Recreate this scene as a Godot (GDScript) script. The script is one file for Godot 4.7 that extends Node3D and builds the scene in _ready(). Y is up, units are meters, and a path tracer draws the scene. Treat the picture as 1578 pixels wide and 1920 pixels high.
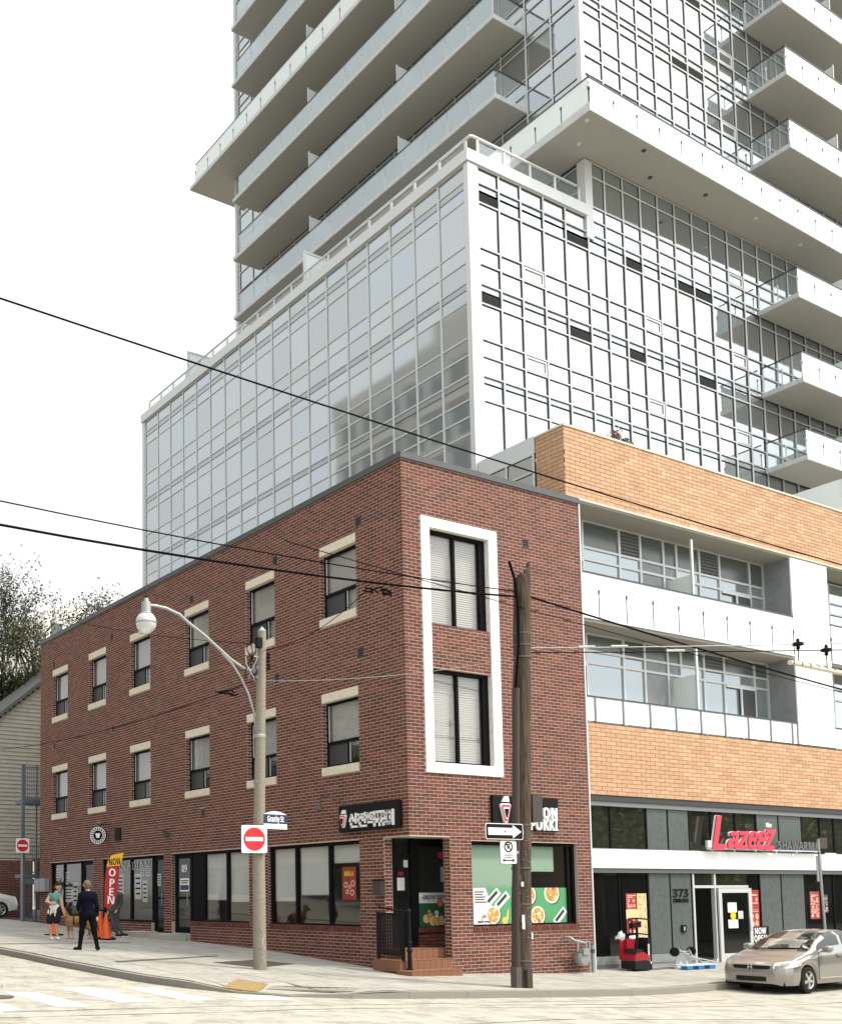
extends Node3D
# A brick corner shop with a glass condominium tower behind it. World: x runs along the shop street to the right,
# -z up the side street, y up; the brick corner stands at x = 0, z = 0.
const F := 2032.08786
const PX := 383.558629
const PY := 1510.46271
var CAM := Vector3(-17.6798, 2.2, 19.8698)
var M := {}
var box_cache := {}
var taken := {}
var rng := RandomNumberGenerator.new()

# ------------------------------------------------------------------ mesh builder
class MB:
	var v := PackedVector3Array()
	var n := PackedVector3Array()
	var c := PackedColorArray()
	var t := PackedVector2Array()
	var i := PackedInt32Array()
	var col := Color(1, 1, 1)
	var use_col := false
	func quad(a: Vector3, b: Vector3, d: Vector3, e: Vector3) -> void:  # counter-clockwise seen from outside
		var nn := (b - a).cross(e - a)
		if nn.length_squared() < 1e-14:
			nn = (d - b).cross(e - b)
		nn = nn.normalized()
		var k := v.size()
		v.append_array(PackedVector3Array([a, b, d, e]))
		n.append_array(PackedVector3Array([nn, nn, nn, nn]))
		c.append_array(PackedColorArray([col, col, col, col]))
		t.append_array(PackedVector2Array([Vector2(0, 1), Vector2(1, 1), Vector2(1, 0), Vector2(0, 0)]))
		i.append_array(PackedInt32Array([k, k + 2, k + 1, k, k + 3, k + 2]))
	func tri(a: Vector3, b: Vector3, d: Vector3) -> void:
		var nn := (b - a).cross(d - a).normalized()
		var k := v.size()
		v.append_array(PackedVector3Array([a, b, d]))
		n.append_array(PackedVector3Array([nn, nn, nn]))
		c.append_array(PackedColorArray([col, col, col]))
		t.append_array(PackedVector2Array([Vector2.ZERO, Vector2.ZERO, Vector2.ZERO]))
		i.append_array(PackedInt32Array([k, k + 2, k + 1]))
	func box(at: Vector3, s: Vector3, b := Basis.IDENTITY) -> void:
		var x := b.x * s.x * 0.5
		var y := b.y * s.y * 0.5
		var z := b.z * s.z * 0.5
		quad(at - x - y + z, at + x - y + z, at + x + y + z, at - x + y + z)
		quad(at + x - y - z, at - x - y - z, at - x + y - z, at + x + y - z)
		quad(at + x - y + z, at + x - y - z, at + x + y - z, at + x + y + z)
		quad(at - x - y - z, at - x - y + z, at - x + y + z, at - x + y - z)
		quad(at - x + y + z, at + x + y + z, at + x + y - z, at - x + y - z)
		quad(at - x - y - z, at + x - y - z, at + x - y + z, at - x - y + z)
	func span(a: Vector3, b: Vector3) -> void:
		box((a + b) * 0.5, (b - a).abs())
	func tube(pts: PackedVector3Array, r, sides := 8, caps := true) -> void:
		var rows := pts.size()
		var base := v.size()
		var up := Vector3.UP
		var first := (pts[1] - pts[0]).normalized()
		if absf(first.dot(up)) > 0.9:
			up = Vector3.RIGHT
		for k in rows:
			var d := (pts[mini(k + 1, rows - 1)] - pts[maxi(k - 1, 0)]).normalized()
			var sx := up.cross(d).normalized()
			var sy := d.cross(sx).normalized()
			up = sy
			var rr: float = r[k] if r is Array else r
			for s in sides:
				var a := TAU * s / sides
				var nn := sx * cos(a) + sy * sin(a)
				v.append(pts[k] + nn * rr)
				n.append(nn)
				c.append(col)
				t.append(Vector2(float(s) / sides, float(k)))
		for k in rows - 1:
			for s in sides:
				var a := base + k * sides + s
				var b := base + k * sides + (s + 1) % sides
				i.append_array(PackedInt32Array([a, a + sides, b, b, a + sides, b + sides]))
		if caps:
			for e in 2:
				var k: int = 0 if e == 0 else rows - 1
				var mid := v.size()
				var nn := (pts[1] - pts[0]).normalized() * -1.0 if e == 0 else (pts[rows - 1] - pts[rows - 2]).normalized()
				v.append(pts[k]); n.append(nn); c.append(col); t.append(Vector2.ZERO)
				for s in sides:
					v.append(v[base + k * sides + s]); n.append(nn); c.append(col); t.append(Vector2.ZERO)
				for s in sides:
					var a := mid + 1 + s
					var b := mid + 1 + (s + 1) % sides
					i.append_array(PackedInt32Array([mid, a, b] if e == 0 else [mid, b, a]))
	func lathe(prof: Array, xf: Transform3D, sides := 16) -> void:  # prof: [radius, height] up the local y axis
		for k in prof.size() - 1:
			var p: Array = prof[k]
			var q: Array = prof[k + 1]
			var nr: Vector2 = Vector2(q[1] - p[1], p[0] - q[0]).normalized()
			var base := v.size()
			for s in sides + 1:
				var a := TAU * s / sides
				var dirv := Vector3(cos(a), 0, sin(a))
				var nn := (xf.basis * (dirv * nr.x + Vector3.UP * nr.y)).normalized()
				v.append(xf * (dirv * p[0] + Vector3.UP * p[1]))
				v.append(xf * (dirv * q[0] + Vector3.UP * q[1]))
				n.append(nn); n.append(nn); c.append(col); c.append(col)
				t.append(Vector2.ZERO); t.append(Vector2.ZERO)
			for s in sides:
				var a := base + s * 2
				i.append_array(PackedInt32Array([a, a + 2, a + 1, a + 1, a + 2, a + 3]))
	func prism(poly: PackedVector2Array, xf: Transform3D, depth: float) -> void:  # polygon in local xy, counter-clockwise, extruded to +z
		var p := poly
		if Geometry2D.is_polygon_clockwise(p):
			p = p.duplicate(); p.reverse()
		var ids := Geometry2D.triangulate_polygon(p)
		for k in range(0, ids.size(), 3):
			var a := p[ids[k]]
			var b := p[ids[k + 1]]
			var d := p[ids[k + 2]]
			if (b - a).cross(d - a) < 0.0:
				var w := b
				b = d
				d = w
			tri(xf * Vector3(a.x, a.y, depth), xf * Vector3(b.x, b.y, depth), xf * Vector3(d.x, d.y, depth))
			tri(xf * Vector3(a.x, a.y, 0), xf * Vector3(d.x, d.y, 0), xf * Vector3(b.x, b.y, 0))
		for k in p.size():
			var a := p[k]
			var b := p[(k + 1) % p.size()]
			quad(xf * Vector3(a.x, a.y, 0), xf * Vector3(b.x, b.y, 0), xf * Vector3(b.x, b.y, depth), xf * Vector3(a.x, a.y, depth))
	func mesh() -> ArrayMesh:
		var m := ArrayMesh.new()
		var arr := []
		arr.resize(Mesh.ARRAY_MAX)
		arr[Mesh.ARRAY_VERTEX] = v
		arr[Mesh.ARRAY_NORMAL] = n
		arr[Mesh.ARRAY_TEX_UV] = t
		if use_col:
			arr[Mesh.ARRAY_COLOR] = c
		arr[Mesh.ARRAY_INDEX] = i
		m.add_surface_from_arrays(Mesh.PRIMITIVE_TRIANGLES, arr)
		return m

# ------------------------------------------------------------------ scene helpers
func numbered(called: String) -> String:
	if not taken.has(called):
		taken[called] = 0
		return called
	taken[called] += 1
	return "%s_%03d" % [called, taken[called]]
func tag(o: Node, label: String, category: String, group := "") -> void:
	o.set_meta("label", label)
	o.set_meta("category", category)
	if group != "":
		o.set_meta("group", group)
func thing(called: String, label: String, category: String, at := Vector3.ZERO, turn := 0.0, group := "") -> Node3D:
	var o := Node3D.new()
	o.name = numbered(called)
	add_child(o)
	o.position = at
	o.rotation.y = turn
	tag(o, label, category, group)
	return o
func part(parent: Node, called: String, mesh: Mesh, mat: Material, xf := Transform3D.IDENTITY) -> MeshInstance3D:
	var o := MeshInstance3D.new()
	o.name = called if parent != self else numbered(called)
	o.mesh = mesh
	o.material_override = mat
	o.transform = xf
	parent.add_child(o, true)
	return o
func mbp(parent: Node, called: String, b: MB, mat: Material) -> MeshInstance3D:
	return part(parent, called, b.mesh(), mat)
func box_mesh(s: Vector3) -> Mesh:
	var key := s.snapped(Vector3.ONE * 0.001)
	if not box_cache.has(key):
		var m := BoxMesh.new()
		m.size = key
		box_cache[key] = m
	return box_cache[key]
func bx(parent: Node, called: String, at: Vector3, s: Vector3, mat: Material, b := Basis.IDENTITY) -> MeshInstance3D:
	return part(parent, called, box_mesh(s), mat, Transform3D(b, at))
func sp(parent: Node, called: String, a: Vector3, b: Vector3, mat: Material) -> MeshInstance3D:
	return bx(parent, called, (a + b) * 0.5, (b - a).abs(), mat)
func structure(called: String, mesh: Mesh, mat: Material) -> MeshInstance3D:
	var o := part(self, called, mesh, mat)
	o.set_meta("kind", "structure")
	return o
func tube(parent: Node, called: String, pts: Array, r, mat: Material, sides := 8) -> MeshInstance3D:
	var b := MB.new()
	b.tube(PackedVector3Array(pts), r, sides)
	return mbp(parent, called, b, mat)
func text(parent: Node, called: String, words: String, at: Vector3, height: float, mat: Material, basis_ := Basis.IDENTITY, depth := 0.01, bold := true, width := 0.0, face := "Droid Sans") -> MeshInstance3D:
	var f := SystemFont.new()
	f.font_names = PackedStringArray([face])
	f.font_weight = 700 if bold else 400
	var m := TextMesh.new()
	m.font = f
	m.text = words
	m.font_size = 32
	m.pixel_size = height / 23.0
	m.depth = depth
	m.curve_step = 1.0
	var sx := 1.0
	if width > 0.0:
		sx = width / maxf(m.get_aabb().size.x, 0.001)
	return part(parent, called, m, mat, Transform3D(basis_ * Basis.from_scale(Vector3(sx, 1, 1)), at))
# big first: the 300 that show largest become parts, the rest one piece of stuff
func pieces(parent: Node, called: String, list: Array, cap := 300) -> void:
	for e in list:
		var p: Transform3D = e.xf
		var w: float = (p.origin + (parent as Node3D).position - CAM).length()
		e["w"] = e.size / (w * w)
	list.sort_custom(func(a, b): return a.w > b.w)
	var rest := {}
	for k in list.size():
		var e = list[k]
		if k < cap:
			part(parent, called, e.mesh, e.mat, e.xf)
		else:
			if not rest.has(e.mat):
				rest[e.mat] = MB.new()
			var b: MB = rest[e.mat]
			var s: Vector3 = e.mesh.size
			b.box(e.xf.origin, s * e.xf.basis.get_scale(), e.xf.basis.orthonormalized())
	if rest.size() > 0:
		var m := ArrayMesh.new()
		for mat in rest:
			var arrays: Array = rest[mat].mesh().surface_get_arrays(0)
			m.add_surface_from_arrays(Mesh.PRIMITIVE_TRIANGLES, arrays)
			m.surface_set_material(m.get_surface_count() - 1, mat)
		var o := MeshInstance3D.new()
		o.name = called + "_remainder"
		o.mesh = m
		o.set_meta("kind", "stuff")
		parent.add_child(o, true)

# ------------------------------------------------------------------ materials
func lin(r: float, g: float, b: float, a := 1.0) -> Color:
	var k := Color(r, g, b).linear_to_srgb()
	k.a = a
	return k
func noise_tex(seed_: int, freq: float, lo: float, hi: float, size := 512, octaves := 4, tint := Color(1, 1, 1), gain := 0.55) -> ImageTexture:
	var f := FastNoiseLite.new()
	f.seed = seed_
	f.frequency = freq
	f.fractal_octaves = octaves
	f.fractal_gain = gain
	var im := f.get_seamless_image(size, size)
	im.convert(Image.FORMAT_RGB8)
	var out := Image.create(size, size, false, Image.FORMAT_RGB8)
	for y in size:
		for x in size:
			var g := lerpf(lo, hi, im.get_pixel(x, y).r)
			out.set_pixel(x, y, Color(g * tint.r, g * tint.g, g * tint.b).linear_to_srgb())
	return ImageTexture.create_from_image(out)
func mat(key: String, c: Color, rough := 0.8, metal := 0.0, tex: Texture2D = null, scale_ := 1.0) -> StandardMaterial3D:
	var m := StandardMaterial3D.new()
	m.resource_name = key
	m.albedo_color = c
	m.roughness = rough
	m.metallic = metal
	if tex:
		m.albedo_texture = tex
		m.uv1_triplanar = true
		m.uv1_world_triplanar = true
		m.uv1_scale = Vector3.ONE * scale_
	M[key] = m
	return m
func glass(key: String, c: Color, alpha: float, rough := 0.0) -> StandardMaterial3D:
	var m := mat(key, Color(c.r, c.g, c.b, alpha), rough)
	m.transparency = BaseMaterial3D.TRANSPARENCY_ALPHA
	return m
func relief(m: StandardMaterial3D, tex: Texture2D, cm: float) -> void:
	m.heightmap_enabled = true
	m.heightmap_texture = tex
	m.heightmap_scale = cm

# ------------------------------------------------------------------ ground heights
func S(x: float, z: float) -> float:
	var a := 0.3 - 0.04 * clampf(x, -30.0, 6.0)
	if z < 0.0:
		return a + 0.055 * minf(-z, 6.0) + 0.028 * clampf(-z - 6.0, 0.0, 40.0)
	return a - 0.025 * minf(z, 16.0)
func walk(x: float, z: float) -> float:  # the pavement dips to the road at the crossing
	var d := Vector2(x + 5.7, z - 2.7).length()
	return S(x, z) - 0.11 * (1.0 - smoothstep(0.7, 2.0, d))
func _ready() -> void:
	rng.seed = 7
	setup_view()
	setup_materials()
	build_ground()
	build_brick_building()
	build_condo()
	build_surroundings()
	build_street_things()
	build_signs_and_shopfronts()
	build_vehicles()
	build_people()
	build_wires()
	print("nodes ", get_child_count())

func setup_view() -> void:
	var cam := Camera3D.new()
	cam.name = "camera"
	add_child(cam)
	cam.transform = Transform3D(Basis(Vector3(0.857723, -0.007041, 0.514064), Vector3(-0.03665, 0.996525, 0.0748), Vector3(-0.512804, -0.082999, 0.854484)), CAM)
	var near := 0.1
	cam.projection = Camera3D.PROJECTION_FRUSTUM
	cam.near = near
	cam.far = 900.0
	cam.size = near * 1920.0 / F
	cam.frustum_offset = Vector2((789.0 - PX) / F * near, (PY - 960.0) / F * near)
	cam.current = true
	var we := WorldEnvironment.new()
	we.name = "world_environment"
	var env := Environment.new()
	env.background_mode = Environment.BG_SKY
	var sky := Sky.new()
	# thin bright overcast: white cloud that grows brighter towards the veiled sun
	var sun_dir := Vector3(30, 62, 34).normalized()
	var cloud := FastNoiseLite.new()
	cloud.seed = 12
	cloud.frequency = 0.9
	cloud.fractal_octaves = 4
	var im := Image.create(512, 256, false, Image.FORMAT_RGBF)
	for y in 256:
		var el := PI * 0.5 - PI * (y + 0.5) / 256.0
		for x in 512:
			var az := TAU * (x + 0.5) / 512.0
			var d := Vector3(sin(az) * cos(el), sin(el), -cos(az) * cos(el))
			if el < 0.0:
				im.set_pixel(x, y, Color(0.32, 0.315, 0.30))
				continue
			var ang := d.angle_to(sun_dir)
			var l := 0.68 + 1.6 * exp(-ang * ang / 0.75)
			l *= 1.0 + 0.10 * cloud.get_noise_3dv(d * 2.2)
			im.set_pixel(x, y, Color(l * 0.98, l * 0.995, l * 1.01))
	var sm := PanoramaSkyMaterial.new()
	sm.panorama = ImageTexture.create_from_image(im)
	sky.sky_material = sm
	env.sky = sky
	env.background_energy_multiplier = 1.0
	env.tonemap_mode = Environment.TONE_MAPPER_LINEAR
	env.tonemap_exposure = 1.5
	env.sdfgi_enabled = true
	env.ssao_enabled = true
	env.ssil_enabled = true
	we.environment = env
	add_child(we)
	var sun := DirectionalLight3D.new()
	sun.name = "sun"
	sun.light_energy = 0.85
	sun.light_angular_distance = 7.0
	sun.light_color = Color(1.0, 0.965, 0.90)
	sun.shadow_enabled = true
	add_child(sun)
	sun.look_at_from_position(Vector3(30, 62, 34), Vector3.ZERO)

func setup_materials() -> void:
	var grit := noise_tex(3, 0.06, 0.72, 1.18, 512, 5)
	var soft := noise_tex(5, 0.012, 0.80, 1.14, 512, 4)
	var streak := noise_tex(9, 0.02, 0.82, 1.1, 256, 4)
	# Brick: one tint for each tone, grain from the noise
	var tones := [Vector3(0.142, 0.038, 0.025), Vector3(0.112, 0.029, 0.02), Vector3(0.162, 0.046, 0.03), Vector3(0.124, 0.036, 0.026), Vector3(0.088, 0.026, 0.019), Vector3(0.174, 0.056, 0.037), Vector3(0.132, 0.032, 0.021), Vector3(0.102, 0.034, 0.026)]
	M["tones"] = tones
	var red := []
	for k in tones.size():
		red.append(mat("red_brick_%d" % k, lin(tones[k].x, tones[k].y, tones[k].z), 0.9, 0.0, grit, 1.7))
	M["red"] = red
	var all := mat("red_brick_all", Color(1, 1, 1), 0.9, 0.0, grit, 1.7)
	all.vertex_color_use_as_albedo = true
	mat("mortar", lin(0.47, 0.375, 0.30), 0.95, 0.0, grit, 2.3)
	var orange := []
	var ot := [Vector3(0.5, 0.305, 0.17), Vector3(0.515, 0.32, 0.18), Vector3(0.485, 0.285, 0.16), Vector3(0.505, 0.295, 0.172), Vector3(0.525, 0.33, 0.19), Vector3(0.48, 0.275, 0.16)]
	for k in ot.size():
		orange.append(mat("orange_brick_%d" % k, lin(ot[k].x, ot[k].y, ot[k].z), 0.75, 0.0, soft, 1.3))
	M["orange"] = orange
	mat("orange_mortar", lin(0.10, 0.055, 0.03), 0.95)
	var conc := mat("concrete", lin(0.40, 0.385, 0.35), 0.95, 0.0, grit, 0.55)
	conc.detail_enabled = false
	for k in 4:
		var q: float = [1.0, 0.92, 1.07, 0.97][k]
		mat("paving_%d" % k, lin(0.34 * q, 0.325 * q, 0.285 * q), 0.95, 0.0, noise_tex(20 + k, 0.02, 0.62, 1.28, 512, 6, Color(1, 1, 1), 0.75), 0.17)
	mat("curb", lin(0.24, 0.225, 0.19), 0.95, 0.0, grit, 0.8)
	var rt := noise_tex(31, 0.010, 0.42, 1.42, 1024, 8, Color(1, 0.985, 0.93), 0.80)
	mat("road", lin(0.37, 0.355, 0.31), 0.95, 0.0, rt, 0.11)
	mat("road_paint", lin(0.74, 0.74, 0.72), 0.9, 0.0, noise_tex(33, 0.05, 0.62, 1.1, 512, 5), 0.4)
	mat("patch", lin(0.085, 0.083, 0.08), 0.95, 0.0, grit, 0.6)
	mat("earth", lin(0.05, 0.042, 0.03), 1.0, 0.0, grit, 2.0)
	mat("tactile", lin(0.30, 0.205, 0.085), 0.8, 0.0, grit, 1.0)
	mat("curb_grey", lin(0.24, 0.225, 0.19), 0.9)
	mat("iron", lin(0.10, 0.09, 0.08), 0.7, 0.3, grit, 2.0)
	mat("stone", lin(0.68, 0.61, 0.49), 0.85, 0.0, soft, 1.1)
	mat("white_stone", lin(0.82, 0.80, 0.76), 0.7, 0.0, soft, 0.8)
	mat("black_frame", lin(0.008, 0.008, 0.009), 0.55)
	M.black_frame.metallic_specular = 0.15
	mat("dark_metal", lin(0.045, 0.045, 0.05), 0.5, 0.2)
	mat("coping", lin(0.075, 0.08, 0.082), 0.45, 0.3, streak, 0.7)
	mat("aluminium", lin(0.56, 0.58, 0.57), 0.42, 0.2)
	mat("front_frame", lin(0.47, 0.48, 0.48), 0.45, 0.1)
	mat("alu_white", lin(0.58, 0.60, 0.60), 0.35, 0.1)
	mat("fin", lin(0.035, 0.037, 0.04), 0.5)
	mat("coated", lin(0.51, 0.545, 0.55), 0.045, 0.86)
	mat("coated_warm", lin(0.47, 0.505, 0.505), 0.06, 0.86)
	mat("coated_blue", lin(0.48, 0.53, 0.56), 0.045, 0.86)
	mat("spandrel", lin(0.40, 0.44, 0.45), 0.16, 0.6)
	mat("louvre", lin(0.075, 0.078, 0.08), 0.6)
	mat("interior", lin(0.20, 0.195, 0.185), 0.95)
	mat("interior_wall", lin(0.34, 0.33, 0.30), 0.95)
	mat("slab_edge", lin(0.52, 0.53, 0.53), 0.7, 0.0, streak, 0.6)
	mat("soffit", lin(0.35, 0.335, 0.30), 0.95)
	glass("balcony_glass", lin(0.50, 0.58, 0.62), 0.62, 0.08)
	glass("frosted", lin(0.78, 0.84, 0.83), 0.80, 0.25)
	glass("clear_glass", lin(0.30, 0.36, 0.37), 0.16, 0.0)
	glass("window_glass", lin(0.02, 0.022, 0.022), 0.10, 0.0)
	glass("shop_glass", lin(0.012, 0.014, 0.014), 0.30, 0.0)
	M.shop_glass.metallic_specular = 0.32
	mat("tinted_glass", lin(0.17, 0.185, 0.165), 0.02, 0.9)
	glass("loggia_glass", lin(0.42, 0.48, 0.50), 0.35, 0.0)
	M.loggia_glass.metallic = 0.55
	mat("rail_dark", lin(0.05, 0.05, 0.055), 0.4, 0.3)
	mat("white_panel", lin(0.80, 0.81, 0.80), 0.35)
	mat("grey_panel", lin(0.115, 0.135, 0.13), 0.22, 0.15, soft, 0.6)
	mat("grey_wall", lin(0.25, 0.265, 0.275), 0.5, 0.0, soft, 0.4)
	mat("grey_trim", lin(0.17, 0.18, 0.18), 0.45)
	mat("blind", lin(0.66, 0.65, 0.60), 0.8)
	mat("pale_cloth", lin(0.52, 0.53, 0.50), 0.85, 0.0, soft, 0.6)
	mat("roller", lin(0.74, 0.76, 0.73), 0.85)
	mat("curtain", lin(0.80, 0.82, 0.80), 0.9)
	mat("siding", lin(0.40, 0.375, 0.305), 0.7, 0.0, streak, 0.4)
	mat("siding_trim", lin(0.22, 0.22, 0.18), 0.8)
	mat("shingle", lin(0.10, 0.10, 0.09), 0.95)
	mat("grey_paint", lin(0.10, 0.125, 0.15), 0.5, 0.1)
	mat("bark", lin(0.055, 0.042, 0.032), 0.95, 0.0, grit, 3.0)
	var leaf := mat("leaf", Color(1, 1, 1), 0.75)
	leaf.vertex_color_use_as_albedo = true
	leaf.backlight_enabled = true
	leaf.backlight = Color(0.25, 0.3, 0.1)
	var skin := mat("figure", Color(1, 1, 1), 0.85)
	skin.vertex_color_use_as_albedo = true
	skin.metallic_specular = 0.2
	mat("cone_orange", lin(0.78, 0.10, 0.015), 0.5)
	mat("black_rubber", lin(0.018, 0.018, 0.018), 0.85)
	mat("sign_white", lin(0.80, 0.80, 0.78), 0.5)
	mat("sign_ash", lin(0.3, 0.3, 0.3), 0.5)
	mat("sign_red", lin(0.56, 0.012, 0.022), 0.5)
	mat("sign_black", lin(0.012, 0.012, 0.012), 0.5)
	mat("sign_blue", lin(0.012, 0.03, 0.085), 0.5)
	mat("flag_red", lin(0.42, 0.015, 0.022), 0.7)
	mat("flag_yellow", lin(0.80, 0.46, 0.02), 0.7)
	mat("lazeez", lin(0.66, 0.045, 0.085), 0.4)
	mat("step_tile", lin(0.215, 0.095, 0.05), 0.75, 0.0, grit, 1.2)
	var wood_im := wood_image()
	var wm := mat("pole_wood", Color(1, 1, 1), 0.95)
	wm.albedo_texture = wood_im
	wm.uv1_triplanar = true
	wm.uv1_world_triplanar = true
	wm.uv1_scale = Vector3(1.6, 0.22, 1.6)
	mat("pole_concrete", lin(0.27, 0.245, 0.20), 0.95, 0.0, noise_tex(41, 0.03, 0.55, 1.35, 512, 6, Color(1, 0.98, 0.93), 0.75), 0.9)
	M.sign_black.metallic_specular = 0.2
	M.interior.metallic_specular = 0.1
	M.fin.metallic_specular = 0.2
	M.black_rubber.metallic_specular = 0.25
	mat("steel", lin(0.45, 0.45, 0.44), 0.4, 0.6)
	mat("galvanised", lin(0.36, 0.37, 0.37), 0.5, 0.5, grit, 2.0)
	mat("wire", lin(0.006, 0.006, 0.007), 0.8)
	M.wire.metallic_specular = 0.1
	mat("aptwall", lin(0.30, 0.29, 0.27), 0.9)
	mat("boxbrown", lin(0.05, 0.035, 0.028), 0.7)
	mat("green_blind", lin(0.42, 0.60, 0.46), 0.85)
	mat("greyletter", lin(0.16, 0.17, 0.17), 0.4, 0.3)
	mat("poster_cream", lin(0.62, 0.52, 0.26), 0.6)
	mat("poster_pale", lin(0.45, 0.55, 0.62), 0.6)
	mat("brown_wall", lin(0.075, 0.05, 0.04), 0.9)
	mat("tree_print", lin(0.16, 0.20, 0.03), 0.6)
	mat("mortar_dark", lin(0.16, 0.09, 0.06), 0.95)
	glass("globe", lin(0.75, 0.78, 0.76), 0.55, 0.08)
	var cp := mat("car_paint", lin(0.29, 0.278, 0.252), 0.28, 0.5)
	cp.clearcoat_enabled = true
	cp.clearcoat = 1.0
	cp.clearcoat_roughness = 0.04
	var wp := mat("car_white", lin(0.75, 0.76, 0.76), 0.3)
	wp.clearcoat_enabled = true
	wp.clearcoat = 1.0
	mat("car_glass", lin(0.03, 0.034, 0.034), 0.03, 0.3)
	mat("car_screen", lin(0.045, 0.05, 0.048), 0.02, 0.12)
	mat("chrome", lin(0.75, 0.75, 0.74), 0.12, 1.0)
	mat("alloy", lin(0.60, 0.60, 0.59), 0.25, 0.8)
	var hl := mat("headlight", lin(0.80, 0.80, 0.76), 0.10, 0.2)
	hl.clearcoat_enabled = true
	mat("amber", lin(0.60, 0.30, 0.14), 0.2)
	mat("jack_red", lin(0.30, 0.012, 0.022), 0.35)
	mat("blue_plastic", lin(0.025, 0.16, 0.42), 0.4)

func wood_image() -> ImageTexture:
	var f := FastNoiseLite.new()
	f.seed = 77
	f.frequency = 0.06
	f.fractal_octaves = 5
	var a := f.get_seamless_image(512, 512)
	var out := Image.create(512, 512, false, Image.FORMAT_RGB8)
	for y in 512:
		for x in 512:
			var g: float = a.get_pixel(x, (y / 6) % 512).r * 0.75 + a.get_pixel((x * 3) % 512, y).r * 0.25
			var k := clampf((g - 0.33) * 2.6, 0.02, 1.0)
			out.set_pixel(x, y, Color(0.010 + 0.110 * k, 0.0075 + 0.075 * k, 0.0055 + 0.048 * k).linear_to_srgb())
	return ImageTexture.create_from_image(out)

# ------------------------------------------------------------------ ground
func grid_mesh(xs: Array, zs: Array, off: float) -> ArrayMesh:
	var st := SurfaceTool.new()
	st.begin(Mesh.PRIMITIVE_TRIANGLES)
	st.set_smooth_group(0)
	for a in xs.size() - 1:
		for b in zs.size() - 1:
			var p := []
			for q in [[a, b], [a + 1, b], [a + 1, b + 1], [a, b + 1]]:
				p.append(Vector3(xs[q[0]], S(xs[q[0]], zs[q[1]]) + off, zs[q[1]]))
			for k in [0, 1, 2, 0, 2, 3]:
				st.add_vertex(p[k])
	st.generate_normals()
	return st.commit()

func poly_slab(poly: PackedVector2Array, lift: float, thick: float) -> ArrayMesh:  # polygon in x,z laid on the pavement
	var b := MB.new()
	var p := poly
	if Geometry2D.is_polygon_clockwise(p):
		p = p.duplicate(); p.reverse()
	var faces := [p]
	var mid := Vector2.ZERO
	for q in p: mid += q / p.size()
	if mid.distance_to(Vector2(-5.7, 2.7)) < 3.4:   # follow the dip at the crossing
		faces = []
		var lo := p[0]
		var hi := p[0]
		for q in p:
			lo = lo.min(q)
			hi = hi.max(q)
		var gx := floorf(lo.x / 0.3) * 0.3
		while gx < hi.x:
			var gz := floorf(lo.y / 0.3) * 0.3
			while gz < hi.y:
				faces.append_array(Geometry2D.intersect_polygons(p, PackedVector2Array([Vector2(gx, gz), Vector2(gx + 0.3, gz), Vector2(gx + 0.3, gz + 0.3), Vector2(gx, gz + 0.3)])))
				gz += 0.3
			gx += 0.3
	for face in faces:
		var ids := Geometry2D.triangulate_polygon(face)
		for k in range(0, ids.size(), 3):
			var q := []
			for j in 3:
				var w: Vector2 = face[ids[k + j]]
				q.append(Vector3(w.x, walk(w.x, w.y) + lift, w.y))
			if (q[1] - q[0]).cross(q[2] - q[0]).y < 0.0:
				b.tri(q[0], q[2], q[1])
			else:
				b.tri(q[0], q[1], q[2])
	for k in p.size():
		var a := p[k]
		var d := p[(k + 1) % p.size()]
		var A := Vector3(a.x, walk(a.x, a.y) + lift, a.y)
		var D := Vector3(d.x, walk(d.x, d.y) + lift, d.y)
		b.quad(A, D, D - Vector3(0, thick, 0), A - Vector3(0, thick, 0))
	return b.mesh()

var curb_line := [Vector2(-8.3, -60), Vector2(-8.25, -30), Vector2(-8.2, -14), Vector2(-8.15, -6), Vector2(-7.9, -4.6), Vector2(-7.75, -3), Vector2(-7.4, -1), Vector2(-7.15, 0.4), Vector2(-6.95, 1.4), Vector2(-6.5, 2.4), Vector2(-5.8, 3.15), Vector2(-4.8, 3.6), Vector2(-3.6, 3.8), Vector2(-2.2, 3.9), Vector2(0, 4.0), Vector2(2.5, 4.05), Vector2(4.5, 3.75), Vector2(6.5, 3.35), Vector2(9, 3.25), Vector2(14, 3.25), Vector2(20, 3.25), Vector2(30, 3.25), Vector2(60, 3.25)]

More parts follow.
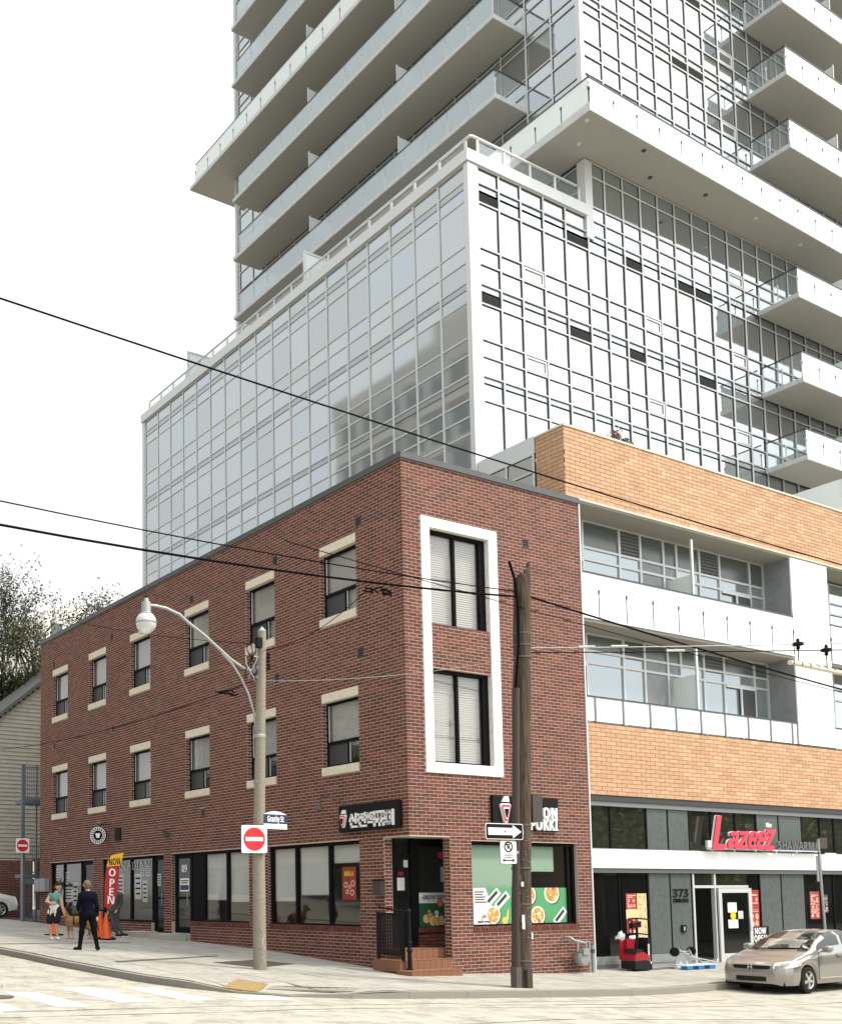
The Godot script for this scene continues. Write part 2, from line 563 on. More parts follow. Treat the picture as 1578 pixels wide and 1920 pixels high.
func build_ground() -> void:
	var xs := [-500.0, -120.0, -60.0, -40.0, -30.0]
	for k in range(-24, 8, 2): xs.append(float(k))
	xs.append_array([8.0, 14.0, 30.0, 60.0, 120.0, 500.0])
	var zs := [-500.0, -120.0, -80.0, -60.0, -46.0, -30.0, -20.0, -14.0, -10.0, -8.0]
	for k in range(-6, 18): zs.append(float(k))
	zs.append_array([20.0, 26.0, 40.0, 80.0, 200.0])
	var road := structure("road", grid_mesh(xs, zs, -0.13), M.road)
	# The pavement: a base sheet inside the curb line, slabs upon it
	var inner := PackedVector2Array()
	for p in curb_line: inner.append(p)
	inner.append(Vector2(60, -60))
	var shrunk: Array = Geometry2D.offset_polygon(inner, -0.17)
	var inside: PackedVector2Array = shrunk[0]
	var bed := MB.new()
	for gx in range(-9, 61, 1):
		for gz in range(-60, 5, 1):
			if gx > 20 and gz < -2: continue
			if gx > 7 and gz < -2: continue
			var cell := PackedVector2Array([Vector2(gx, gz), Vector2(gx + 1, gz), Vector2(gx + 1, gz + 1), Vector2(gx, gz + 1)])
			for q in Geometry2D.intersect_polygons(cell, inside):
				var ids := Geometry2D.triangulate_polygon(q)
				for k in range(0, ids.size(), 3):
					var w := []
					for j in 3:
						var v2: Vector2 = q[ids[k + j]]
						w.append(Vector3(v2.x, walk(v2.x, v2.y) - (0.016 if v2.distance_to(Vector2(-5.7, 2.7)) > 3.4 else 0.075), v2.y))
					if (w[1] - w[0]).cross(w[2] - w[0]).y < 0.0: bed.tri(w[0], w[2], w[1])
					else: bed.tri(w[0], w[1], w[2])
	var side := structure("pavement", bed.mesh(), M.patch)
	var count := 0
	var cuts := [-9.2, -6.35, -4.75, -3.15, -1.55, 0.0]
	for a in range(0, 5):
		var z := 0.1 if a == 4 else 4.6
		while z > -30.0:
			var z0 := z - 1.62
			count += slab(side, Rect2(cuts[a], z0, cuts[a + 1] - cuts[a], 1.62), inside, count)
			z = z0
	var x := 0.0
	while x < 28.0:
		for zz in [[-0.6, 1.02], [1.02, 2.62], [2.62, 4.6]]:
			count += slab(side, Rect2(x, zz[0], 1.62, zz[1] - zz[0]), inside, count)
		x += 1.62
	count += slab(side, Rect2(-1.55, 0.1, 1.55, 0.92), inside, count)
	count += slab(side, Rect2(-1.55, 1.02, 1.55, 1.6), inside, count)
	count += slab(side, Rect2(-1.55, 2.62, 1.55, 2.0), inside, count)
	# Curb stones
	var curb := Node3D.new()
	curb.name = "curb"
	curb.set_meta("kind", "structure")
	add_child(curb)
	for k in curb_line.size() - 1:
		var a: Vector2 = curb_line[k]
		var d: Vector2 = curb_line[k + 1]
		if a.y < -30.0 or a.x > 29.0: continue
		var steps := maxi(1, int(a.distance_to(d) / 2.4 + 0.5))
		for s in steps:
			var p := a.lerp(d, float(s) / steps)
			var q := a.lerp(d, float(s + 1) / steps)
			var dirv := (q - p).normalized()
			var nrm := Vector2(-dirv.y, dirv.x) * 0.165
			var pn := nrm
			var qn := nrm
			if s == 0 and k > 0:
				var d0: Vector2 = (a - curb_line[k - 1]).normalized()
				pn = (Vector2(-d0.y, d0.x) + Vector2(-dirv.y, dirv.x)).normalized() * 0.165
			if s == steps - 1 and k < curb_line.size() - 2:
				var d1: Vector2 = (curb_line[k + 2] - d).normalized()
				qn = (Vector2(-d1.y, d1.x) + Vector2(-dirv.y, dirv.x)).normalized() * 0.165
			if (p - nrm - Vector2(10, -10)).length() < (p + nrm - Vector2(10, -10)).length():
				pn = -pn
				qn = -qn
			var g := dirv * 0.004
			part(curb, "curb_stone", poly_slab(PackedVector2Array([p + g, q - g, q - qn - g, p - pn + g]), 0.006, 0.22), M.curb)
	# Zebra bars, patches and covers
	for bar in [[-10.93, -10.36, 1.95, 4.2], [-9.62, -8.92, 1.05, 3.72], [-8.32, -7.72, 1.3, 3.62], [-7.05, -6.15, 3.05, 3.75], [-12.2, -11.6, 1.9, 4.5], [-13.6, -12.9, 2.2, 4.7]]:
		var b := MB.new()
		var n := 5
		for k in n:
			var za := lerpf(bar[2], bar[3], float(k) / n)
			var zb := lerpf(bar[2], bar[3], float(k + 1) / n)
			b.quad(Vector3(bar[0], S(bar[0], zb) - 0.125, zb), Vector3(bar[1], S(bar[1], zb) - 0.125, zb), Vector3(bar[1], S(bar[1], za) - 0.125, za), Vector3(bar[0], S(bar[0], za) - 0.125, za))
		mbp(road, "crosswalk_bar", b, M.road_paint)
	for cr in [[Vector2(-14, 5.4), Vector2(-6, 5.2), Vector2(2, 6.3), Vector2(12, 6.6)], [Vector2(-12, 4.7), Vector2(-8.4, 4.5), Vector2(-5, 4.75), Vector2(1, 4.9)], [Vector2(-9, 7.6), Vector2(-3, 7.3), Vector2(4, 8.9), Vector2(9, 9.0)], [Vector2(-13, 2.6), Vector2(-10.6, 0.9), Vector2(-9.6, -2.5), Vector2(-9.4, -8)], [Vector2(-3, 5.2), Vector2(0.4, 5.6), Vector2(4.2, 5.3)]]:
		var b := MB.new()
		var prev := Vector2.ZERO
		for k in cr.size() - 1:
			var last: Vector2 = cr[k]
			for s in 8:
				var q: Vector2 = (cr[k] as Vector2).lerp(cr[k + 1], (s + 1) / 8.0) + Vector2(rng.randf_range(-0.05, 0.05), rng.randf_range(-0.05, 0.05))
				var w := Vector2(0, rng.randf_range(0.008, 0.022))
				b.quad(g3(last + w), g3(q + w), g3(q - w), g3(last - w))
				last = q
		mbp(road, "tar_seam", b, M.patch)
	var cover := MB.new()
	cover.lathe([[0.0, 0.0], [0.34, 0.0], [0.34, -0.02]], Transform3D(Basis.IDENTITY, Vector3(-11.4, S(-11.4, 2.6) - 0.122, 2.6)), 24)
	mbp(road, "manhole_cover", cover, M.iron)
	# Dark repair strip, tree pit and drain slots in the pavement
	part(side, "asphalt_strip", poly_slab(PackedVector2Array([Vector2(-6.6, -2.45), Vector2(-2.9, -4.12), Vector2(-2.8, -4.34), Vector2(-6.55, -2.78)]), 0.005, 0.01), M.patch)
	part(side, "tree_pit", poly_slab(PackedVector2Array([Vector2(-4.0, -2.6), Vector2(-2.4, -3.2), Vector2(-1.8, -2.25), Vector2(-3.5, -1.4)]), 0.005, 0.01), M.earth)
	part(side, "asphalt_strip", poly_slab(PackedVector2Array([Vector2(-7.6, -7.4), Vector2(-2.9, -9.0), Vector2(-2.9, -9.2), Vector2(-7.6, -7.65)]), 0.005, 0.01), M.patch)
	part(side, "asphalt_strip", poly_slab(PackedVector2Array([Vector2(-5.2, -19.0), Vector2(-3.4, -19.4), Vector2(-3.4, -20.6), Vector2(-5.2, -20.2)]), 0.005, 0.01), M.earth)
	for e in [[Vector2(-6.55, 1.95), Vector2(-5.55, 0.95), Vector2(-5.2, 1.5), Vector2(-6.15, 2.55)], [Vector2(-5.62, 2.06), Vector2(-5.2, 1.70), Vector2(-4.05, 2.98), Vector2(-4.45, 3.3)]]:
		var plate := part(side, "tactile_plate", poly_slab(PackedVector2Array(e), 0.012, 0.03), M.tactile if e[0].x < -6.3 else M.curb_grey)
		var dome := MB.new()
		var ea: Vector2 = e[1] - e[0]
		var eb: Vector2 = e[3] - e[0]
		for a in range(1, 18):
			for d in range(1, 10):
				var q: Vector2 = e[0] + ea * (a / 18.0) + eb * (d / 10.0)
				dome.lathe([[0.024, 0.0], [0.018, 0.009], [0.0, 0.01]], Transform3D(Basis.IDENTITY, Vector3(q.x, walk(q.x, q.y) + 0.012, q.y)), 6)
		var dm := mbp(plate, "domes", dome, M.tactile if e[0].x < -6.3 else M.curb_grey)
		dm.set_meta("kind", "stuff")

func g3(p: Vector2) -> Vector3:
	return Vector3(p.x, S(p.x, p.y) - 0.126, p.y)
func slab(side: Node, r: Rect2, inside: PackedVector2Array, count: int) -> int:
	var q := r.grow(-0.012)
	var made := 0
	var cell := PackedVector2Array([q.position, Vector2(q.end.x, q.position.y), q.end, Vector2(q.position.x, q.end.y)])
	for poly in Geometry2D.intersect_polygons(cell, inside):
		part(side, "paving_slab", poly_slab(poly, rng.randf_range(-0.003, 0.002), 0.03), M["paving_%d" % (count * 7 % 4)])
		made = 1
	return made
# ------------------------------------------------------------------ brick building
var BH := 0.086     # course
var BL := 0.275     # brick and joint
func wall_rects(u0: float, u1: float, y0: float, y1: float, holes: Array) -> Array:  # rectangles of a wall between its openings
	var ys := [y0, y1]
	for h in holes:
		for y in [h[2], h[3]]:
			if y > y0 + 0.001 and y < y1 - 0.001 and not ys.has(y): ys.append(y)
	ys.sort()
	var out := []
	for k in ys.size() - 1:
		var mid: float = (ys[k] + ys[k + 1]) * 0.5
		for s in free_spans(u0, u1, mid, holes):
			out.append([s[0], s[1], ys[k], ys[k + 1]])
	return out
func free_spans(u0: float, u1: float, y: float, holes: Array) -> Array:
	var spans := [[u0, u1]]
	for h in holes:
		if y < h[2] or y > h[3]: continue
		var nxt := []
		for s in spans:
			if h[1] <= s[0] or h[0] >= s[1]:
				nxt.append(s)
				continue
			if h[0] > s[0] + 0.01: nxt.append([s[0], h[0]])
			if h[1] < s[1] - 0.01: nxt.append([h[1], s[1]])
		spans = nxt
	return spans
# bricks of one face: origin, direction along it, outward normal; list of {xf, tone}
func lay(list: Array, o: Vector3, ud: Vector3, nd: Vector3, u0: float, u1: float, y0: float, y1: float, holes: Array, height := BH, len_ := BL, tones := 8, joint := 0.0155, thick := 0.05, stagger := 0.5, fade := false) -> void:
	var rows := int((y1 - y0) / height + 0.001)
	var basis_ := Basis(ud, Vector3.UP, ud.cross(Vector3.UP))
	if basis_.z.dot(nd) < 0.0:
		basis_ = Basis(-ud, Vector3.UP, nd)
	for r in rows:
		var y := y0 + (r + 0.5) * height
		var off := 0.0
		if stagger == 0.5: off = len_ * 0.5 * (r % 2)
		else: off = fposmod(r * stagger * len_ * 1.37, len_)
		for s in free_spans(u0, u1, y, holes):
			var u: float = floor((s[0] - u0 - off) / len_) * len_ + u0 + off
			while u < s[1] - 0.02:
				var a: float = maxf(u, s[0])
				var b: float = minf(u + len_, s[1])
				u += len_
				if b - a < 0.035: continue
				var pos := o + ud * ((a + b) * 0.5) + Vector3(0, y, 0) - nd * (thick * 0.5 - rng.randf_range(0.0, 0.0025))
				list.append({"xf": Transform3D(basis_ * Basis.from_scale(Vector3(b - a - joint, height - joint, thick)), pos), "tone": tone_at(pos, tones), "size": (b - a) * height})
var patch_noise: FastNoiseLite
func tone_at(p: Vector3, tones: int) -> int:  # firing batches: tones drift over the wall in loose patches
	if patch_noise == null:
		patch_noise = FastNoiseLite.new()
		patch_noise.seed = 4
		patch_noise.frequency = 0.35
	var f := patch_noise.get_noise_3dv(p) * 0.5 + 0.5
	return clampi(int(f * tones + rng.randfn() * tones * 0.33), 0, tones - 1) if rng.randf() < 0.7 else rng.randi() % tones
func brick_mesh() -> ArrayMesh:  # a unit brick whose front edges are eased
	var b := MB.new()
	var e := 0.5
	var x := 0.485
	var y := 0.45
	var f := 0.5
	var g := 0.42
	b.quad(Vector3(-x, -y, f), Vector3(x, -y, f), Vector3(x, y, f), Vector3(-x, y, f))
	b.quad(Vector3(-e, -e, g), Vector3(e, -e, g), Vector3(x, -y, f), Vector3(-x, -y, f))
	b.quad(Vector3(x, y, f), Vector3(e, e, g), Vector3(-e, e, g), Vector3(-x, y, f))
	b.quad(Vector3(e, -e, g), Vector3(e, e, g), Vector3(x, y, f), Vector3(x, -y, f))
	b.quad(Vector3(-e, e, g), Vector3(-e, -e, g), Vector3(-x, -y, f), Vector3(-x, y, f))
	b.quad(Vector3(e, -e, -e), Vector3(e, e, -e), Vector3(e, e, g), Vector3(e, -e, g))
	b.quad(Vector3(-e, e, -e), Vector3(-e, -e, -e), Vector3(-e, -e, g), Vector3(-e, e, g))
	b.quad(Vector3(-e, e, g), Vector3(e, e, g), Vector3(e, e, -e), Vector3(-e, e, -e))
	b.quad(Vector3(-e, -e, -e), Vector3(e, -e, -e), Vector3(e, -e, g), Vector3(-e, -e, g))
	return b.mesh()
func put_bricks(parent: Node3D, called: String, list: Array, mats: Array, tints: Array, all: Material) -> void:
	var bm := brick_mesh()
	for e in list:
		var d := (e.xf.origin as Vector3) - CAM
		e["w"] = e.size / d.length_squared() * absf(d.normalized().dot((e.xf.basis.z as Vector3).normalized()))
	list.sort_custom(func(a, b): return a.w > b.w)
	var cap := mini(300, list.size())
	for k in cap:
		part(parent, called, bm, mats[list[k].tone], list[k].xf)
	var rest := list.size() - cap
	if rest <= 0: return
	var mm := MultiMesh.new()
	mm.transform_format = MultiMesh.TRANSFORM_3D
	mm.use_colors = true
	mm.mesh = bm
	mm.instance_count = rest
	for k in rest:
		var e = list[cap + k]
		mm.set_instance_transform(k, e.xf)
		var q: Vector3 = tints[e.tone] * rng.randf_range(0.88, 1.13)
		mm.set_instance_color(k, Color(q.x, q.y, q.z))
	var o := MultiMeshInstance3D.new()
	o.name = "brickwork"
	o.multimesh = mm
	o.material_override = all
	o.set_meta("kind", "stuff")
	parent.add_child(o, true)

var LWIN := [[1.83, 3.38], [5.56, 7.08], [9.25, 10.77], [13.22, 14.76], [16.76, 18.30], [20.33, 21.87]]
func build_brick_building() -> void:
	var h := thing("brick_building", "three storey dark red brick corner building with white stone window surround", "building")
	var top := 13.02
	# openings on the side face, u = -z
	var holes := []
	for w in LWIN:
		holes.append([w[0], w[1], 9.43, 11.66])
		holes.append([w[0], w[1], 5.38, 7.60])
	holes.append([-0.1, 0.93, 0.0, 3.60])
	holes.append([1.90, 6.05, 1.36, 3.60])
	holes.append([7.06, 11.77, 1.36, 3.60])
	holes.append([10.54, 11.77, 0.0, 1.36])
	holes.append([12.31, 17.12, 1.30, 3.60])
	holes.append([12.31, 13.20, 0.0, 1.30])
	holes.append([17.90, 22.09, 1.42, 3.60])
	holes.append([17.95, 19.10, 0.0, 1.42])
	# openings on the front face, u = x
	var fh := [[0.58, 3.21, 5.19, 5.45], [0.58, 3.21, 11.40, 11.66], [0.58, 0.86, 5.45, 11.40], [2.90, 3.21, 5.45, 11.40], [0.86, 2.90, 8.93, 11.40], [0.86, 2.90, 5.45, 7.83], [-0.1, 1.31, 0.0, 3.60], [2.04, 5.92, 1.36, 3.53], [4.2, 4.44, 11.42, 11.64]]
	var vents := [[1.72, 11.93], [5.52, 11.93], [10.35, 11.93], [16.25, 11.93], [21.75, 11.93], [1.72, 8.42], [5.5, 8.42], [16.2, 8.42], [21.7, 8.42], [9.7, 4.85], [17.4, 4.85], [21.05, 4.85]]
	for v in vents: holes.append([v[0] - 0.13, v[0] + 0.13, v[1] - 0.13, v[1] + 0.13])
	# the walls behind the bricks
	var wall := MB.new()
	for r in wall_rects(0.0, 23.2, -0.2, top, holes):
		wall.span(Vector3(0.005, r[2], -r[0] - (0.005 if r[0] < 0.01 else 0.0)), Vector3(0.24, r[3], -r[1]))
	for r in wall_rects(0.24, 6.45, -0.2, top, fh):
		wall.span(Vector3(r[0] + (0.001 if r[0] < 0.25 else 0.0), r[2], -0.005), Vector3(r[1], r[3], -0.24))
	# window reveals get brick-deep returns; the recess at the corner has its own walls
	wall.span(Vector3(6.20, -0.2, -0.25), Vector3(6.438, top, -23.19))
	wall.span(Vector3(0.25, -0.2, -22.95), Vector3(6.19, top, -23.188))
	mbp(h, "wall", wall, M.mortar)
	var list := []
	lay(list, Vector3.ZERO, Vector3(0, 0, -1), Vector3(-1, 0, 0), 0.0, 23.2, 0.02, top, holes)
	lay(list, Vector3.ZERO, Vector3(1, 0, 0), Vector3(0, 0, 1), 0.0, 6.45, 0.02, top, fh)
	# far jambs of the upper windows and shop openings, seen from the street corner
	for w in LWIN:
		for y in [[9.65, 11.42], [5.60, 7.36]]:
			lay(list, Vector3(0, 0, -w[1]), Vector3(1, 0, 0), Vector3(0, 0, 1), 0.0, 0.16, y[0], y[1], [])
	for zz in [6.05, 11.77, 17.12, 22.09]:
		lay(list, Vector3(0, 0, -zz), Vector3(1, 0, 0), Vector3(0, 0, 1), 0.0, 0.14, 1.36, 3.6, [])
	lay(list, Vector3(0, 0, -0.93), Vector3(1, 0, 0), Vector3(0, 0, 1), 0.0, 0.24, 0.3, 3.6, [])
	lay(list, Vector3(1.31, 0, 0), Vector3(0, 0, -1), Vector3(-1, 0, 0), 0.0, 0.24, 0.3, 3.6, [])
	lay(list, Vector3(2.9, 0, 0), Vector3(0, 0, -1), Vector3(-1, 0, 0), 0.0, 0.14, 7.83, 8.93, [])
	# recess back wall under the shop window
	lay(list, Vector3(0, 0, -0.93), Vector3(1, 0, 0), Vector3(0, 0, 1), 1.05, 2.3, 0.5, 1.24, [])
	# row of upright bricks under the shop windows
	for e in [[Vector3(0, 1.3, 0), Vector3(0, 0, -1), Vector3(-1, 0, 0), 1.90, 6.05], [Vector3(0, 1.3, 0), Vector3(0, 0, -1), Vector3(-1, 0, 0), 7.06, 10.54], [Vector3(0, 1.3, 0), Vector3(1, 0, 0), Vector3(0, 0, 1), 2.04, 5.92], [Vector3(0, 1.3, -0.93), Vector3(1, 0, 0), Vector3(0, 0, 1), 1.05, 2.3]]:
		var u: float = e[3]
		while u < e[4] - 0.04:
			var bz: Vector3 = e[2]
			var bb := Basis(Vector3.UP.cross(bz), Vector3.UP, bz)
			list.append({"xf": Transform3D(bb * Basis.from_scale(Vector3(0.066, 0.122, 0.10)), e[0] + e[1] * (u + 0.043) - bz * 0.032), "tone": rng.randi() % 8, "size": 0.01})
			u += 0.086
	put_bricks(h, "brick", list, M.red, M.tones, M.red_brick_all)
	# coping, roof, ceiling over the shops
	var cp := MB.new()
	cp.span(Vector3(-0.05, top + 0.002, 0.05), Vector3(0.30, top + 0.16, -23.25))
	cp.span(Vector3(0.302, top + 0.002, 0.05), Vector3(6.46, top + 0.158, -0.30))
	mbp(h, "coping", cp, M.coping)
	sp(h, "roof", Vector3(0.25, top - 0.4, -0.25), Vector3(6.19, top - 0.15, -22.94), M.coping)
	sp(h, "ceiling", Vector3(0.25, 3.68, -0.25), Vector3(6.19, 3.95, -22.94), M.interior_wall)
	sp(h, "soffit", Vector3(0.03, 3.615, -0.03), Vector3(2.25, 3.672, -0.92), M.white_panel)
	sp(h, "downpipe", Vector3(6.452, 0.1, 0.02), Vector3(6.50, top, -0.03), M.alu_white)
	var inner := MB.new()
	inner.span(Vector3(4.6, 0.0, -1.2), Vector3(4.7, 3.67, -22.9))
	inner.span(Vector3(0.26, 0.0, -11.9), Vector3(4.59, 3.67, -12.0))
	inner.span(Vector3(0.26, 0.7, -0.95), Vector3(6.18, 0.8, -22.9))
	inner.span(Vector3(0.26, 7.95, -0.95), Vector3(6.18, 8.2, -22.9))
	inner.span(Vector3(3.6, 3.96, -1.9), Vector3(3.7, 7.94, -22.9))
	inner.span(Vector3(3.6, 8.21, -1.9), Vector3(3.7, 12.6, -22.9))
	for zz in [-4.4, -8.2, -12.0, -15.8, -19.3]:
		inner.span(Vector3(0.26, 3.96, zz), Vector3(3.59, 7.94, zz - 0.1))
		inner.span(Vector3(0.26, 8.21, zz), Vector3(3.59, 12.6, zz - 0.1))
	mbp(h, "inner_wall", inner, M.interior_wall)
	# stone lintels and sills, each a block
	for w in LWIN:
		for y in [[11.42, 11.66, 0.0], [7.36, 7.60, 0.0], [9.43, 9.65, 0.03], [5.38, 5.60, 0.03]]:
			var called: String = "sill" if y[2] > 0.0 else "lintel"
			sp(h, called, Vector3(-0.012 - y[2], y[0], -w[0] - 0.004), Vector3(0.2, y[1], -w[1] + 0.004), M.stone)
			if y[2] > 0.0:
				sp(h, "sill_joint", Vector3(-0.0435, y[0] + 0.005, -(w[0] + w[1]) * 0.5), Vector3(-0.03, y[1] - 0.001, -(w[0] + w[1]) * 0.5 - 0.008), M.mortar)
		side_window(h, w, 9.65, 11.42, rng.randf_range(0.95, 1.05))
		side_window(h, w, 5.60, 7.36, 0.7 + 0.3 * (int(w[0] * 7.0) % 2))
	for v in vents:
		var vent := sp(h, "vent", Vector3(0.02, v[1] - 0.13, -v[0] + 0.13), Vector3(0.06, v[1] + 0.13, -v[0] - 0.13), M.dark_metal)
		for k in 4:
			bx(vent, "slat", Vector3(-0.03, -0.09 + k * 0.06, 0), Vector3(0.03, 0.012, 0.25), M.iron, Basis(Vector3(0, 0, 1), 0.5))
	var fv := sp(h, "vent", Vector3(4.2, 11.42, -0.02), Vector3(4.44, 11.64, -0.06), M.iron)
	for k in 3: bx(fv, "slat", Vector3(0, -0.07 + k * 0.07, 0.03), Vector3(0.23, 0.012, 0.03), M.dark_metal)
	# the white stone surround and the two front windows
	var q: Material = M.white_stone
	sp(h, "stone_surround", Vector3(0.58, 5.19, 0.035), Vector3(3.21, 5.449, -0.2), q)
	sp(h, "stone_surround", Vector3(0.58, 11.401, 0.035), Vector3(3.21, 11.66, -0.2), q)
	for k in 3:
		sp(h, "stone_surround", Vector3(0.58, 5.452 + k * 1.983, 0.034), Vector3(0.858, 5.452 + (k + 1) * 1.983 - 0.006, -0.2), q)
		sp(h, "stone_surround", Vector3(2.902, 5.452 + k * 1.983, 0.034), Vector3(3.21, 5.452 + (k + 1) * 1.983 - 0.006, -0.2), q)
	front_window(h, 8.93, 11.40)
	front_window(h, 5.45, 7.83)

func slats(a: Vector3, b: Vector3, along: Vector3, nd: Vector3, gap: float, tilt: float) -> MB:
	var m := MB.new()
	var y := a.y
	var len_: float = absf((b - a).dot(along))
	var mid := (a + b) * 0.5
	while y < b.y:
		m.box(Vector3(mid.x, y, mid.z), Vector3(len_, 0.006, gap * 1.05), Basis(along, Vector3.UP, along.cross(Vector3.UP)) * Basis(Vector3(1, 0, 0), tilt))
		y += gap
	return m
func side_window(h: Node3D, w: Array, y0: float, y1: float, drop: float) -> void:
	var f := MB.new()
	var x0 := 0.15
	var x1 := 0.22
	var za: float = -w[0]
	var zb: float = -w[1]
	var t := 0.07
	var yt := lerpf(y0, y1, 0.38)
	f.span(Vector3(x0, y1 - t, za), Vector3(x1, y1, zb))
	f.span(Vector3(x0, y0, za), Vector3(x1, y0 + t, zb))
	f.span(Vector3(x0, y0 + t, za), Vector3(x1, y1 - t, za - t))
	f.span(Vector3(x0, y0 + t, zb + t), Vector3(x1, y1 - t, zb))
	f.span(Vector3(x0 - 0.02, yt - 0.05, za - t), Vector3(x1, yt + 0.03, zb + t))
	var zm := lerpf(zb, za, 0.60)
	f.span(Vector3(x0 - 0.01, y0 + t, zm - 0.03), Vector3(x1, yt - 0.05, zm + 0.03))
	var win := mbp(h, "window", f, M.black_frame)
	sp(win, "pane", Vector3(0.185, yt + 0.03, za - t), Vector3(0.193, y1 - t, zb + t), M.window_glass)
	sp(win, "pane", Vector3(0.185, y0 + t, za - t), Vector3(0.193, yt - 0.05, zm + 0.03), M.window_glass)
	sp(win, "insect_screen", Vector3(0.172, y0 + t, zm - 0.03), Vector3(0.178, yt - 0.05, zb + t), M.dark_metal)
	sp(win, "light_trim", Vector3(0.165, yt + 0.03, zb + t), Vector3(0.180, y1 - t, zb + t + 0.035), M.alu_white)
	sp(win, "light_trim", Vector3(0.160, y0 + t, zm + 0.031), Vector3(0.180, yt - 0.05, zm + 0.06), M.alu_white)
	if drop > 0.85:
		mbp(win, "blind", slats(Vector3(0.27, y0 + 0.1, za), Vector3(0.27, y1, zb), Vector3(0, 0, 1), Vector3.LEFT, 0.055, 1.15), M.blind)
	else:
		sp(win, "blind", Vector3(0.27, lerpf(y1, y0, drop), za), Vector3(0.275, y1, zb), M.pale_cloth)
func front_window(h: Node3D, y0: float, y1: float) -> void:
	var f := MB.new()
	var t := 0.09
	f.span(Vector3(0.862, y1 - t, -0.12), Vector3(2.898, y1, -0.22))
	f.span(Vector3(0.862, y0, -0.12), Vector3(2.898, y0 + 0.05, -0.22))
	f.span(Vector3(0.862, y0 + 0.05, -0.12), Vector3(0.9, y1 - t, -0.22))
	f.span(Vector3(2.70, y0 + 0.05, -0.12), Vector3(2.898, y1 - t, -0.22))
	f.span(Vector3(1.78, y0 + 0.05, -0.13), Vector3(1.86, y1 - t, -0.22))
	var win := mbp(h, "window", f, M.black_frame)
	sp(win, "pane", Vector3(0.9, y0 + 0.05, -0.19), Vector3(1.78, y1 - t, -0.198), M.window_glass)
	sp(win, "pane", Vector3(1.86, y0 + 0.05, -0.19), Vector3(2.70, y1 - t, -0.198), M.window_glass)
	mbp(win, "blind", slats(Vector3(0.87, y0, -0.29), Vector3(2.89, y1, -0.29), Vector3(1, 0, 0), Vector3.BACK, 0.06, 1.15), M.blind)
# ------------------------------------------------------------------ the condominium
# a curtain wall: light caps over dark fins, panes between them; cells named in special are {key: "louvre" | "open" | "skip"}
func curtain(parent: Node3D, called: String, panes: Array, o: Vector3, ud: Vector3, nd: Vector3, us: Array, ys: Array, special := {}, cw := 0.062, cap_mat: Material = null, mats := [], joints := [], deep := 0.05) -> void:
	var caps := MB.new()
	var fins := MB.new()
	var bb := Basis(Vector3.UP.cross(nd), Vector3.UP, nd)
	var y0: float = ys[0]
	var y1: float = ys[ys.size() - 1]
	var u0: float = us[0]
	var u1: float = us[us.size() - 1]
	for u in us:
		fins.box(o + ud * u + Vector3(0, (y0 + y1) * 0.5, 0) + nd * (deep * 0.5 - 0.016), Vector3(cw - 0.006, y1 - y0, deep), bb)
		caps.box(o + ud * u + Vector3(0, (y0 + y1) * 0.5, 0) + nd * (deep - 0.003), Vector3(cw, y1 - y0, 0.026), bb)
	for y in ys:
		if joints.has(y):
			fins.box(o + ud * ((u0 + u1) * 0.5) + Vector3(0, y, 0) + nd * (deep * 0.5 - 0.014), Vector3(u1 - u0, 0.024, deep), bb)
			continue
		fins.box(o + ud * ((u0 + u1) * 0.5) + Vector3(0, y, 0) + nd * (deep * 0.5 - 0.018), Vector3(u1 - u0, 0.046, deep - 0.004), bb)
		caps.box(o + ud * ((u0 + u1) * 0.5) + Vector3(0, y, 0) + nd * (deep - 0.008), Vector3(u1 - u0, 0.05, 0.022), bb)
	mbp(parent, called + "_mullions", caps, cap_mat if cap_mat else M.aluminium)
	mbp(parent, called + "_gaskets", fins, M.fin)
	if mats.is_empty(): mats = [M.coated, M.coated, M.coated_warm, M.coated_blue]
	for a in us.size() - 1:
		for b in ys.size() - 1:
			var key := Vector2i(a, b)
			var kind: String = special.get(key, "")
			if kind == "skip": continue
			var du: float = us[a + 1] - us[a]
			var dy: float = ys[b + 1] - ys[b]
			var at: Vector3 = o + ud * (us[a] + du * 0.5) + Vector3(0, ys[b] + dy * 0.5, 0)
			if kind == "louvre":
				var lv := bx(parent, "louvre", at - nd * 0.02, Vector3(du - 0.05, dy - 0.04, 0.02), M.louvre, bb)
				var k := 0.03
				while k < dy - 0.03:
					bx(lv, "slat", Vector3(0, k - dy * 0.5, 0.03), Vector3(du - 0.07, 0.012, 0.05), M.grey_trim, Basis(Vector3(1, 0, 0), 0.6))
					k += 0.06
				continue
			var m: Material = mats[rng.randi() % mats.size()]
			if dy < 0.30: m = M.spandrel
			var tilt := Basis.from_euler(Vector3(rng.randf_range(-1, 1), rng.randf_range(-1, 1), 0) * 0.0035)
			panes.append({"mesh": box_mesh(Vector3(du - 0.02, dy - 0.02, 0.016)), "mat": m, "xf": Transform3D(bb * tilt, at), "size": du * dy})
			if kind == "vent":   # a sash with its own frame
				var sash := MB.new()
				for s in [-1, 1]:
					sash.box(at + nd * 0.03 + ud * (s * (du * 0.5 - 0.085)), Vector3(0.06, dy - 0.10, 0.03), bb)
					sash.box(at + nd * 0.031 + Vector3(0, s * (dy * 0.5 - 0.08), 0), Vector3(du - 0.11, 0.06, 0.03), bb)
				mbp(parent, "sash", sash, M.alu_white)
func spread(a: float, b: float, step: float) -> Array:
	var n := int(round((b - a) / step))
	var out := []
	for k in n + 1: out.append(lerpf(a, b, float(k) / n))
	return out
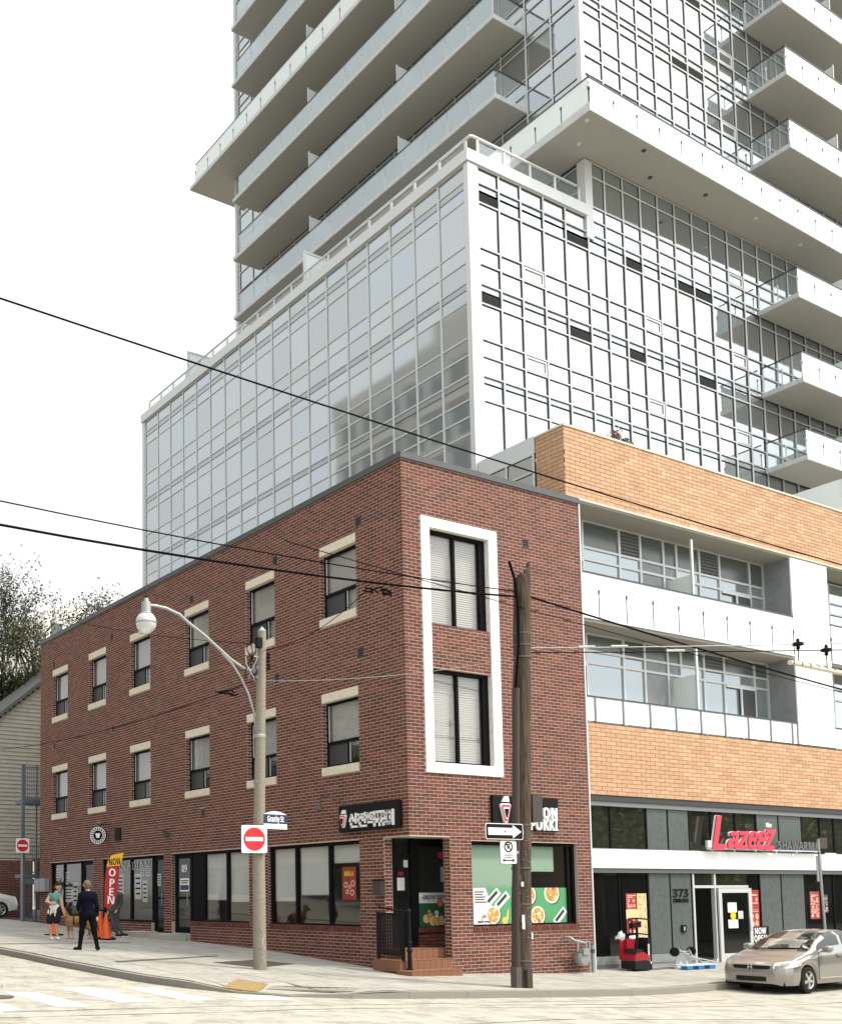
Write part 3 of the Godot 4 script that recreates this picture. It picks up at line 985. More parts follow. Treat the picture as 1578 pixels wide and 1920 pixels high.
# glass guard along a line: panels, top rail, clips
func guard(parent: Node3D, list: Array, a: Vector3, b: Vector3, y0: float, y1: float, m: Material, step := 1.22, clip := true) -> void:
	var d := b - a
	var len_ := d.length()
	var n := maxi(1, int(round(len_ / step)))
	var ud := d / len_
	var bb := Basis(ud, Vector3.UP, ud.cross(Vector3.UP))
	var clips := MB.new()
	for k in n:
		var at := a + ud * (len_ * (k + 0.5) / n)
		at.y = (y0 + y1) * 0.5
		list.append({"mesh": box_mesh(Vector3(len_ / n - 0.018, y1 - y0, 0.014)), "mat": m, "xf": Transform3D(bb, at), "size": len_ / n * (y1 - y0)})
		for e in [0, 1]:
			if k == 0 or e == 1:
				var p: Vector3 = a + ud * (len_ * (k + e) / n)
				clips.box(Vector3(p.x, lerpf(y0, y1, 0.36), p.z), Vector3(0.035, (y1 - y0) * 0.62, 0.022), bb)
				clips.box(Vector3(p.x, lerpf(y0, y1, 0.62), p.z), Vector3(0.05, 0.09, 0.06), bb)
	if clip: mbp(parent, "glass_clips", clips, M.rail_dark if m == M.frosted else M.aluminium).set_meta("kind", "stuff")
	var rail := MB.new()
	rail.box(Vector3((a.x + b.x) * 0.5, y1 + 0.02, (a.z + b.z) * 0.5), Vector3(len_ + 0.04, 0.04, 0.05), bb)
	mbp(parent, "top_rail", rail, M.rail_dark)
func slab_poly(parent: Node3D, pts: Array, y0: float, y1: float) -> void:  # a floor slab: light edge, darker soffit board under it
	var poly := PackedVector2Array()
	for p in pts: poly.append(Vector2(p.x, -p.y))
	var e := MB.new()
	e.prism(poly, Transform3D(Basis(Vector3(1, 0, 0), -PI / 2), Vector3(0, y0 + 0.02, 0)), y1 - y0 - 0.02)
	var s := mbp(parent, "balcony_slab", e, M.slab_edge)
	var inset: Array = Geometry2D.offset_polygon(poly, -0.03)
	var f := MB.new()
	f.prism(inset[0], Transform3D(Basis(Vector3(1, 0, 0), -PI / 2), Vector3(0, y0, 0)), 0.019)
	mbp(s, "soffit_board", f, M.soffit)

func build_condo() -> void:
	var t := thing("condominium_building", "glass condominium tower with long balconies on an orange brick base", "building")
	var panes := []
	var guards := []
	var zc := -3.85
	# solid cores behind the glass
	var core := MB.new()
	core.span(Vector3(6.75, 13.6, zc - 0.25), Vector3(34, 25.4, -25.7))
	core.span(Vector3(12.4, 25.401, zc - 0.25), Vector3(34, 62, -25.75))
	core.span(Vector3(12.399, 5.0, -1.9), Vector3(34, 13.5, -25.7))
	core.span(Vector3(6.62, 5.0, -3.2), Vector3(12.398, 13.5, -25.7))
	mbp(t, "core", core, M.interior)
	# --- podium side face (x = 6.5), seen over the brick roof
	var ys := [12.9, 13.9, 14.3, 15.05, 15.45, 16.6, 17.15, 17.70, 18.265, 18.50, 19.15, 19.71, 20.89, 21.29, 21.54, 22.21, 22.76, 24.26, 24.66, 24.92, 25.45]
	var us := [3.97]
	for k in range(1, 18): us.append(3.97 + 1.2065 * k)
	us.append(25.75)
	curtain(t, "podium_side", panes, Vector3(6.5, 0, 0), Vector3(0, 0, -1), Vector3(-1, 0, 0), us, ys, {}, 0.08, M.aluminium, [], [18.265, 21.29, 24.66], 0.03)
	# --- podium front face
	var fu := [6.86, 7.80, 8.80, 9.87, 10.95, 12.10, 13.04, 14.0, 14.96, 15.93, 16.9, 17.92, 19.02, 20.08, 21.06, 22.02, 23.03, 24.05, 25.1, 26.15, 27.2, 28.3, 29.4]
	var fy := [15.0, 15.3, 17.70, 18.265, 18.50, 19.15, 19.71, 20.89, 21.29, 21.54, 22.21, 22.76, 24.26, 24.66]
	var sp_ := {}
	for a in [0, 4, 7, 10, 11]:
		for b in [7, 12]:
			sp_[Vector2i(a + (1 if (b == 7 and a == 10) else 0), b)] = "louvre"
	for a in [2, 8, 13]:
		for b in [5, 10]: sp_[Vector2i(a, b)] = "vent"
	sp_[Vector2i(12, 1)] = "louvre"
	curtain(t, "podium_front", panes, Vector3(0, 0, zc), Vector3(1, 0, 0), Vector3(0, 0, 1), fu, fy, sp_, 0.066, M.front_frame, [], [18.265, 21.29, 24.66], 0.056)
	var fy2 := [24.66, 24.92, 25.45]
	curtain(t, "podium_front_top", panes, Vector3(0, 0, zc), Vector3(1, 0, 0), Vector3(0, 0, 1), fu.slice(0, 6), fy2, {}, 0.068, M.front_frame, [], [24.66], 0.056)
	var fy3 := [24.66, 24.92, 25.45, 25.95, 27.05, 27.57]
	var vs := {}
	vs[Vector2i(8, 2)] = "vent"
	curtain(t, "podium_attic", panes, Vector3(0, 0, zc), Vector3(1, 0, 0), Vector3(0, 0, 1), fu.slice(5), fy3, vs, 0.062, M.aluminium, [], [24.66])
	# corner post and roof cap with its rail
	var post := MB.new()
	post.span(Vector3(6.42, 12.9, zc + 0.08), Vector3(6.83, 25.45, -3.95))
	mbp(t, "corner_post", post, M.alu_white)
	var cap := MB.new()
	cap.span(Vector3(6.36, 25.47, zc + 0.13), Vector3(6.85, 25.86, -26.05))
	cap.span(Vector3(6.852, 25.47, zc + 0.13), Vector3(12.05, 25.858, zc - 0.35))
	mbp(t, "roof_cap", cap, M.alu_white)
	sp(t, "roof", Vector3(6.86, 25.5, zc - 0.36), Vector3(12.39, 25.7, -25.9), M.slab_edge)
	sp(t, "end_post", Vector3(6.42, 12.9, -25.76), Vector3(6.70, 25.46, -26.0), M.aluminium)
	sp(t, "rear_wall", Vector3(6.72, 12.9, -25.72), Vector3(34, 25.46, -25.95), M.grey_wall)
	sp(t, "rear_wall", Vector3(12.31, 25.7, -25.76), Vector3(34, 62, -25.95), M.grey_wall)
	sp(t, "tower_post", Vector3(12.0, 24.7, zc + 0.09), Vector3(12.36, 27.55, zc - 0.25), M.alu_white)
	var rail := MB.new()
	for k in 19:
		var z := -4.0 - k * 1.2
		rail.span(Vector3(6.62, 25.87, z), Vector3(6.66, 26.40, z - 0.10))
	rail.span(Vector3(6.60, 26.41, zc + 0.03), Vector3(6.68, 26.46, -25.6))
	for k in 5:
		var x := 6.9 + k * 1.2
		rail.span(Vector3(x, 25.87, zc), Vector3(x + 0.08, 26.40, zc + 0.04))
	rail.span(Vector3(6.682, 26.412, zc - 0.02), Vector3(11.6, 26.462, zc + 0.06))
	mbp(t, "roof_rail", rail, M.aluminium)
	for k in 18:
		guards.append({"mesh": box_mesh(Vector3(1.05, 0.44, 0.012)), "mat": M.clear_glass, "xf": Transform3D(Basis(Vector3(0, 0, -1), Vector3.UP, Vector3(1, 0, 0)), Vector3(6.67, 26.12, -4.65 - k * 1.2)), "size": 0.4})
	for k in 4:
		guards.append({"mesh": box_mesh(Vector3(1.08, 0.44, 0.012)), "mat": M.clear_glass, "xf": Transform3D(Basis.IDENTITY, Vector3(7.54 + k * 1.2, 26.12, zc + 0.0)), "size": 0.4})
	# roof terrace divider frames
	for z in [-13.2, -22.4]:
		var f := MB.new()
		f.span(Vector3(6.95, 25.7, z), Vector3(7.03, 27.7, z - 0.08))
		f.span(Vector3(7.032, 27.62, z), Vector3(9.2, 27.7, z - 0.08))
		mbp(t, "terrace_divider_frame", f, M.alu_white)
		sp(t, "terrace_divider", Vector3(7.04, 25.75, z - 0.02), Vector3(9.2, 27.6, z - 0.05), M.frosted)
	# glass face of the recessed floor above the podium roof and the tower above it, x = 12.15
	var lev := []
	for k in 8: lev.append(30.85 + 3.08 * k)
	var ly := [25.8, 26.6, 27.5]
	var tu := [3.95, 5.1, 6.27]
	for k in range(1, 17): tu.append(6.27 + 1.2185 * k)
	tu.append(25.9)
	curtain(t, "tower_side_base", panes, Vector3(12.15, 0, 0), Vector3(0, 0, -1), Vector3(-1, 0, 0), tu, ly)
	var ty := [27.9, 28.4, 29.0, 30.45]
	for k in 7:
		var b: float = lev[k] - 0.1
		ty.append_array([b, b + 0.95, b + 1.5])
		ty.append(b + 2.75)
	curtain(t, "tower_side", panes, Vector3(12.15, 0, 0), Vector3(0, 0, -1), Vector3(-1, 0, 0), tu, ty)
	var fyt := [28.0, 28.45, 29.0, 30.2]
	for k in 6:
		var b := 30.6 + 2.97 * k
		fyt.append_array([b, b + 0.28, b + 0.95, b + 1.5, b + 2.6])
	var tx := [12.22]
	for k in range(1, 18): tx.append(12.22 + 0.985 * k)
	var tsp := {}
	for a in [5, 6]:
		for b in [3, 8, 13]: tsp[Vector2i(a, b)] = "louvre"
	for b in [1, 6, 11]: tsp[Vector2i(8, b)] = "vent"
	curtain(t, "tower_front", panes, Vector3(0, 0, zc), Vector3(1, 0, 0), Vector3(0, 0, 1), tx, fyt, tsp, 0.064, M.front_frame, [], [], 0.05)
	sp(t, "tower_corner_post", Vector3(12.02, 27.95, zc + 0.09), Vector3(12.20, 55, zc - 0.1), M.alu_white)
	sp(t, "tower_end_post", Vector3(12.05, 25.8, -25.92), Vector3(12.30, 55, -26.12), M.aluminium)
	# --- balconies on the tower side
	for k in 7:
		var L: float = lev[k]
		var za := -6.27
		var zb := -23.85
		var m: Material = M.balcony_glass
		if k == 3:
			zb = -28.0
			m = M.frosted
		var pts := [Vector2(10.46, za), Vector2(12.08, za), Vector2(12.08, zb), Vector2(10.46, zb)]
		if k == 3: pts = [Vector2(10.40, za), Vector2(12.04, za), Vector2(12.04, -26.2), Vector2(13.6, -26.2), Vector2(13.6, zb), Vector2(10.40, zb)]
		slab_poly(t, pts, L, L + 0.20)
		var gx: float = pts[0].x + 0.06
		guard(t, guards, Vector3(gx, 0, za - 0.06), Vector3(gx, 0, zb + (0.5 if k != 3 else 0.55)), L + 0.10, L + 1.14, m)
		guard(t, guards, Vector3(gx, 0, za - 0.05), Vector3(12.06, 0, za - 0.05), L + 0.205, L + 1.14, M.clear_glass, 1.6)
		for z in [-11.6, -17.6]:
			sp(t, "balcony_divider", Vector3(10.62, L + 0.25, z), Vector3(12.0, L + 1.95, z - 0.03), M.frosted)
			sp(t, "divider_post", Vector3(10.58, L + 0.2, z + 0.01), Vector3(10.62, L + 2.0, z - 0.04), M.aluminium)
	# --- the deep slab over the podium attic
	var big := [Vector2(10.33, -2.14), Vector2(30.0, -2.52), Vector2(30.0, -3.80), Vector2(12.10, -3.80), Vector2(12.10, -9.0), Vector2(10.33, -9.0)]
	slab_poly(t, big, 27.6, 27.9)
	guard(t, guards, Vector3(10.40, 0, -2.20), Vector3(29.9, 0, -2.57), 27.78, 28.80, M.frosted, 1.2)
	guard(t, guards, Vector3(10.38, 0, -2.21), Vector3(10.38, 0, -8.9), 27.88, 28.80, M.frosted, 1.2)
	for p in [[10.62, -2.5], [11.3, -3.4], [13.5, -2.5], [14.9, -3.3], [17.5, -2.9], [20.4, -2.8], [23.5, -2.9]]:
		var dl := MB.new()
		dl.lathe([[0.0, -0.03], [0.07, -0.03], [0.08, 0.0]], Transform3D(Basis.IDENTITY, Vector3(p[0], 27.6, p[1])), 12)
		mbp(t, "downlight", dl, M.dark_metal if rng.randf() < 0.5 else M.alu_white)
	# --- balconies on the shop street side
	for L in [18.25, 21.26, 24.58, 30.55, 33.52, 36.48, 39.45]:
		slab_poly(t, [Vector2(21.83, -2.14), Vector2(31, -2.14), Vector2(31, -3.76), Vector2(21.83, -3.76)], L, L + 0.20)
		guard(t, guards, Vector3(21.9, 0, -2.2), Vector3(30.9, 0, -2.2), L + 0.12, L + 1.2, M.frosted, 1.2)
		guard(t, guards, Vector3(21.88, 0, -2.2), Vector3(21.88, 0, -3.74), L + 0.205, L + 1.2, M.clear_glass, 0.8)
		sp(t, "balcony_divider", Vector3(25.4, L + 0.25, -2.3), Vector3(25.43, L + 1.9, -3.7), M.frosted)
		sp(t, "divider_post", Vector3(25.39, L + 0.2, -2.26), Vector3(25.44, L + 1.95, -2.3), M.alu_white)
	# a chair and a box left on two of the balconies are too small to tell; the terrace divider by the orange parapet
	sp(t, "terrace_divider", Vector3(21.4, 15.2, -0.7), Vector3(21.43, 16.95, -2.6), M.frosted)
	sp(t, "terrace_divider_frame", Vector3(21.36, 15.2, -0.62), Vector3(21.48, 17.0, -0.7), M.alu_white)
	# --- orange brick bands
	var list := []
	var band := MB.new()
	for y in [[13.47, 15.5], [4.96, 7.02]]:
		var x0 := 6.52
		band.span(Vector3(x0 + 0.012, y[0] + 0.01, -0.476), Vector3(30, y[1] - 0.006, -0.80))
		lay(list, Vector3(0, 0, -0.47), Vector3(1, 0, 0), Vector3(0, 0, 1), x0, 30.0, y[0], y[1], [], 0.1192, 0.43, 6, 0.010, 0.06, 0.37)
	lay(list, Vector3(6.52, 0, 0), Vector3(0, 0, -1), Vector3(-1, 0, 0), 0.47, 1.5, 13.47, 15.5, [], 0.1192, 0.43, 6, 0.010, 0.06, 0.37)
	band.span(Vector3(6.527, 13.48, -0.801), Vector3(6.9, 15.494, -1.5))
	mbp(t, "band_backing", band, M.orange_mortar)
	var tints := [Vector3(0.5, 0.305, 0.17), Vector3(0.515, 0.32, 0.18), Vector3(0.485, 0.285, 0.16), Vector3(0.505, 0.295, 0.172), Vector3(0.525, 0.33, 0.19), Vector3(0.48, 0.275, 0.16)]
	var all := mat("orange_brick_all", Color(1, 1, 1), 0.75)
	all.vertex_color_use_as_albedo = true
	put_bricks(t, "orange_brick", list, M.orange, tints, all)
	var trim := MB.new()
	trim.span(Vector3(6.50, 15.501, -0.44), Vector3(30, 15.56, -0.84))
	trim.span(Vector3(6.50, 15.501, -0.841), Vector3(6.92, 15.56, -1.52))
	trim.span(Vector3(6.55, 13.41, -0.45), Vector3(30, 13.466, -0.79))
	mbp(t, "band_trim", trim, M.stone)
	# parapet and glazing left of the orange return
	sp(t, "terrace_parapet", Vector3(6.50, 15.06, -1.53), Vector3(6.86, 15.58, -3.76), M.alu_white)
	curtain(t, "terrace_side", panes, Vector3(6.52, 0, 0), Vector3(0, 0, -1), Vector3(-1, 0, 0), [1.55, 2.6, 3.7], [12.9, 13.9, 14.5, 15.03])
	sp(t, "terrace_floor", Vector3(6.93, 14.6, -0.82), Vector3(30, 15.0, zc + 0.1), M.slab_edge)
	# --- the two loggia storeys between the bands
	var x1 := 17.45
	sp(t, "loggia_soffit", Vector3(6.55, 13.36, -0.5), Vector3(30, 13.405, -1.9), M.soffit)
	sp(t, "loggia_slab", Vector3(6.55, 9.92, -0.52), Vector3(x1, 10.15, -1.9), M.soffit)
	sp(t, "loggia_floor", Vector3(6.55, 6.75, -0.81), Vector3(30, 6.95, -1.9), M.slab_edge)
	guard(t, guards, Vector3(6.56, 0, -0.47), Vector3(17.40, 0, -0.47), 10.0, 11.32, M.frosted, 1.205)
	guard(t, guards, Vector3(6.56, 0, -0.52), Vector3(17.40, 0, -0.52), 7.06, 7.74, M.frosted, 1.205, false)
	var posts := MB.new()
	for k in 10:
		posts.span(Vector3(7.46 + k * 1.205 - (0.26 if k == 9 else 0.0), 7.03, -0.49), Vector3(7.52 + k * 1.205 - (0.26 if k == 9 else 0.0), 7.74, -0.56))
	mbp(t, "guard_posts", posts, M.grey_trim)
	for y in [7.0, 10.15]:
		var hh := 2.9 if y < 8.0 else 3.2
		var yy := [y, y + 2.02, y + 2.38, y + hh]
		loggia_wall(t, panes, yy)
	# white panelled pier with joints
	for e in [[17.45, 18.02], [18.03, 18.82], [18.83, 19.60]]:
		for y in [[7.06, 8.0], [8.01, 11.40], [11.41, 13.36]]:
			sp(t, "white_panel", Vector3(e[0], y[0], -0.47), Vector3(e[1], y[1], -0.52), M.white_panel)
	for y in [[7.06, 11.40], [11.41, 13.36]]:
		sp(t, "side_panel", Vector3(17.46, y[0], -0.53), Vector3(17.52, y[1], -1.85), M.grey_wall)
	sp(t, "pier_core", Vector3(17.53, 7.0, -0.53), Vector3(19.58, 13.36, -1.88), M.grey_wall)
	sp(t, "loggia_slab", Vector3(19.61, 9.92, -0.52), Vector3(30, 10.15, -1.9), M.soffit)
	guard(t, guards, Vector3(19.64, 0, -0.47), Vector3(29.9, 0, -0.47), 10.0, 11.32, M.frosted, 1.205)
	guard(t, guards, Vector3(19.64, 0, -0.52), Vector3(29.9, 0, -0.52), 7.06, 7.74, M.frosted, 1.205)
	for y in [7.0, 10.15]:
		curtain(t, "far_loggia", panes, Vector3(0, 0, -1.42), Vector3(1, 0, 0), Vector3(0, 0, 1), [19.65, 20.5, 21.3, 22.5, 24.0, 25.5, 27.0, 28.5, 30.0], [y, y + 2.0, y + 2.4, y + 3.1])
	# --- ground floor
	shop_floor(t, panes)
	pieces(t, "window_pane", panes)
	pieces(t, "balcony_panel", guards)

func loggia_wall(t: Node3D, _panes: Array, yy: Array) -> void:
	var z := -1.42
	var us := [6.60, 8.33, 10.0, 10.99, 12.11, 12.76, 13.94, 15.0, 16.66, 17.45]
	var f := MB.new()
	for u in us:
		f.span(Vector3(u - 0.045, yy[0], z), Vector3(u + 0.045, yy[3], z - 0.09))
	for y in yy:
		for k in us.size() - 1:
			f.span(Vector3(us[k] + 0.046, y - 0.035, z - 0.005), Vector3(us[k + 1] - 0.046, y + 0.035, z - 0.088))
	mbp(t, "loggia_frame", f, M.aluminium)
	for k in us.size() - 1:
		for b in 3:
			var a := Vector3(us[k] + 0.046, yy[b] + 0.035, z - 0.045)
			var c := Vector3(us[k + 1] - 0.046, yy[b + 1] - 0.035, z - 0.053)
			if b == 2:
				if k in [2, 6]:
					var lv := sp(t, "louvre", a, c, M.louvre)
					for s in 6: bx(lv, "slat", Vector3(0, -0.3 + s * 0.11, 0.03), Vector3(c.x - a.x - 0.04, 0.02, 0.04), M.grey_trim)
				else:
					sp(t, "transom_panel", a, c, M.grey_panel)
				continue
			if k == 3 or k == 4:
				sp(t, "blank_panel", a, c, M.grey_wall)
				continue
			sp(t, "window_pane", a, c, M.loggia_glass)
			if k in [0, 7] and b == 0:
				var d := MB.new()
				var xm: float = (us[k] + us[k + 1]) * 0.5
				d.span(Vector3(us[k] + 0.05, yy[1] - 0.12, z + 0.004), Vector3(us[k + 1] - 0.05, yy[1] - 0.04, z + 0.04))
				d.span(Vector3(xm - 0.04, yy[0], z + 0.003), Vector3(xm + 0.04, yy[1] - 0.121, z + 0.04))
				mbp(t, "sliding_door_frame", d, M.alu_white)
				sp(t, "sliding_door_screen", Vector3(xm + 0.05, yy[0] + 0.05, z + 0.002), Vector3(us[k + 1] - 0.06, yy[1] - 0.13, z + 0.02), M.dark_metal)
			else:
				var cb := MB.new()
				var x: float = a.x + 0.05
				while x < c.x - 0.06:
					cb.box(Vector3(x, (a.y + c.y) * 0.5, z - 0.2), Vector3(0.105, c.y - a.y, 0.008), Basis(Vector3.UP, 0.45))
					x += 0.115
				mbp(t, "curtain", cb, M.curtain)
	sp(t, "loggia_divider", Vector3(12.30, yy[0] + 0.1, -0.62), Vector3(12.33, yy[0] + 1.9, -1.40), M.frosted)
	sp(t, "divider_post", Vector3(12.27, yy[0], -0.56), Vector3(12.36, yy[3] - 0.2, -0.615), M.aluminium)

func shop_floor(t: Node3D, _panes: Array) -> void:
	var z := -0.60
	# interior
	var room := MB.new()
	room.span(Vector3(6.6, 0.02, -0.7), Vector3(30, 0.10, -7.5))
	room.span(Vector3(6.6, 0.1, -7.4), Vector3(30, 4.9, -7.5))
	room.span(Vector3(6.55, 0.1, -0.75), Vector3(6.62, 4.9, -7.39))
	room.span(Vector3(6.6, 4.86, -0.62), Vector3(30, 4.95, -7.5))
	room.span(Vector3(29.8, 0.1, -0.75), Vector3(29.9, 4.85, -7.39))
	room.span(Vector3(12.64, 0.1, -1.6), Vector3(12.74, 4.8, -7.39))
	mbp(t, "shop_interior", room, M.interior)
	sp(t, "fascia", Vector3(6.52, 4.80, -0.50), Vector3(30, 4.955, -0.66), M.dark_metal)
	sp(t, "fascia_rail", Vector3(6.52, 4.66, -0.535), Vector3(30, 4.795, -0.66), M.grey_trim)
	for k in 8:
		var xa := 6.52 if k == 0 else 9.87 + (k - 1) * 3.36
		var xb := 9.87 + k * 3.36
		sp(t, "white_fascia_panel", Vector3(xa + 0.008, 2.90, -0.45), Vector3(xb - 0.008, 3.43, -0.53), M.white_panel)
	sp(t, "fascia_backing", Vector3(6.52, 2.77, -0.531), Vector3(30, 3.46, -0.66), M.grey_trim)
	sp(t, "plinth", Vector3(6.52, 0.0, -0.56), Vector3(11.62, 0.18, -0.7), M.grey_trim)
	sp(t, "plinth_rail", Vector3(6.52, 0.19, -0.57), Vector3(11.62, 0.42, -0.7), M.grey_wall)
	sp(t, "plinth", Vector3(15.08, 0.0, -0.56), Vector3(30, 0.38, -0.7), M.grey_trim)
	# upper strip
	for e in [[6.52, 8.05, 0], [8.05, 9.63, 0], [9.63, 10.60, 1], [10.60, 11.60, 1], [11.60, 12.68, 0], [12.68, 13.9, 0], [13.9, 15.0, 0], [15.0, 16.2, 1], [16.2, 17.5, 1], [17.5, 18.56, 0], [18.56, 19.4, 0], [19.4, 21.5, 0], [21.5, 23.5, 1], [23.5, 26, 0], [26, 30, 0]]:
		if e[2] == 1: sp(t, "grey_panel", Vector3(e[0] + 0.02, 3.47, z), Vector3(e[1] - 0.02, 4.655, z - 0.03), M.grey_panel)
		else: sp(t, "window_pane", Vector3(e[0] + 0.03, 3.47, z - 0.02), Vector3(e[1] - 0.03, 4.655, z - 0.03), M.tinted_glass)
		sp(t, "mullion", Vector3(e[1] - 0.03, 3.46, z + 0.01), Vector3(e[1] + 0.03, 4.66, z - 0.06), M.black_frame)
	# lower strip
	for e in [[6.52, 8.35, 0, 0.43], [8.45, 9.60, 0, 0.43], [9.64, 10.60, 1, 0.43], [10.60, 11.60, 1, 0.43], [14.42, 15.05, 0, 0.1], [15.08, 16.2, 1, 0.39], [16.2, 17.5, 1, 0.39], [17.55, 19.2, 0, 0.39], [19.25, 21.5, 0, 0.39], [21.55, 24, 1, 0.39], [24, 30, 0, 0.39]]:
		if e[2] == 1: sp(t, "grey_panel", Vector3(e[0] + 0.012, e[3], z), Vector3(e[1] - 0.012, 2.765, z - 0.03), M.grey_panel)
		else: sp(t, "window_pane", Vector3(e[0] + 0.02, e[3], z - 0.02), Vector3(e[1] - 0.02, 2.765, z - 0.03), M.shop_glass)
		sp(t, "mullion", Vector3(e[1] - 0.03, e[3], z + 0.006), Vector3(e[1] + 0.03, 2.766, z - 0.06), M.black_frame)
	# the entrance: frame, transom lights, one leaf standing open
	var f := MB.new()
	f.span(Vector3(11.63, 0.05, z + 0.03), Vector3(11.71, 2.76, z - 0.09))
	f.span(Vector3(12.68, 0.05, z + 0.03), Vector3(12.76, 2.76, z - 0.09))
	f.span(Vector3(11.711, 2.33, z + 0.028), Vector3(12.679, 2.41, z - 0.088))
	f.span(Vector3(12.761, 2.33, z + 0.028), Vector3(14.40, 2.41, z - 0.088))
	mbp(t, "door_frame", f, M.aluminium)
	sp(t, "transom_light", Vector3(11.72, 2.42, z - 0.02), Vector3(12.67, 2.76, z - 0.03), M.tinted_glass)
	sp(t, "transom_light", Vector3(12.77, 2.42, z - 0.02), Vector3(14.40, 2.76, z - 0.03), M.tinted_glass)
	var leaf := Node3D.new()
	leaf.name = "door"
	t.add_child(leaf, true)
	leaf.position = Vector3(12.78, 0.08, z + 0.05)
	leaf.rotation.y = -0.04
	var lf := MB.new()
	lf.span(Vector3(0, 0, 0), Vector3(0.14, 2.24, 0.05))
	lf.span(Vector3(1.42, 0, 0), Vector3(1.56, 2.24, 0.05))
	lf.span(Vector3(0.141, 2.10, 0.001), Vector3(1.419, 2.239, 0.049))
	lf.span(Vector3(0.141, 0.001, 0.001), Vector3(1.419, 0.26, 0.049))
	mbp(leaf, "leaf_frame", lf, M.aluminium)
	sp(leaf, "leaf_glass", Vector3(0.141, 0.261, 0.02), Vector3(1.419, 2.099, 0.03), M.shop_glass)
	tube(leaf, "pull_handle", [Vector3(1.38, 0.92, 0.05), Vector3(1.30, 0.92, 0.14), Vector3(1.30, 1.36, 0.14), Vector3(1.38, 1.36, 0.05)], 0.018, M.steel)
	for e in [[0.38, 1.50, 0.42, 0.30, M.sign_white], [0.38, 1.02, 0.46, 0.26, M.sign_white], [0.86, 1.30, 0.24, 0.24, M.pale_cloth]]:
		sp(leaf, "notice", Vector3(e[0], e[1], 0.052), Vector3(e[0] + e[2], e[1] + e[3], 0.056), e[4])
	var disc := MB.new()
	disc.lathe([[0.13, 0.0], [0.13, 0.006], [0.0, 0.006]], Transform3D(Basis(Vector3(1, 0, 0), PI / 2), Vector3(0.62, 1.40, 0.052)), 20)
	mbp(leaf, "round_sticker", disc, M.flag_yellow)
	text(t, "number", "373", Vector3(11.06, 2.18, z + 0.012), 0.25, M.sign_black, Basis.IDENTITY, 0.02, true, 0.72)
	text(t, "street_name", "CHURCH ST", Vector3(11.06, 1.96, z + 0.012), 0.11, M.sign_black, Basis.IDENTITY, 0.02, true, 0.72)
	var bell := sp(t, "door_buzzer", Vector3(11.02, 1.02, z + 0.001), Vector3(11.22, 1.24, z + 0.05), M.sign_black)
	bx(bell, "button_plate", Vector3(0, 0, 0.028), Vector3(0.08, 0.12, 0.006), M.steel)
# ------------------------------------------------------------------ trees and neighbours
func leaf_quad(b: MB, at: Vector3, s: float, c: Color) -> void:
	var n := Vector3(rng.randfn(), rng.randfn(), rng.randfn()).normalized()
	var u := n.cross(Vector3(rng.randfn(), rng.randfn(), rng.randfn())).normalized() * s
	var w := n.cross(u.normalized()) * s * 0.55
	b.col = c
	b.quad(at - u, at - w, at + u, at + w)
func branch(b: MB, tips: Array, at: Vector3, dirv: Vector3, len_: float, r: float, depth: int, spread_: float) -> void:
	var pts := [at]
	var p := at
	var d := dirv
	for k in 4:
		d = (d + Vector3(rng.randfn(), rng.randfn() * 0.6 + 0.10, rng.randfn()) * 0.13).normalized()
		p += d * len_ / 4.0
		pts.append(p)
		if depth <= 2: tips.append(p)
	b.tube(PackedVector3Array(pts), [r, r * 0.9, r * 0.8, r * 0.7, r * 0.6], 5 if depth < 3 else 8, false)
	if depth == 0: return
	for k in (3 if depth > 1 else 3):
		var dd := (d + Vector3(rng.randfn(), rng.randfn() * 0.5 + 0.25, rng.randfn()).normalized() * spread_).normalized()
		branch(b, tips, pts[4 - (k % 3)], dd, len_ * rng.randf_range(0.62, 0.82), r * 0.55, depth - 1, spread_)
func tree(called: String, label: String, group: String, at: Vector3, height: float, depth: int, per_tip: int, leaf_size: float, cols: Array, spread_ := 0.75, puff := 0.35) -> void:
	var t := thing(called, label, "tree", at, 0.0, group)
	var b := MB.new()
	var tips := []
	branch(b, tips, Vector3(0, -0.1, 0), Vector3(0.03, 1, 0.02).normalized(), height * 0.36, height * 0.022, depth, spread_)
	mbp(t, "trunk", b, M.bark)
	var l := MB.new()
	l.use_col = true
	for p in tips:
		for k in per_tip:
			var c: Color = cols[rng.randi() % cols.size()]
			leaf_quad(l, p + Vector3(rng.randfn(), rng.randfn(), rng.randfn()) * puff, leaf_size * rng.randf_range(0.6, 1.3), c)
	mbp(t, "crown", l, M.leaf)

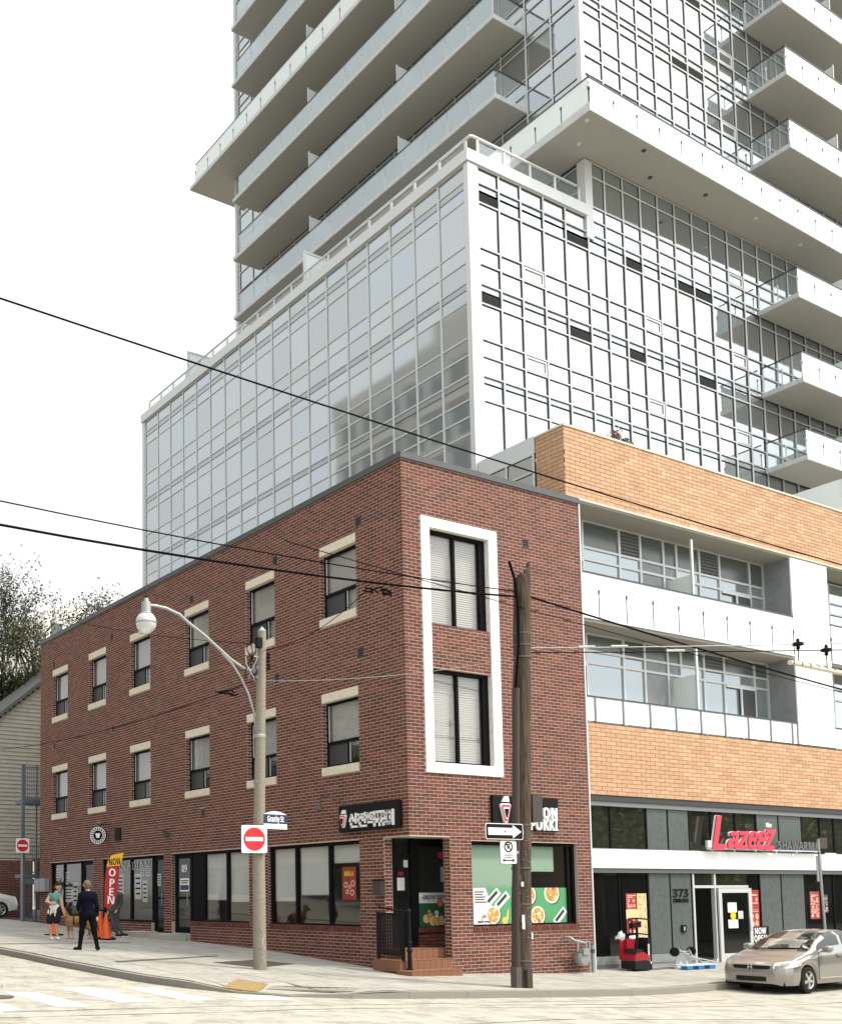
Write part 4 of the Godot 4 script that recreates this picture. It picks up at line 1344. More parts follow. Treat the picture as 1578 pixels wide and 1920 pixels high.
func build_surroundings() -> void:
	# cream sided house up the side street
	var h := thing("sided_house", "cream clapboard house with gable roof behind grey fire stairs", "house", Vector3(0, 0, 0))
	var z := -30.0
	var body := MB.new()
	body.span(Vector3(-0.6, 4.07, z - 0.03), Vector3(9.0, 10.9, z - 4))
	mbp(h, "wall", body, M.siding_trim)
	var list := []
	for k in 44:
		var y := 4.10 + k * 0.20
		var xl := -0.6
		if y > 10.2: xl = 0.1 + (y - 10.35) * 1.2
		var b := Basis(Vector3(1, 0, 0), -0.2)
		list.append({"mesh": box_mesh(Vector3(9.0 - xl, 0.205, 0.025)), "mat": M.siding, "xf": Transform3D(b, Vector3((9.0 + xl) * 0.5, y + 0.1, z)), "size": 1.0})
	pieces(h, "clapboard", list)
	var gable := MB.new()
	gable.prism(PackedVector2Array([Vector2(0.1, 10.3), Vector2(9, 10.3), Vector2(9, 17.6), Vector2(8.9, 17.6)]), Transform3D(Basis.IDENTITY, Vector3(0, 0, z - 1.0)), 0.95)
	mbp(h, "gable", gable, M.siding_trim)
	var roof := MB.new()
	var sl := atan2(1.72, 2.07)
	roof.box(Vector3(4.6, 14.36, z - 2.0), Vector3(12.2, 0.15, 4.6), Basis(Vector3(0, 0, 1), sl))
	mbp(h, "roof", roof, M.shingle)
	var low := MB.new()
	low.span(Vector3(-0.62, 0.6, z + 0.06), Vector3(2.4, 4.06, z - 9))
	mbp(h, "lower_wall", low, M.mortar)
	var br := []
	lay(br, Vector3(0, 0, z + 0.075), Vector3(1, 0, 0), Vector3(0, 0, 1), -0.62, 2.4, 0.8, 4.05, [])
	put_bricks(h, "brick", br, M.red, M.tones, M.red_brick_all)
	# grey fire stairs between the house and the brick building
	var f := thing("fire_stairs", "grey steel fire stairs with barred gate at end of brick building", "stairs", Vector3(0, 1.0, -24.5))
	var post := MB.new()
	post.span(Vector3(-0.30, 0.1, 0), Vector3(-0.16, 7.0, -0.14))
	post.span(Vector3(0.52, 0.1, -0.4), Vector3(0.58, 7.0, -0.46))
	mbp(f, "post", post, M.grey_paint)
	for y in [[5.55, 6.85], [2.3, 3.4], [0.15, 1.75]]:
		var bars := MB.new()
		for k in 8:
			bars.span(Vector3(-0.12 + k * 0.085, y[0], -0.05), Vector3(-0.10 + k * 0.085, y[1], -0.07))
		bars.span(Vector3(-0.15, y[1], -0.04), Vector3(0.55, y[1] + 0.05, -0.08))
		bars.span(Vector3(-0.15, y[0] - 0.05, -0.04), Vector3(0.55, y[0], -0.08))
		mbp(f, "barred_panel", bars, M.grey_paint)
	sp(f, "landing", Vector3(-0.15, 5.30, -0.02), Vector3(1.2, 5.48, -1.2), M.grey_paint)
	sp(f, "landing", Vector3(-0.15, 2.05, -0.02), Vector3(1.2, 2.2, -1.2), M.grey_paint)
	sp(f, "kick_panel", Vector3(-0.14, 1.8, -0.1), Vector3(0.5, 2.0, -0.14), M.grey_trim)
	for k in 3: sp(f, "step", Vector3(-0.5 , 0.0 + k * 0.06 - 0.06, 0.35 - k * 0.1), Vector3(0.9, 0.06 + k * 0.06 - 0.06, 0.25 - k * 0.1), M.concrete)
	# white car parked beyond
	build_suv()
	# trees up the side street
	var spring := [Color(0.10, 0.12, 0.04), Color(0.14, 0.15, 0.06), Color(0.07, 0.09, 0.035), Color(0.20, 0.20, 0.09)]
	tree("budding_tree", "tall budding tree with fresh small leaves above the cream house", "", Vector3(2.6, 1.5, -38.0), 19.5, 6, 4, 0.085, spring, 0.62, 0.3)
	tree("budding_tree", "young tree with sparse pale leaves behind the brick roofline", "", Vector3(9.4, 1.5, -46.0), 14.5, 5, 3, 0.12, [Color(0.20, 0.17, 0.05), Color(0.17, 0.16, 0.06)], 0.55, 0.3)
	tree("evergreen_tree", "small dense dark evergreen between the cream house and bare tree", "", Vector3(4.6, 6.0, -35.8), 10.0, 4, 30, 0.16, [Color(0.03, 0.05, 0.018), Color(0.045, 0.06, 0.02), Color(0.02, 0.032, 0.014)], 0.6, 0.35)
	# pale block on the skyline
	var fb := thing("far_building", "pale flat roofed building on the skyline beyond the trees", "building", Vector3(0, 0, -70))
	sp(fb, "wall", Vector3(19.6, 0, 0), Vector3(28, 28.1, -10), M.white_stone)
	sp(fb, "penthouse", Vector3(21.8, 28.1, -1), Vector3(26, 29.2, -6), M.white_stone)
	for k in 4: sp(fb, "window", Vector3(20.2 + k * 1.9, 25.6, 0.01), Vector3(21.3 + k * 1.9, 27.0, 0.05), M.grey_panel)
	# apartment block across the side street, mirrored in the podium glass
	var ap := thing("apartment_block", "concrete apartment block across the side street", "building", Vector3(-20, 0, -44.5))
	sp(ap, "wall", Vector3(-16, 0, 0), Vector3(0, 39.8, 15.2), M.aptwall)
	sp(ap, "rooftop_room", Vector3(-9, 39.8, 11.0), Vector3(-0.5, 41.6, 14.4), M.aptwall)
	for r in 12:
		for k in 6:
			sp(ap, "window", Vector3(0.01, 2.0 + r * 3.1, 0.9 + k * 2.4), Vector3(0.05, 3.7 + r * 3.1, 2.4 + k * 2.4), M.grey_panel)
		sp(ap, "floor_band", Vector3(0.01, 0.9 + r * 3.1, 0.2), Vector3(0.12, 1.25 + r * 3.1, 15.0), M.concrete)
	# low buildings whose dark fronts the shop windows mirror
	for e in [["low_brick_row", "long low brown brick row across the shop street", Vector3(70, 0, 36), 90.0, 12.0, 9.0], ["low_brick_row", "low brown brick row across the side street", Vector3(-29, 0.5, -11), 14.0, 32.0, 7.5]]:
		var lb := thing(e[0], e[1], "building", e[2])
		sp(lb, "wall", Vector3(-e[3] * 0.5, -1.0, -e[4] * 0.5), Vector3(e[3] * 0.5, e[5], e[4] * 0.5), M.brown_wall)
		for k in 12:
			if e[3] > e[4]: sp(lb, "window", Vector3(-e[3] * 0.5 + 2 + k * 7.2, 1.0, -e[4] * 0.5 - 0.05), Vector3(-e[3] * 0.5 + 6 + k * 7.2, 3.4, -e[4] * 0.5 - 0.01), M.grey_panel)
			else: sp(lb, "window", Vector3(e[3] * 0.5 + 0.01, 1.0, -e[4] * 0.5 + 0.6 + k * 2.6), Vector3(e[3] * 0.5 + 0.05, 3.2, -e[4] * 0.5 + 2.0 + k * 2.6), M.grey_panel)
	# street trees on the far side of the shop street, mirrored in the shop windows
	var green := [Color(0.15, 0.19, 0.03), Color(0.21, 0.23, 0.04), Color(0.10, 0.13, 0.025), Color(0.26, 0.25, 0.05)]
	for p in [Vector3(26.0, -0.1, 26.0), Vector3(33.0, -0.1, 25.0), Vector3(40.0, -0.1, 26.0), Vector3(47.0, -0.1, 25.5), Vector3(54.0, -0.1, 26.5), Vector3(62.0, -0.1, 25.5)]:
		p.y = S(p.x, p.z) - 0.15
		tree("street_tree", "leafy young street tree on far side of the shop street", "street trees on the far side of the shop street", p, 10.5, 4, 20, 0.26, green, 0.9, 0.6)
	for p in [Vector3(-17.0, 0.9, -10.0), Vector3(-17.5, 1.1, -19.0), Vector3(-18.0, 0.9, -2.5), Vector3(-18.0, 1.3, -27.0)]:
		p.y = S(p.x, p.z) - 0.15
		tree("street_tree", "leafy street tree across the side street from brick building", "street trees across the side street", p, 8.5, 4, 20, 0.24, green, 0.8, 0.55)

# ------------------------------------------------------------------ poles, signs, wires
func sheet_sign(parent: Node3D, called: String, at: Vector3, w: float, h: float, m: Material, r := 0.03, b := Basis.IDENTITY) -> MeshInstance3D:
	var poly := PackedVector2Array()
	for q in [[1, 1, 0.0], [-1, 1, 90.0], [-1, -1, 180.0], [1, -1, 270.0]]:
		for k in 4:
			var a: float = deg_to_rad(q[2] + k * 30.0)
			poly.append(Vector2(q[0] * (w * 0.5 - r) + cos(a) * r, q[1] * (h * 0.5 - r) + sin(a) * r))
	var m2 := MB.new()
	m2.prism(poly, Transform3D(Basis.IDENTITY, Vector3(0, 0, -0.003)), 0.006)
	return part(parent, called, m2.mesh(), m, Transform3D(b, at))
func disc_mesh(r: float, thick := 0.004, sides := 28, hole := 0.0) -> ArrayMesh:
	var b := MB.new()
	var xf := Transform3D(Basis(Vector3(1, 0, 0), PI / 2), Vector3.ZERO)
	if hole > 0.0: b.lathe([[hole, 0.0], [hole, thick], [r, thick], [r, 0.0]], xf, sides)
	else: b.lathe([[r, 0.0], [r, thick], [0.0, thick]], xf, sides)
	return b.mesh()
func no_entry(parent: Node3D, at: Vector3, size: float, b := Basis.IDENTITY) -> void:
	var s := sheet_sign(parent, "sign_plate", at, size, size, M.sign_white, 0.04, b)
	var rim := sheet_sign(s, "sign_rim", Vector3(0, 0, -0.004), size + 0.025, size + 0.025, M.sign_black, 0.05)
	part(s, "red_disc", disc_mesh(size * 0.42), M.sign_red, Transform3D(Basis.IDENTITY, Vector3(0, 0, 0.003)))
	bx(s, "white_bar", Vector3(0, 0, 0.009), Vector3(size * 0.68, size * 0.14, 0.004), M.sign_white)

func build_street_things() -> void:
	# concrete lamp pole with its curved arm and globe
	var p := thing("street_lamp", "concrete lamp post with curved arm and glass globe carrying street signs", "lamp post", Vector3(-3.69, 0.50, -1.02))
	var shaft := MB.new()
	shaft.tube(PackedVector3Array([Vector3(0, -0.1, 0), Vector3(0, 2.5, 0), Vector3(0.02, 5.5, 0.1), Vector3(0.03, 7.85, 0.2)]), [0.16, 0.145, 0.12, 0.10], 8)
	mbp(p, "shaft", shaft, M.pole_concrete)
	var tip := MB.new()
	tip.lathe([[0.10, 0.0], [0.10, 0.03], [0.0, 0.13]], Transform3D(Basis.IDENTITY, Vector3(0.03, 7.85, 0.2)), 8)
	mbp(p, "cap", tip, M.galvanised)
	var arm := []
	for q in [[-2.86, 8.13], [-2.72, 8.14], [-2.45, 8.12], [-2.1, 8.02], [-1.89, 7.87], [-1.45, 7.62], [-1.07, 7.36], [-0.75, 7.14], [-0.42, 6.98], [0.02, 6.88]]: arm.append(Vector3(q[0], q[1], 0.05))
	var am := tube(p, "arm", arm, 0.038, M.galvanised)
	var brace := []
	for q in [[-1.0, 7.28], [-0.72, 7.05], [-0.48, 6.75], [-0.28, 6.4], [-0.12, 5.95], [-0.06, 5.4]]: brace.append(Vector3(q[0], q[1], 0.05))
	tube(p, "brace", brace, 0.026, M.galvanised)
	var coll := MB.new()
	for y in [5.35, 6.72, 6.95, 7.3, 4.3]: coll.lathe([[0.14, 0.0], [0.145, 0.02], [0.145, 0.07], [0.14, 0.09]], Transform3D(Basis.IDENTITY, Vector3(0.02, y, 0.08 if y > 5 else 0.03)), 10)
	mbp(p, "pole_band", coll, M.galvanised)
	var lamp := MB.new()
	lamp.lathe([[0.0, 0.26], [0.05, 0.26], [0.06, 0.18], [0.10, 0.17], [0.11, -0.06], [0.16, -0.10]], Transform3D(Basis.IDENTITY, Vector3(-2.95, 8.02, 0.05)), 16)
	var head := mbp(p, "lamp_head", lamp, M.galvanised)
	var eye := MB.new()
	eye.lathe([[0.0, 0.0], [0.035, 0.0], [0.04, 0.05], [0.0, 0.07]], Transform3D(Basis.IDENTITY, Vector3(-2.95, 8.28, 0.05)), 10)
	mbp(head, "photocell", eye, M.sign_black)
	var globe := MB.new()
	var prof := []
	for k in 15:
		var a := lerpf(-PI / 2, PI * 0.36, k / 14.0)
		prof.append([0.23 * cos(a), 0.25 * sin(a)])
	globe.lathe(prof, Transform3D(Basis.IDENTITY, Vector3(-2.95, 7.73, 0.05)), 20)
	mbp(head, "globe", globe, M.globe)
	var ring := MB.new()
	ring.lathe([[0.232, -0.02], [0.242, -0.01], [0.242, 0.01], [0.232, 0.02]], Transform3D(Basis.IDENTITY, Vector3(-2.95, 7.73, 0.05)), 20)
	mbp(head, "globe_ring", ring, M.galvanised)
	# hardware at the top of the pole
	sp(p, "junction_box", Vector3(-0.16, 7.45, 0.18), Vector3(-0.04, 7.68, 0.32), M.sign_black)
	for k in 5:
		var ins := MB.new()
		ins.lathe([[0.02, 0.0], [0.05, 0.02], [0.05, 0.05], [0.02, 0.07]], Transform3D(Basis.IDENTITY, Vector3(0.16, 6.95 + k * 0.085, 0.26)), 8)
		mbp(p, "insulator", ins, M.sign_black)
	for k in 5:
		var q := []
		for s in 6: q.append(Vector3(-0.35 + 0.1 * k * 0.4 + sin(k * 2.1 + s) * 0.10, 7.55 - s * 0.17, 0.2 + cos(k * 1.3 + s) * 0.06))
		tube(p, "loose_cable", q, 0.012, M.wire if k % 2 == 0 else M.galvanised, 5)
	# graffiti stays as paint strokes on the shaft
	for e in [[[-0.03, 0.95], [0.05, 0.78], [-0.02, 0.62]], [[0.02, 0.72], [-0.03, 0.50], [0.04, 0.42], [0.05, 0.56]], [[-0.02, 0.40], [0.04, 0.30], [-0.01, 0.22], [0.05, 0.20]]]:
		var q := []
		for s in e: q.append(Vector3(s[0] - 0.02, s[1], sqrt(maxf(0.001, 0.157 * 0.157 - s[0] * s[0])) - 0.002))
		tube(p, "paint_mark", q, 0.009, M.pale_cloth, 4)
	# its two signs hang from it
	var ne := thing("no_entry_sign", "white square sign with red disc and bar on concrete lamp post", "sign", Vector3(-3.92, 3.49, -0.85))
	no_entry(ne, Vector3.ZERO, 0.64, Basis(Vector3.UP, -0.18))
	sp(ne, "bracket", Vector3(0.15, -0.03, -0.05), Vector3(0.24, 0.03, -0.02), M.galvanised)
	var gs := thing("street_name_sign", "blue and white street name blade on concrete lamp post", "sign", Vector3(-3.29, 3.93, -0.92), 0.12)
	sp(gs, "blue_panel", Vector3(-0.36, -0.07, 0), Vector3(0.36, 0.15, 0.02), M.sign_blue)
	sp(gs, "white_panel", Vector3(-0.36, -0.19, 0.001), Vector3(0.36, -0.071, 0.019), M.sign_white)
	var crest := PackedVector2Array()
	for k in 13: crest.append(Vector2(lerpf(-0.36, 0.36, k / 12.0), 0.152 + 0.075 * sin(PI * k / 12.0)))
	var cm := MB.new()
	cm.prism(crest, Transform3D.IDENTITY, 0.018)
	mbp(gs, "white_crest", cm, M.sign_white)
	text(gs, "lettering", "Granby St", Vector3(0.0, 0.04, 0.024), 0.14, M.sign_white, Basis.IDENTITY, 0.006, true, 0.50)
	text(gs, "number", "7", Vector3(0.30, -0.13, 0.024), 0.06, M.sign_black, Basis.IDENTITY, 0.004, true)
	# wooden utility pole
	var w := thing("utility_pole", "leaning weathered wooden utility pole with broken top and staples", "utility pole", Vector3(0.0, 0.20, 3.31))
	var wood := MB.new()
	var side := 14
	for k in 1:
		var pts := PackedVector3Array()
		var rad := []
		for s in 15:
			var y := lerpf(-0.15, 8.95, s / 14.0)
			pts.append(Vector3(0.09 + 0.047 * y, y, 0.0))
			rad.append(lerpf(0.21, 0.19, s / 14.0) + sin(s * 2.7) * 0.008)
		wood.tube(pts, rad, side)
	for sp3 in [[0.60, 8.9, 9.22, 0.08, 0.06], [0.50, 8.88, 9.06, 0.08, 0.08], [0.68, 8.85, 9.36, 0.045, 0.04], [0.46, 8.85, 9.0, 0.07, -0.08], [0.56, 8.85, 9.14, 0.08, -0.10]]:
		wood.prism(PackedVector2Array([Vector2(-sp3[3], 0), Vector2(sp3[3], 0), Vector2(sp3[3] * 0.55, sp3[2] - sp3[1]), Vector2(-sp3[3] * 0.4, (sp3[2] - sp3[1]) * 0.8)]), Transform3D(Basis.IDENTITY, Vector3(sp3[0] - 0.03, sp3[1], sp3[4] - 0.03)), 0.07)
	mbp(w, "pole", wood, M.pole_wood)
	var guardp := MB.new()
	guardp.tube(PackedVector3Array([Vector3(-0.14, 0, 0.08), Vector3(-0.08, 1.5, 0.08), Vector3(0.02, 4.0, 0.08), Vector3(0.08, 5.5, 0.08), Vector3(0.12, 6.45, 0.08)]), 0.08, 8)
	mbp(w, "conduit", guardp, M.bark)
	var cable := tube(w, "riser_cable", [Vector3(0.09, 6.4, 0.1), Vector3(0.17, 7.4, 0.15), Vector3(0.24, 8.3, 0.1), Vector3(0.22, 8.9, 0.05), Vector3(0.12, 9.3, 0.0)], 0.03, M.wire)
	sp(w, "junction_box", Vector3(0.44, 3.55, -0.14), Vector3(0.74, 4.16, 0.16), M.boxbrown)
	for y in [0.55, 1.75, 2.52, 3.45, 7.15, 7.42, 7.68]:
		var bb := MB.new()
		var rr := lerpf(0.214, 0.193, y / 9.0)
		bb.lathe([[rr, 0.0], [rr + 0.008, 0.005], [rr + 0.008, 0.04], [rr, 0.045]], Transform3D(Basis.IDENTITY, Vector3(0.09 + 0.047 * y, y, 0.0)), 14)
		mbp(w, "strap", bb, M.iron)
	var st := MB.new()
	for k in 90:
		var a := rng.randf_range(-0.4, PI + 0.4)
		var y := rng.randf_range(0.9, 3.3)
		var rr := lerpf(0.21, 0.19, y / 9.0)
		st.box(Vector3(0.09 + 0.047 * y + cos(a) * rr, y, sin(a) * rr), Vector3(0.018, 0.007, 0.018))
	var staples := mbp(w, "staples", st, M.pale_cloth)
	staples.set_meta("kind", "stuff")
	for e in [[0.30, 1.10, 0.05, 0.14], [-0.32, 1.4, 0.06, 0.3], [-0.31, 2.2, 0.05, 0.1]]:
		bx(w, "paper_scrap", Vector3(0.12 + e[0] * 0.4, e[1], 0.21), Vector3(e[2], e[3], 0.01), M.sign_white, Basis(Vector3.UP, e[0]))
	sp(w, "base_box", Vector3(0.0, -0.05, 0.19), Vector3(0.15, 0.40, 0.27), M.bark)
	sp(w, "base_box", Vector3(-0.24, -0.05, 0.02), Vector3(-0.08, 0.45, 0.19), M.iron)
	# signs on the wooden pole
	var ow := thing("one_way_sign", "black plate with white arrow pointing right on wooden pole", "sign", Vector3(-0.64, 3.50, 3.66), -0.06)
	sheet_sign(ow, "sign_rim", Vector3.ZERO, 1.03, 0.335, M.sign_white, 0.04)
	sheet_sign(ow, "sign_plate", Vector3(0, 0, 0.004), 1.0, 0.305, M.sign_black, 0.03)
	var arw := MB.new()
	arw.prism(PackedVector2Array([Vector2(-0.45, -0.075), Vector2(0.22, -0.075), Vector2(0.22, -0.14), Vector2(0.46, 0.0), Vector2(0.22, 0.14), Vector2(0.22, 0.075), Vector2(-0.45, 0.075)]), Transform3D(Basis.IDENTITY, Vector3(0, 0, 0.008)), 0.004)
	mbp(ow, "arrow", arw, M.sign_white)
	part(ow, "bolt", disc_mesh(0.018, 0.01, 8), M.sign_black, Transform3D(Basis.IDENTITY, Vector3(0, 0, 0.012)))
	sp(ow, "bracket", Vector3(0.35, -0.04, -0.10), Vector3(0.55, 0.04, -0.02), M.galvanised)
	var ns := thing("no_stopping_sign", "small white parking sign with crossed circle and arrows on wooden pole", "sign", Vector3(-0.50, 3.07, 3.62), -0.1)
	sheet_sign(ns, "sign_plate", Vector3.ZERO, 0.43, 0.48, M.sign_white, 0.03)
	sheet_sign(ns, "sign_rim", Vector3(0, 0, -0.004), 0.445, 0.495, M.sign_black, 0.03)
	part(ns, "circle", disc_mesh(0.115, 0.004, 24, 0.085), M.sign_black, Transform3D(Basis.IDENTITY, Vector3(0, 0.11, 0.004)))
	bx(ns, "slash", Vector3(0, 0.11, 0.006), Vector3(0.18, 0.024, 0.003), M.sign_black, Basis(Vector3(0, 0, 1), -0.785))
	text(ns, "letter", "P", Vector3(0, 0.11, 0.005), 0.12, M.sign_black, Basis.IDENTITY, 0.003, true)
	for e in [[-0.04, 0.14], [-0.075, 0.24], [-0.11, 0.20]]:
		bx(ns, "print_line", Vector3(0, e[0], 0.005), Vector3(e[1], 0.014, 0.003), M.sign_black)
	var ar2 := MB.new()
	ar2.prism(PackedVector2Array([Vector2(-0.17, -0.17), Vector2(-0.10, -0.135), Vector2(-0.10, -0.158), Vector2(0.10, -0.158), Vector2(0.10, -0.135), Vector2(0.17, -0.17), Vector2(0.10, -0.205), Vector2(0.10, -0.182), Vector2(-0.10, -0.182), Vector2(-0.10, -0.205)]), Transform3D(Basis.IDENTITY, Vector3(0, 0, 0.004)), 0.003)
	mbp(ns, "double_arrow", ar2, M.sign_black)
	sp(ns, "bracket", Vector3(0.15, -0.03, -0.12), Vector3(0.3, 0.03, -0.02), M.galvanised)
	# sign post on the right, by the parked car
	var rp := thing("sign_post", "slim grey post with blank backed plates beside the parked sedan", "sign", Vector3(12.08, -0.08, 3.0))
	tube(rp, "post", [Vector3(0.18, 0, 0), Vector3(0.05, 2.4, 0), Vector3(0, 3.72, 0)], 0.035, M.galvanised)
	sp(rp, "brown_plate", Vector3(0.06, 3.46, -0.02), Vector3(0.44, 3.76, 0.0), M.boxbrown)
	sp(rp, "white_plate", Vector3(0.14, 2.86, -0.02), Vector3(0.86, 3.34, 0.0), M.sign_white)
	sp(rp, "bracket", Vector3(-0.16, 3.31, -0.01), Vector3(0.28, 3.34, 0.02), M.sign_black)
	sp(rp, "side_plate", Vector3(-0.10, 2.55, -0.03), Vector3(0.05, 3.26, -0.01), M.galvanised)
	# no entry sign up the side street
	var n2 := thing("no_entry_sign", "far no entry sign on grey fire stairs post", "sign", Vector3(-0.50, 4.40, -23.9))
	no_entry(n2, Vector3(0, 0, 0), 0.62)
	sp(n2, "post", Vector3(-0.03, -3.35, -0.07), Vector3(0.03, 0.32, -0.02), M.galvanised)
	# meter box on the brick corner far up the street
	var mb := thing("meter_box", "grey metal meter box on far end of brick wall", "box", Vector3(-0.16, 2.7, -22.66))
	sp(mb, "case", Vector3(-0.08, -0.27, -0.55), Vector3(0.14, 0.27, 0.55), M.galvanised)
	sp(mb, "door_seam", Vector3(-0.085, -0.25, -0.01), Vector3(-0.079, 0.25, 0.01), M.iron)
	# traffic cones
	for e in [[Vector3(-3.03, 0.0, -10.47), 0.80, "orange traffic cone standing in front beside the feather banner"], [Vector3(-2.75, 0.0, -11.45), 0.84, "orange traffic cone standing behind another cone by the banner"], [Vector3(-3.85, 0.0, -12.6), 0.55, "short red cone standing behind the woman's legs"]]:
		var c := thing("traffic_cone", e[2], "traffic cone", Vector3(e[0].x, walk(e[0].x, e[0].z), e[0].z), 0.3)
		var k := MB.new()
		var hh: float = e[1]
		k.lathe([[0.17, 0.05], [0.155, 0.07], [0.035, hh - 0.01], [0.0, hh]], Transform3D.IDENTITY, 18)
		mbp(c, "body", k, M.cone_orange)
		sp(c, "base", Vector3(-0.22, 0.0, -0.22), Vector3(0.22, 0.05, 0.22), M.black_rubber)
	# feather banner
	var fl := thing("feather_banner", "red and yellow feather banner reading now open beside traffic cones", "banner", Vector3(-2.9, walk(-2.9, -10.9), -10.9))
	var R3 := Basis(Vector3.UP, -0.54)
	var xf := Transform3D(R3, Vector3.ZERO)
	var pole := [Vector3(0, 0.06, 0), Vector3(0.0, 1.6, 0), Vector3(0.08, 2.3, 0), Vector3(0.22, 2.62, 0), Vector3(0.62, 2.70, 0)]
	var pm := tube(fl, "pole", pole, 0.014, M.sign_black, 6)
	pm.basis = R3
	sp(fl, "foot", Vector3(-0.25, 0.0, -0.25), Vector3(0.25, 0.06, 0.25), M.black_rubber)
	var redp := PackedVector2Array([Vector2(0.02, 0.98), Vector2(0.20, 0.95), Vector2(0.34, 1.12), Vector2(0.42, 1.5), Vector2(0.47, 1.9), Vector2(0.50, 2.28), Vector2(0.06, 2.24), Vector2(0.02, 1.6)])
	var yelp := PackedVector2Array([Vector2(0.06, 2.245), Vector2(0.50, 2.285), Vector2(0.58, 2.5), Vector2(0.62, 2.69), Vector2(0.40, 2.66), Vector2(0.22, 2.60), Vector2(0.12, 2.45)])
	var rb := MB.new()
	rb.prism(redp, xf, 0.008)
	var cloth := mbp(fl, "red_cloth", rb, M.flag_red)
	var yb := MB.new()
	yb.prism(yelp, xf, 0.008)
	mbp(fl, "yellow_cloth", yb, M.flag_yellow)
	text(fl, "lettering", "NOW", R3 * Vector3(0.34, 2.40, 0.012), 0.21, M.sign_black, R3 * Basis(Vector3(0, 0, 1), 0.13), 0.006, true, 0.36)
	for e in [["O", 2.06, 0.30], ["P", 1.74, 0.27], ["E", 1.46, 0.25], ["N", 1.20, 0.21]]:
		text(fl, "lettering", e[0], R3 * Vector3(0.15 + 0.055 * e[1], e[1], 0.012), 0.24, M.sign_white, R3 * Basis(Vector3(0, 0, 1), -0.06), 0.006, true)
	# concrete door steps on the pavement
	for e in [[-0.72, -12.9, 1.0], [-0.52, -11.3, 1.05]]:
		var s := thing("concrete_step", "low concrete block step at shop door on the side street", "step", Vector3(e[0], walk(e[0], e[1]), e[1]), 0.0, "concrete block steps at the side street doors")
		sp(s, "block", Vector3(-0.35, -0.05, -0.62), Vector3(0.5, 0.17, 0.55), M.concrete)
	# bistro set by the side shop
	for e in [[-1.25, -13.9, 0.2], [-1.3, -14.9, 2.4], [-2.3, -12.9, 1.0]]:
		var c := thing("bistro_chair", "small black metal slat chair by side street shop window", "chair", Vector3(e[0], walk(e[0], e[1]), e[1]), e[2], "black bistro chairs by the side street shop")
		for a in [-1, 1]:
			for d in [-1, 1]: tube(c, "leg", [Vector3(a * 0.2, 0, d * 0.2), Vector3(a * 0.17, 0.45, d * -0.14)], 0.012, M.sign_black, 5)
		for k in 5: sp(c, "seat_slat", Vector3(-0.2, 0.45, -0.2 + k * 0.085), Vector3(0.2, 0.465, -0.14 + k * 0.085), M.sign_black)
		for k in 3: sp(c, "back_slat", Vector3(-0.2, 0.6 + k * 0.1, -0.215), Vector3(0.2, 0.65 + k * 0.1, -0.2), M.sign_black)
		for a in [-1, 1]: tube(c, "back_post", [Vector3(a * 0.2, 0.45, -0.19), Vector3(a * 0.2, 0.9, -0.22)], 0.012, M.sign_black, 5)
	var tb := thing("bistro_table", "small round metal table between black bistro chairs", "table", Vector3(-1.3, walk(-1.3, -14.4), -14.4))
	var tt := MB.new()
	tt.lathe([[0.0, 0.70], [0.32, 0.70], [0.32, 0.725], [0.0, 0.725]], Transform3D.IDENTITY, 20)
	mbp(tb, "top", tt, M.galvanised)
	tube(tb, "leg", [Vector3(0, 0, 0), Vector3(0, 0.70, 0)], 0.025, M.sign_black)
	# gas meter at the right end of the brick front
	var gm := thing("gas_meter", "weathered grey gas meter and pipes at the foot of brick wall", "gas meter", Vector3(5.65, walk(5.65, 0.25), 0.25))
	var drum := MB.new()
	drum.lathe([[0.0, -0.14], [0.17, -0.12], [0.2, -0.05], [0.2, 0.05], [0.17, 0.12], [0.0, 0.14]], Transform3D(Basis(Vector3(1, 0, 0), PI / 2), Vector3(0.0, 0.42, 0)), 18)
	mbp(gm, "meter_body", drum, M.galvanised)
	sp(gm, "index_box", Vector3(-0.12, 0.52, 0.02), Vector3(0.12, 0.68, 0.18), M.galvanised)
	tube(gm, "pipe", [Vector3(-0.42, 0.98, -0.2), Vector3(-0.42, 0.98, 0.0), Vector3(-0.3, 0.9, 0.02), Vector3(0.12, 0.82, 0.02), Vector3(0.16, 0.78, 0.02), Vector3(0.16, 0.3, 0.0)], 0.035, M.galvanised)
	tube(gm, "pipe", [Vector3(-0.16, 0.86, 0.02), Vector3(-0.16, 0.6, 0.02)], 0.03, M.galvanised)
	tube(gm, "riser", [Vector3(0.30, -0.1, 0.0), Vector3(0.30, 0.85, 0.0), Vector3(0.16, 0.85, 0.0)], 0.035, M.galvanised)
	tube(gm, "riser", [Vector3(0.42, -0.1, 0.02), Vector3(0.42, 0.75, 0.02)], 0.04, M.galvanised)
	var vv := MB.new()
	vv.lathe([[0.0, 0.0], [0.06, 0.0], [0.06, 0.1], [0.0, 0.1]], Transform3D(Basis.IDENTITY, Vector3(0.42, 0.55, 0.02)), 10)
	mbp(gm, "valve", vv, M.iron)
	sp(gm, "base_plate", Vector3(-0.2, -0.06, -0.18), Vector3(0.5, 0.03, 0.2), M.concrete)

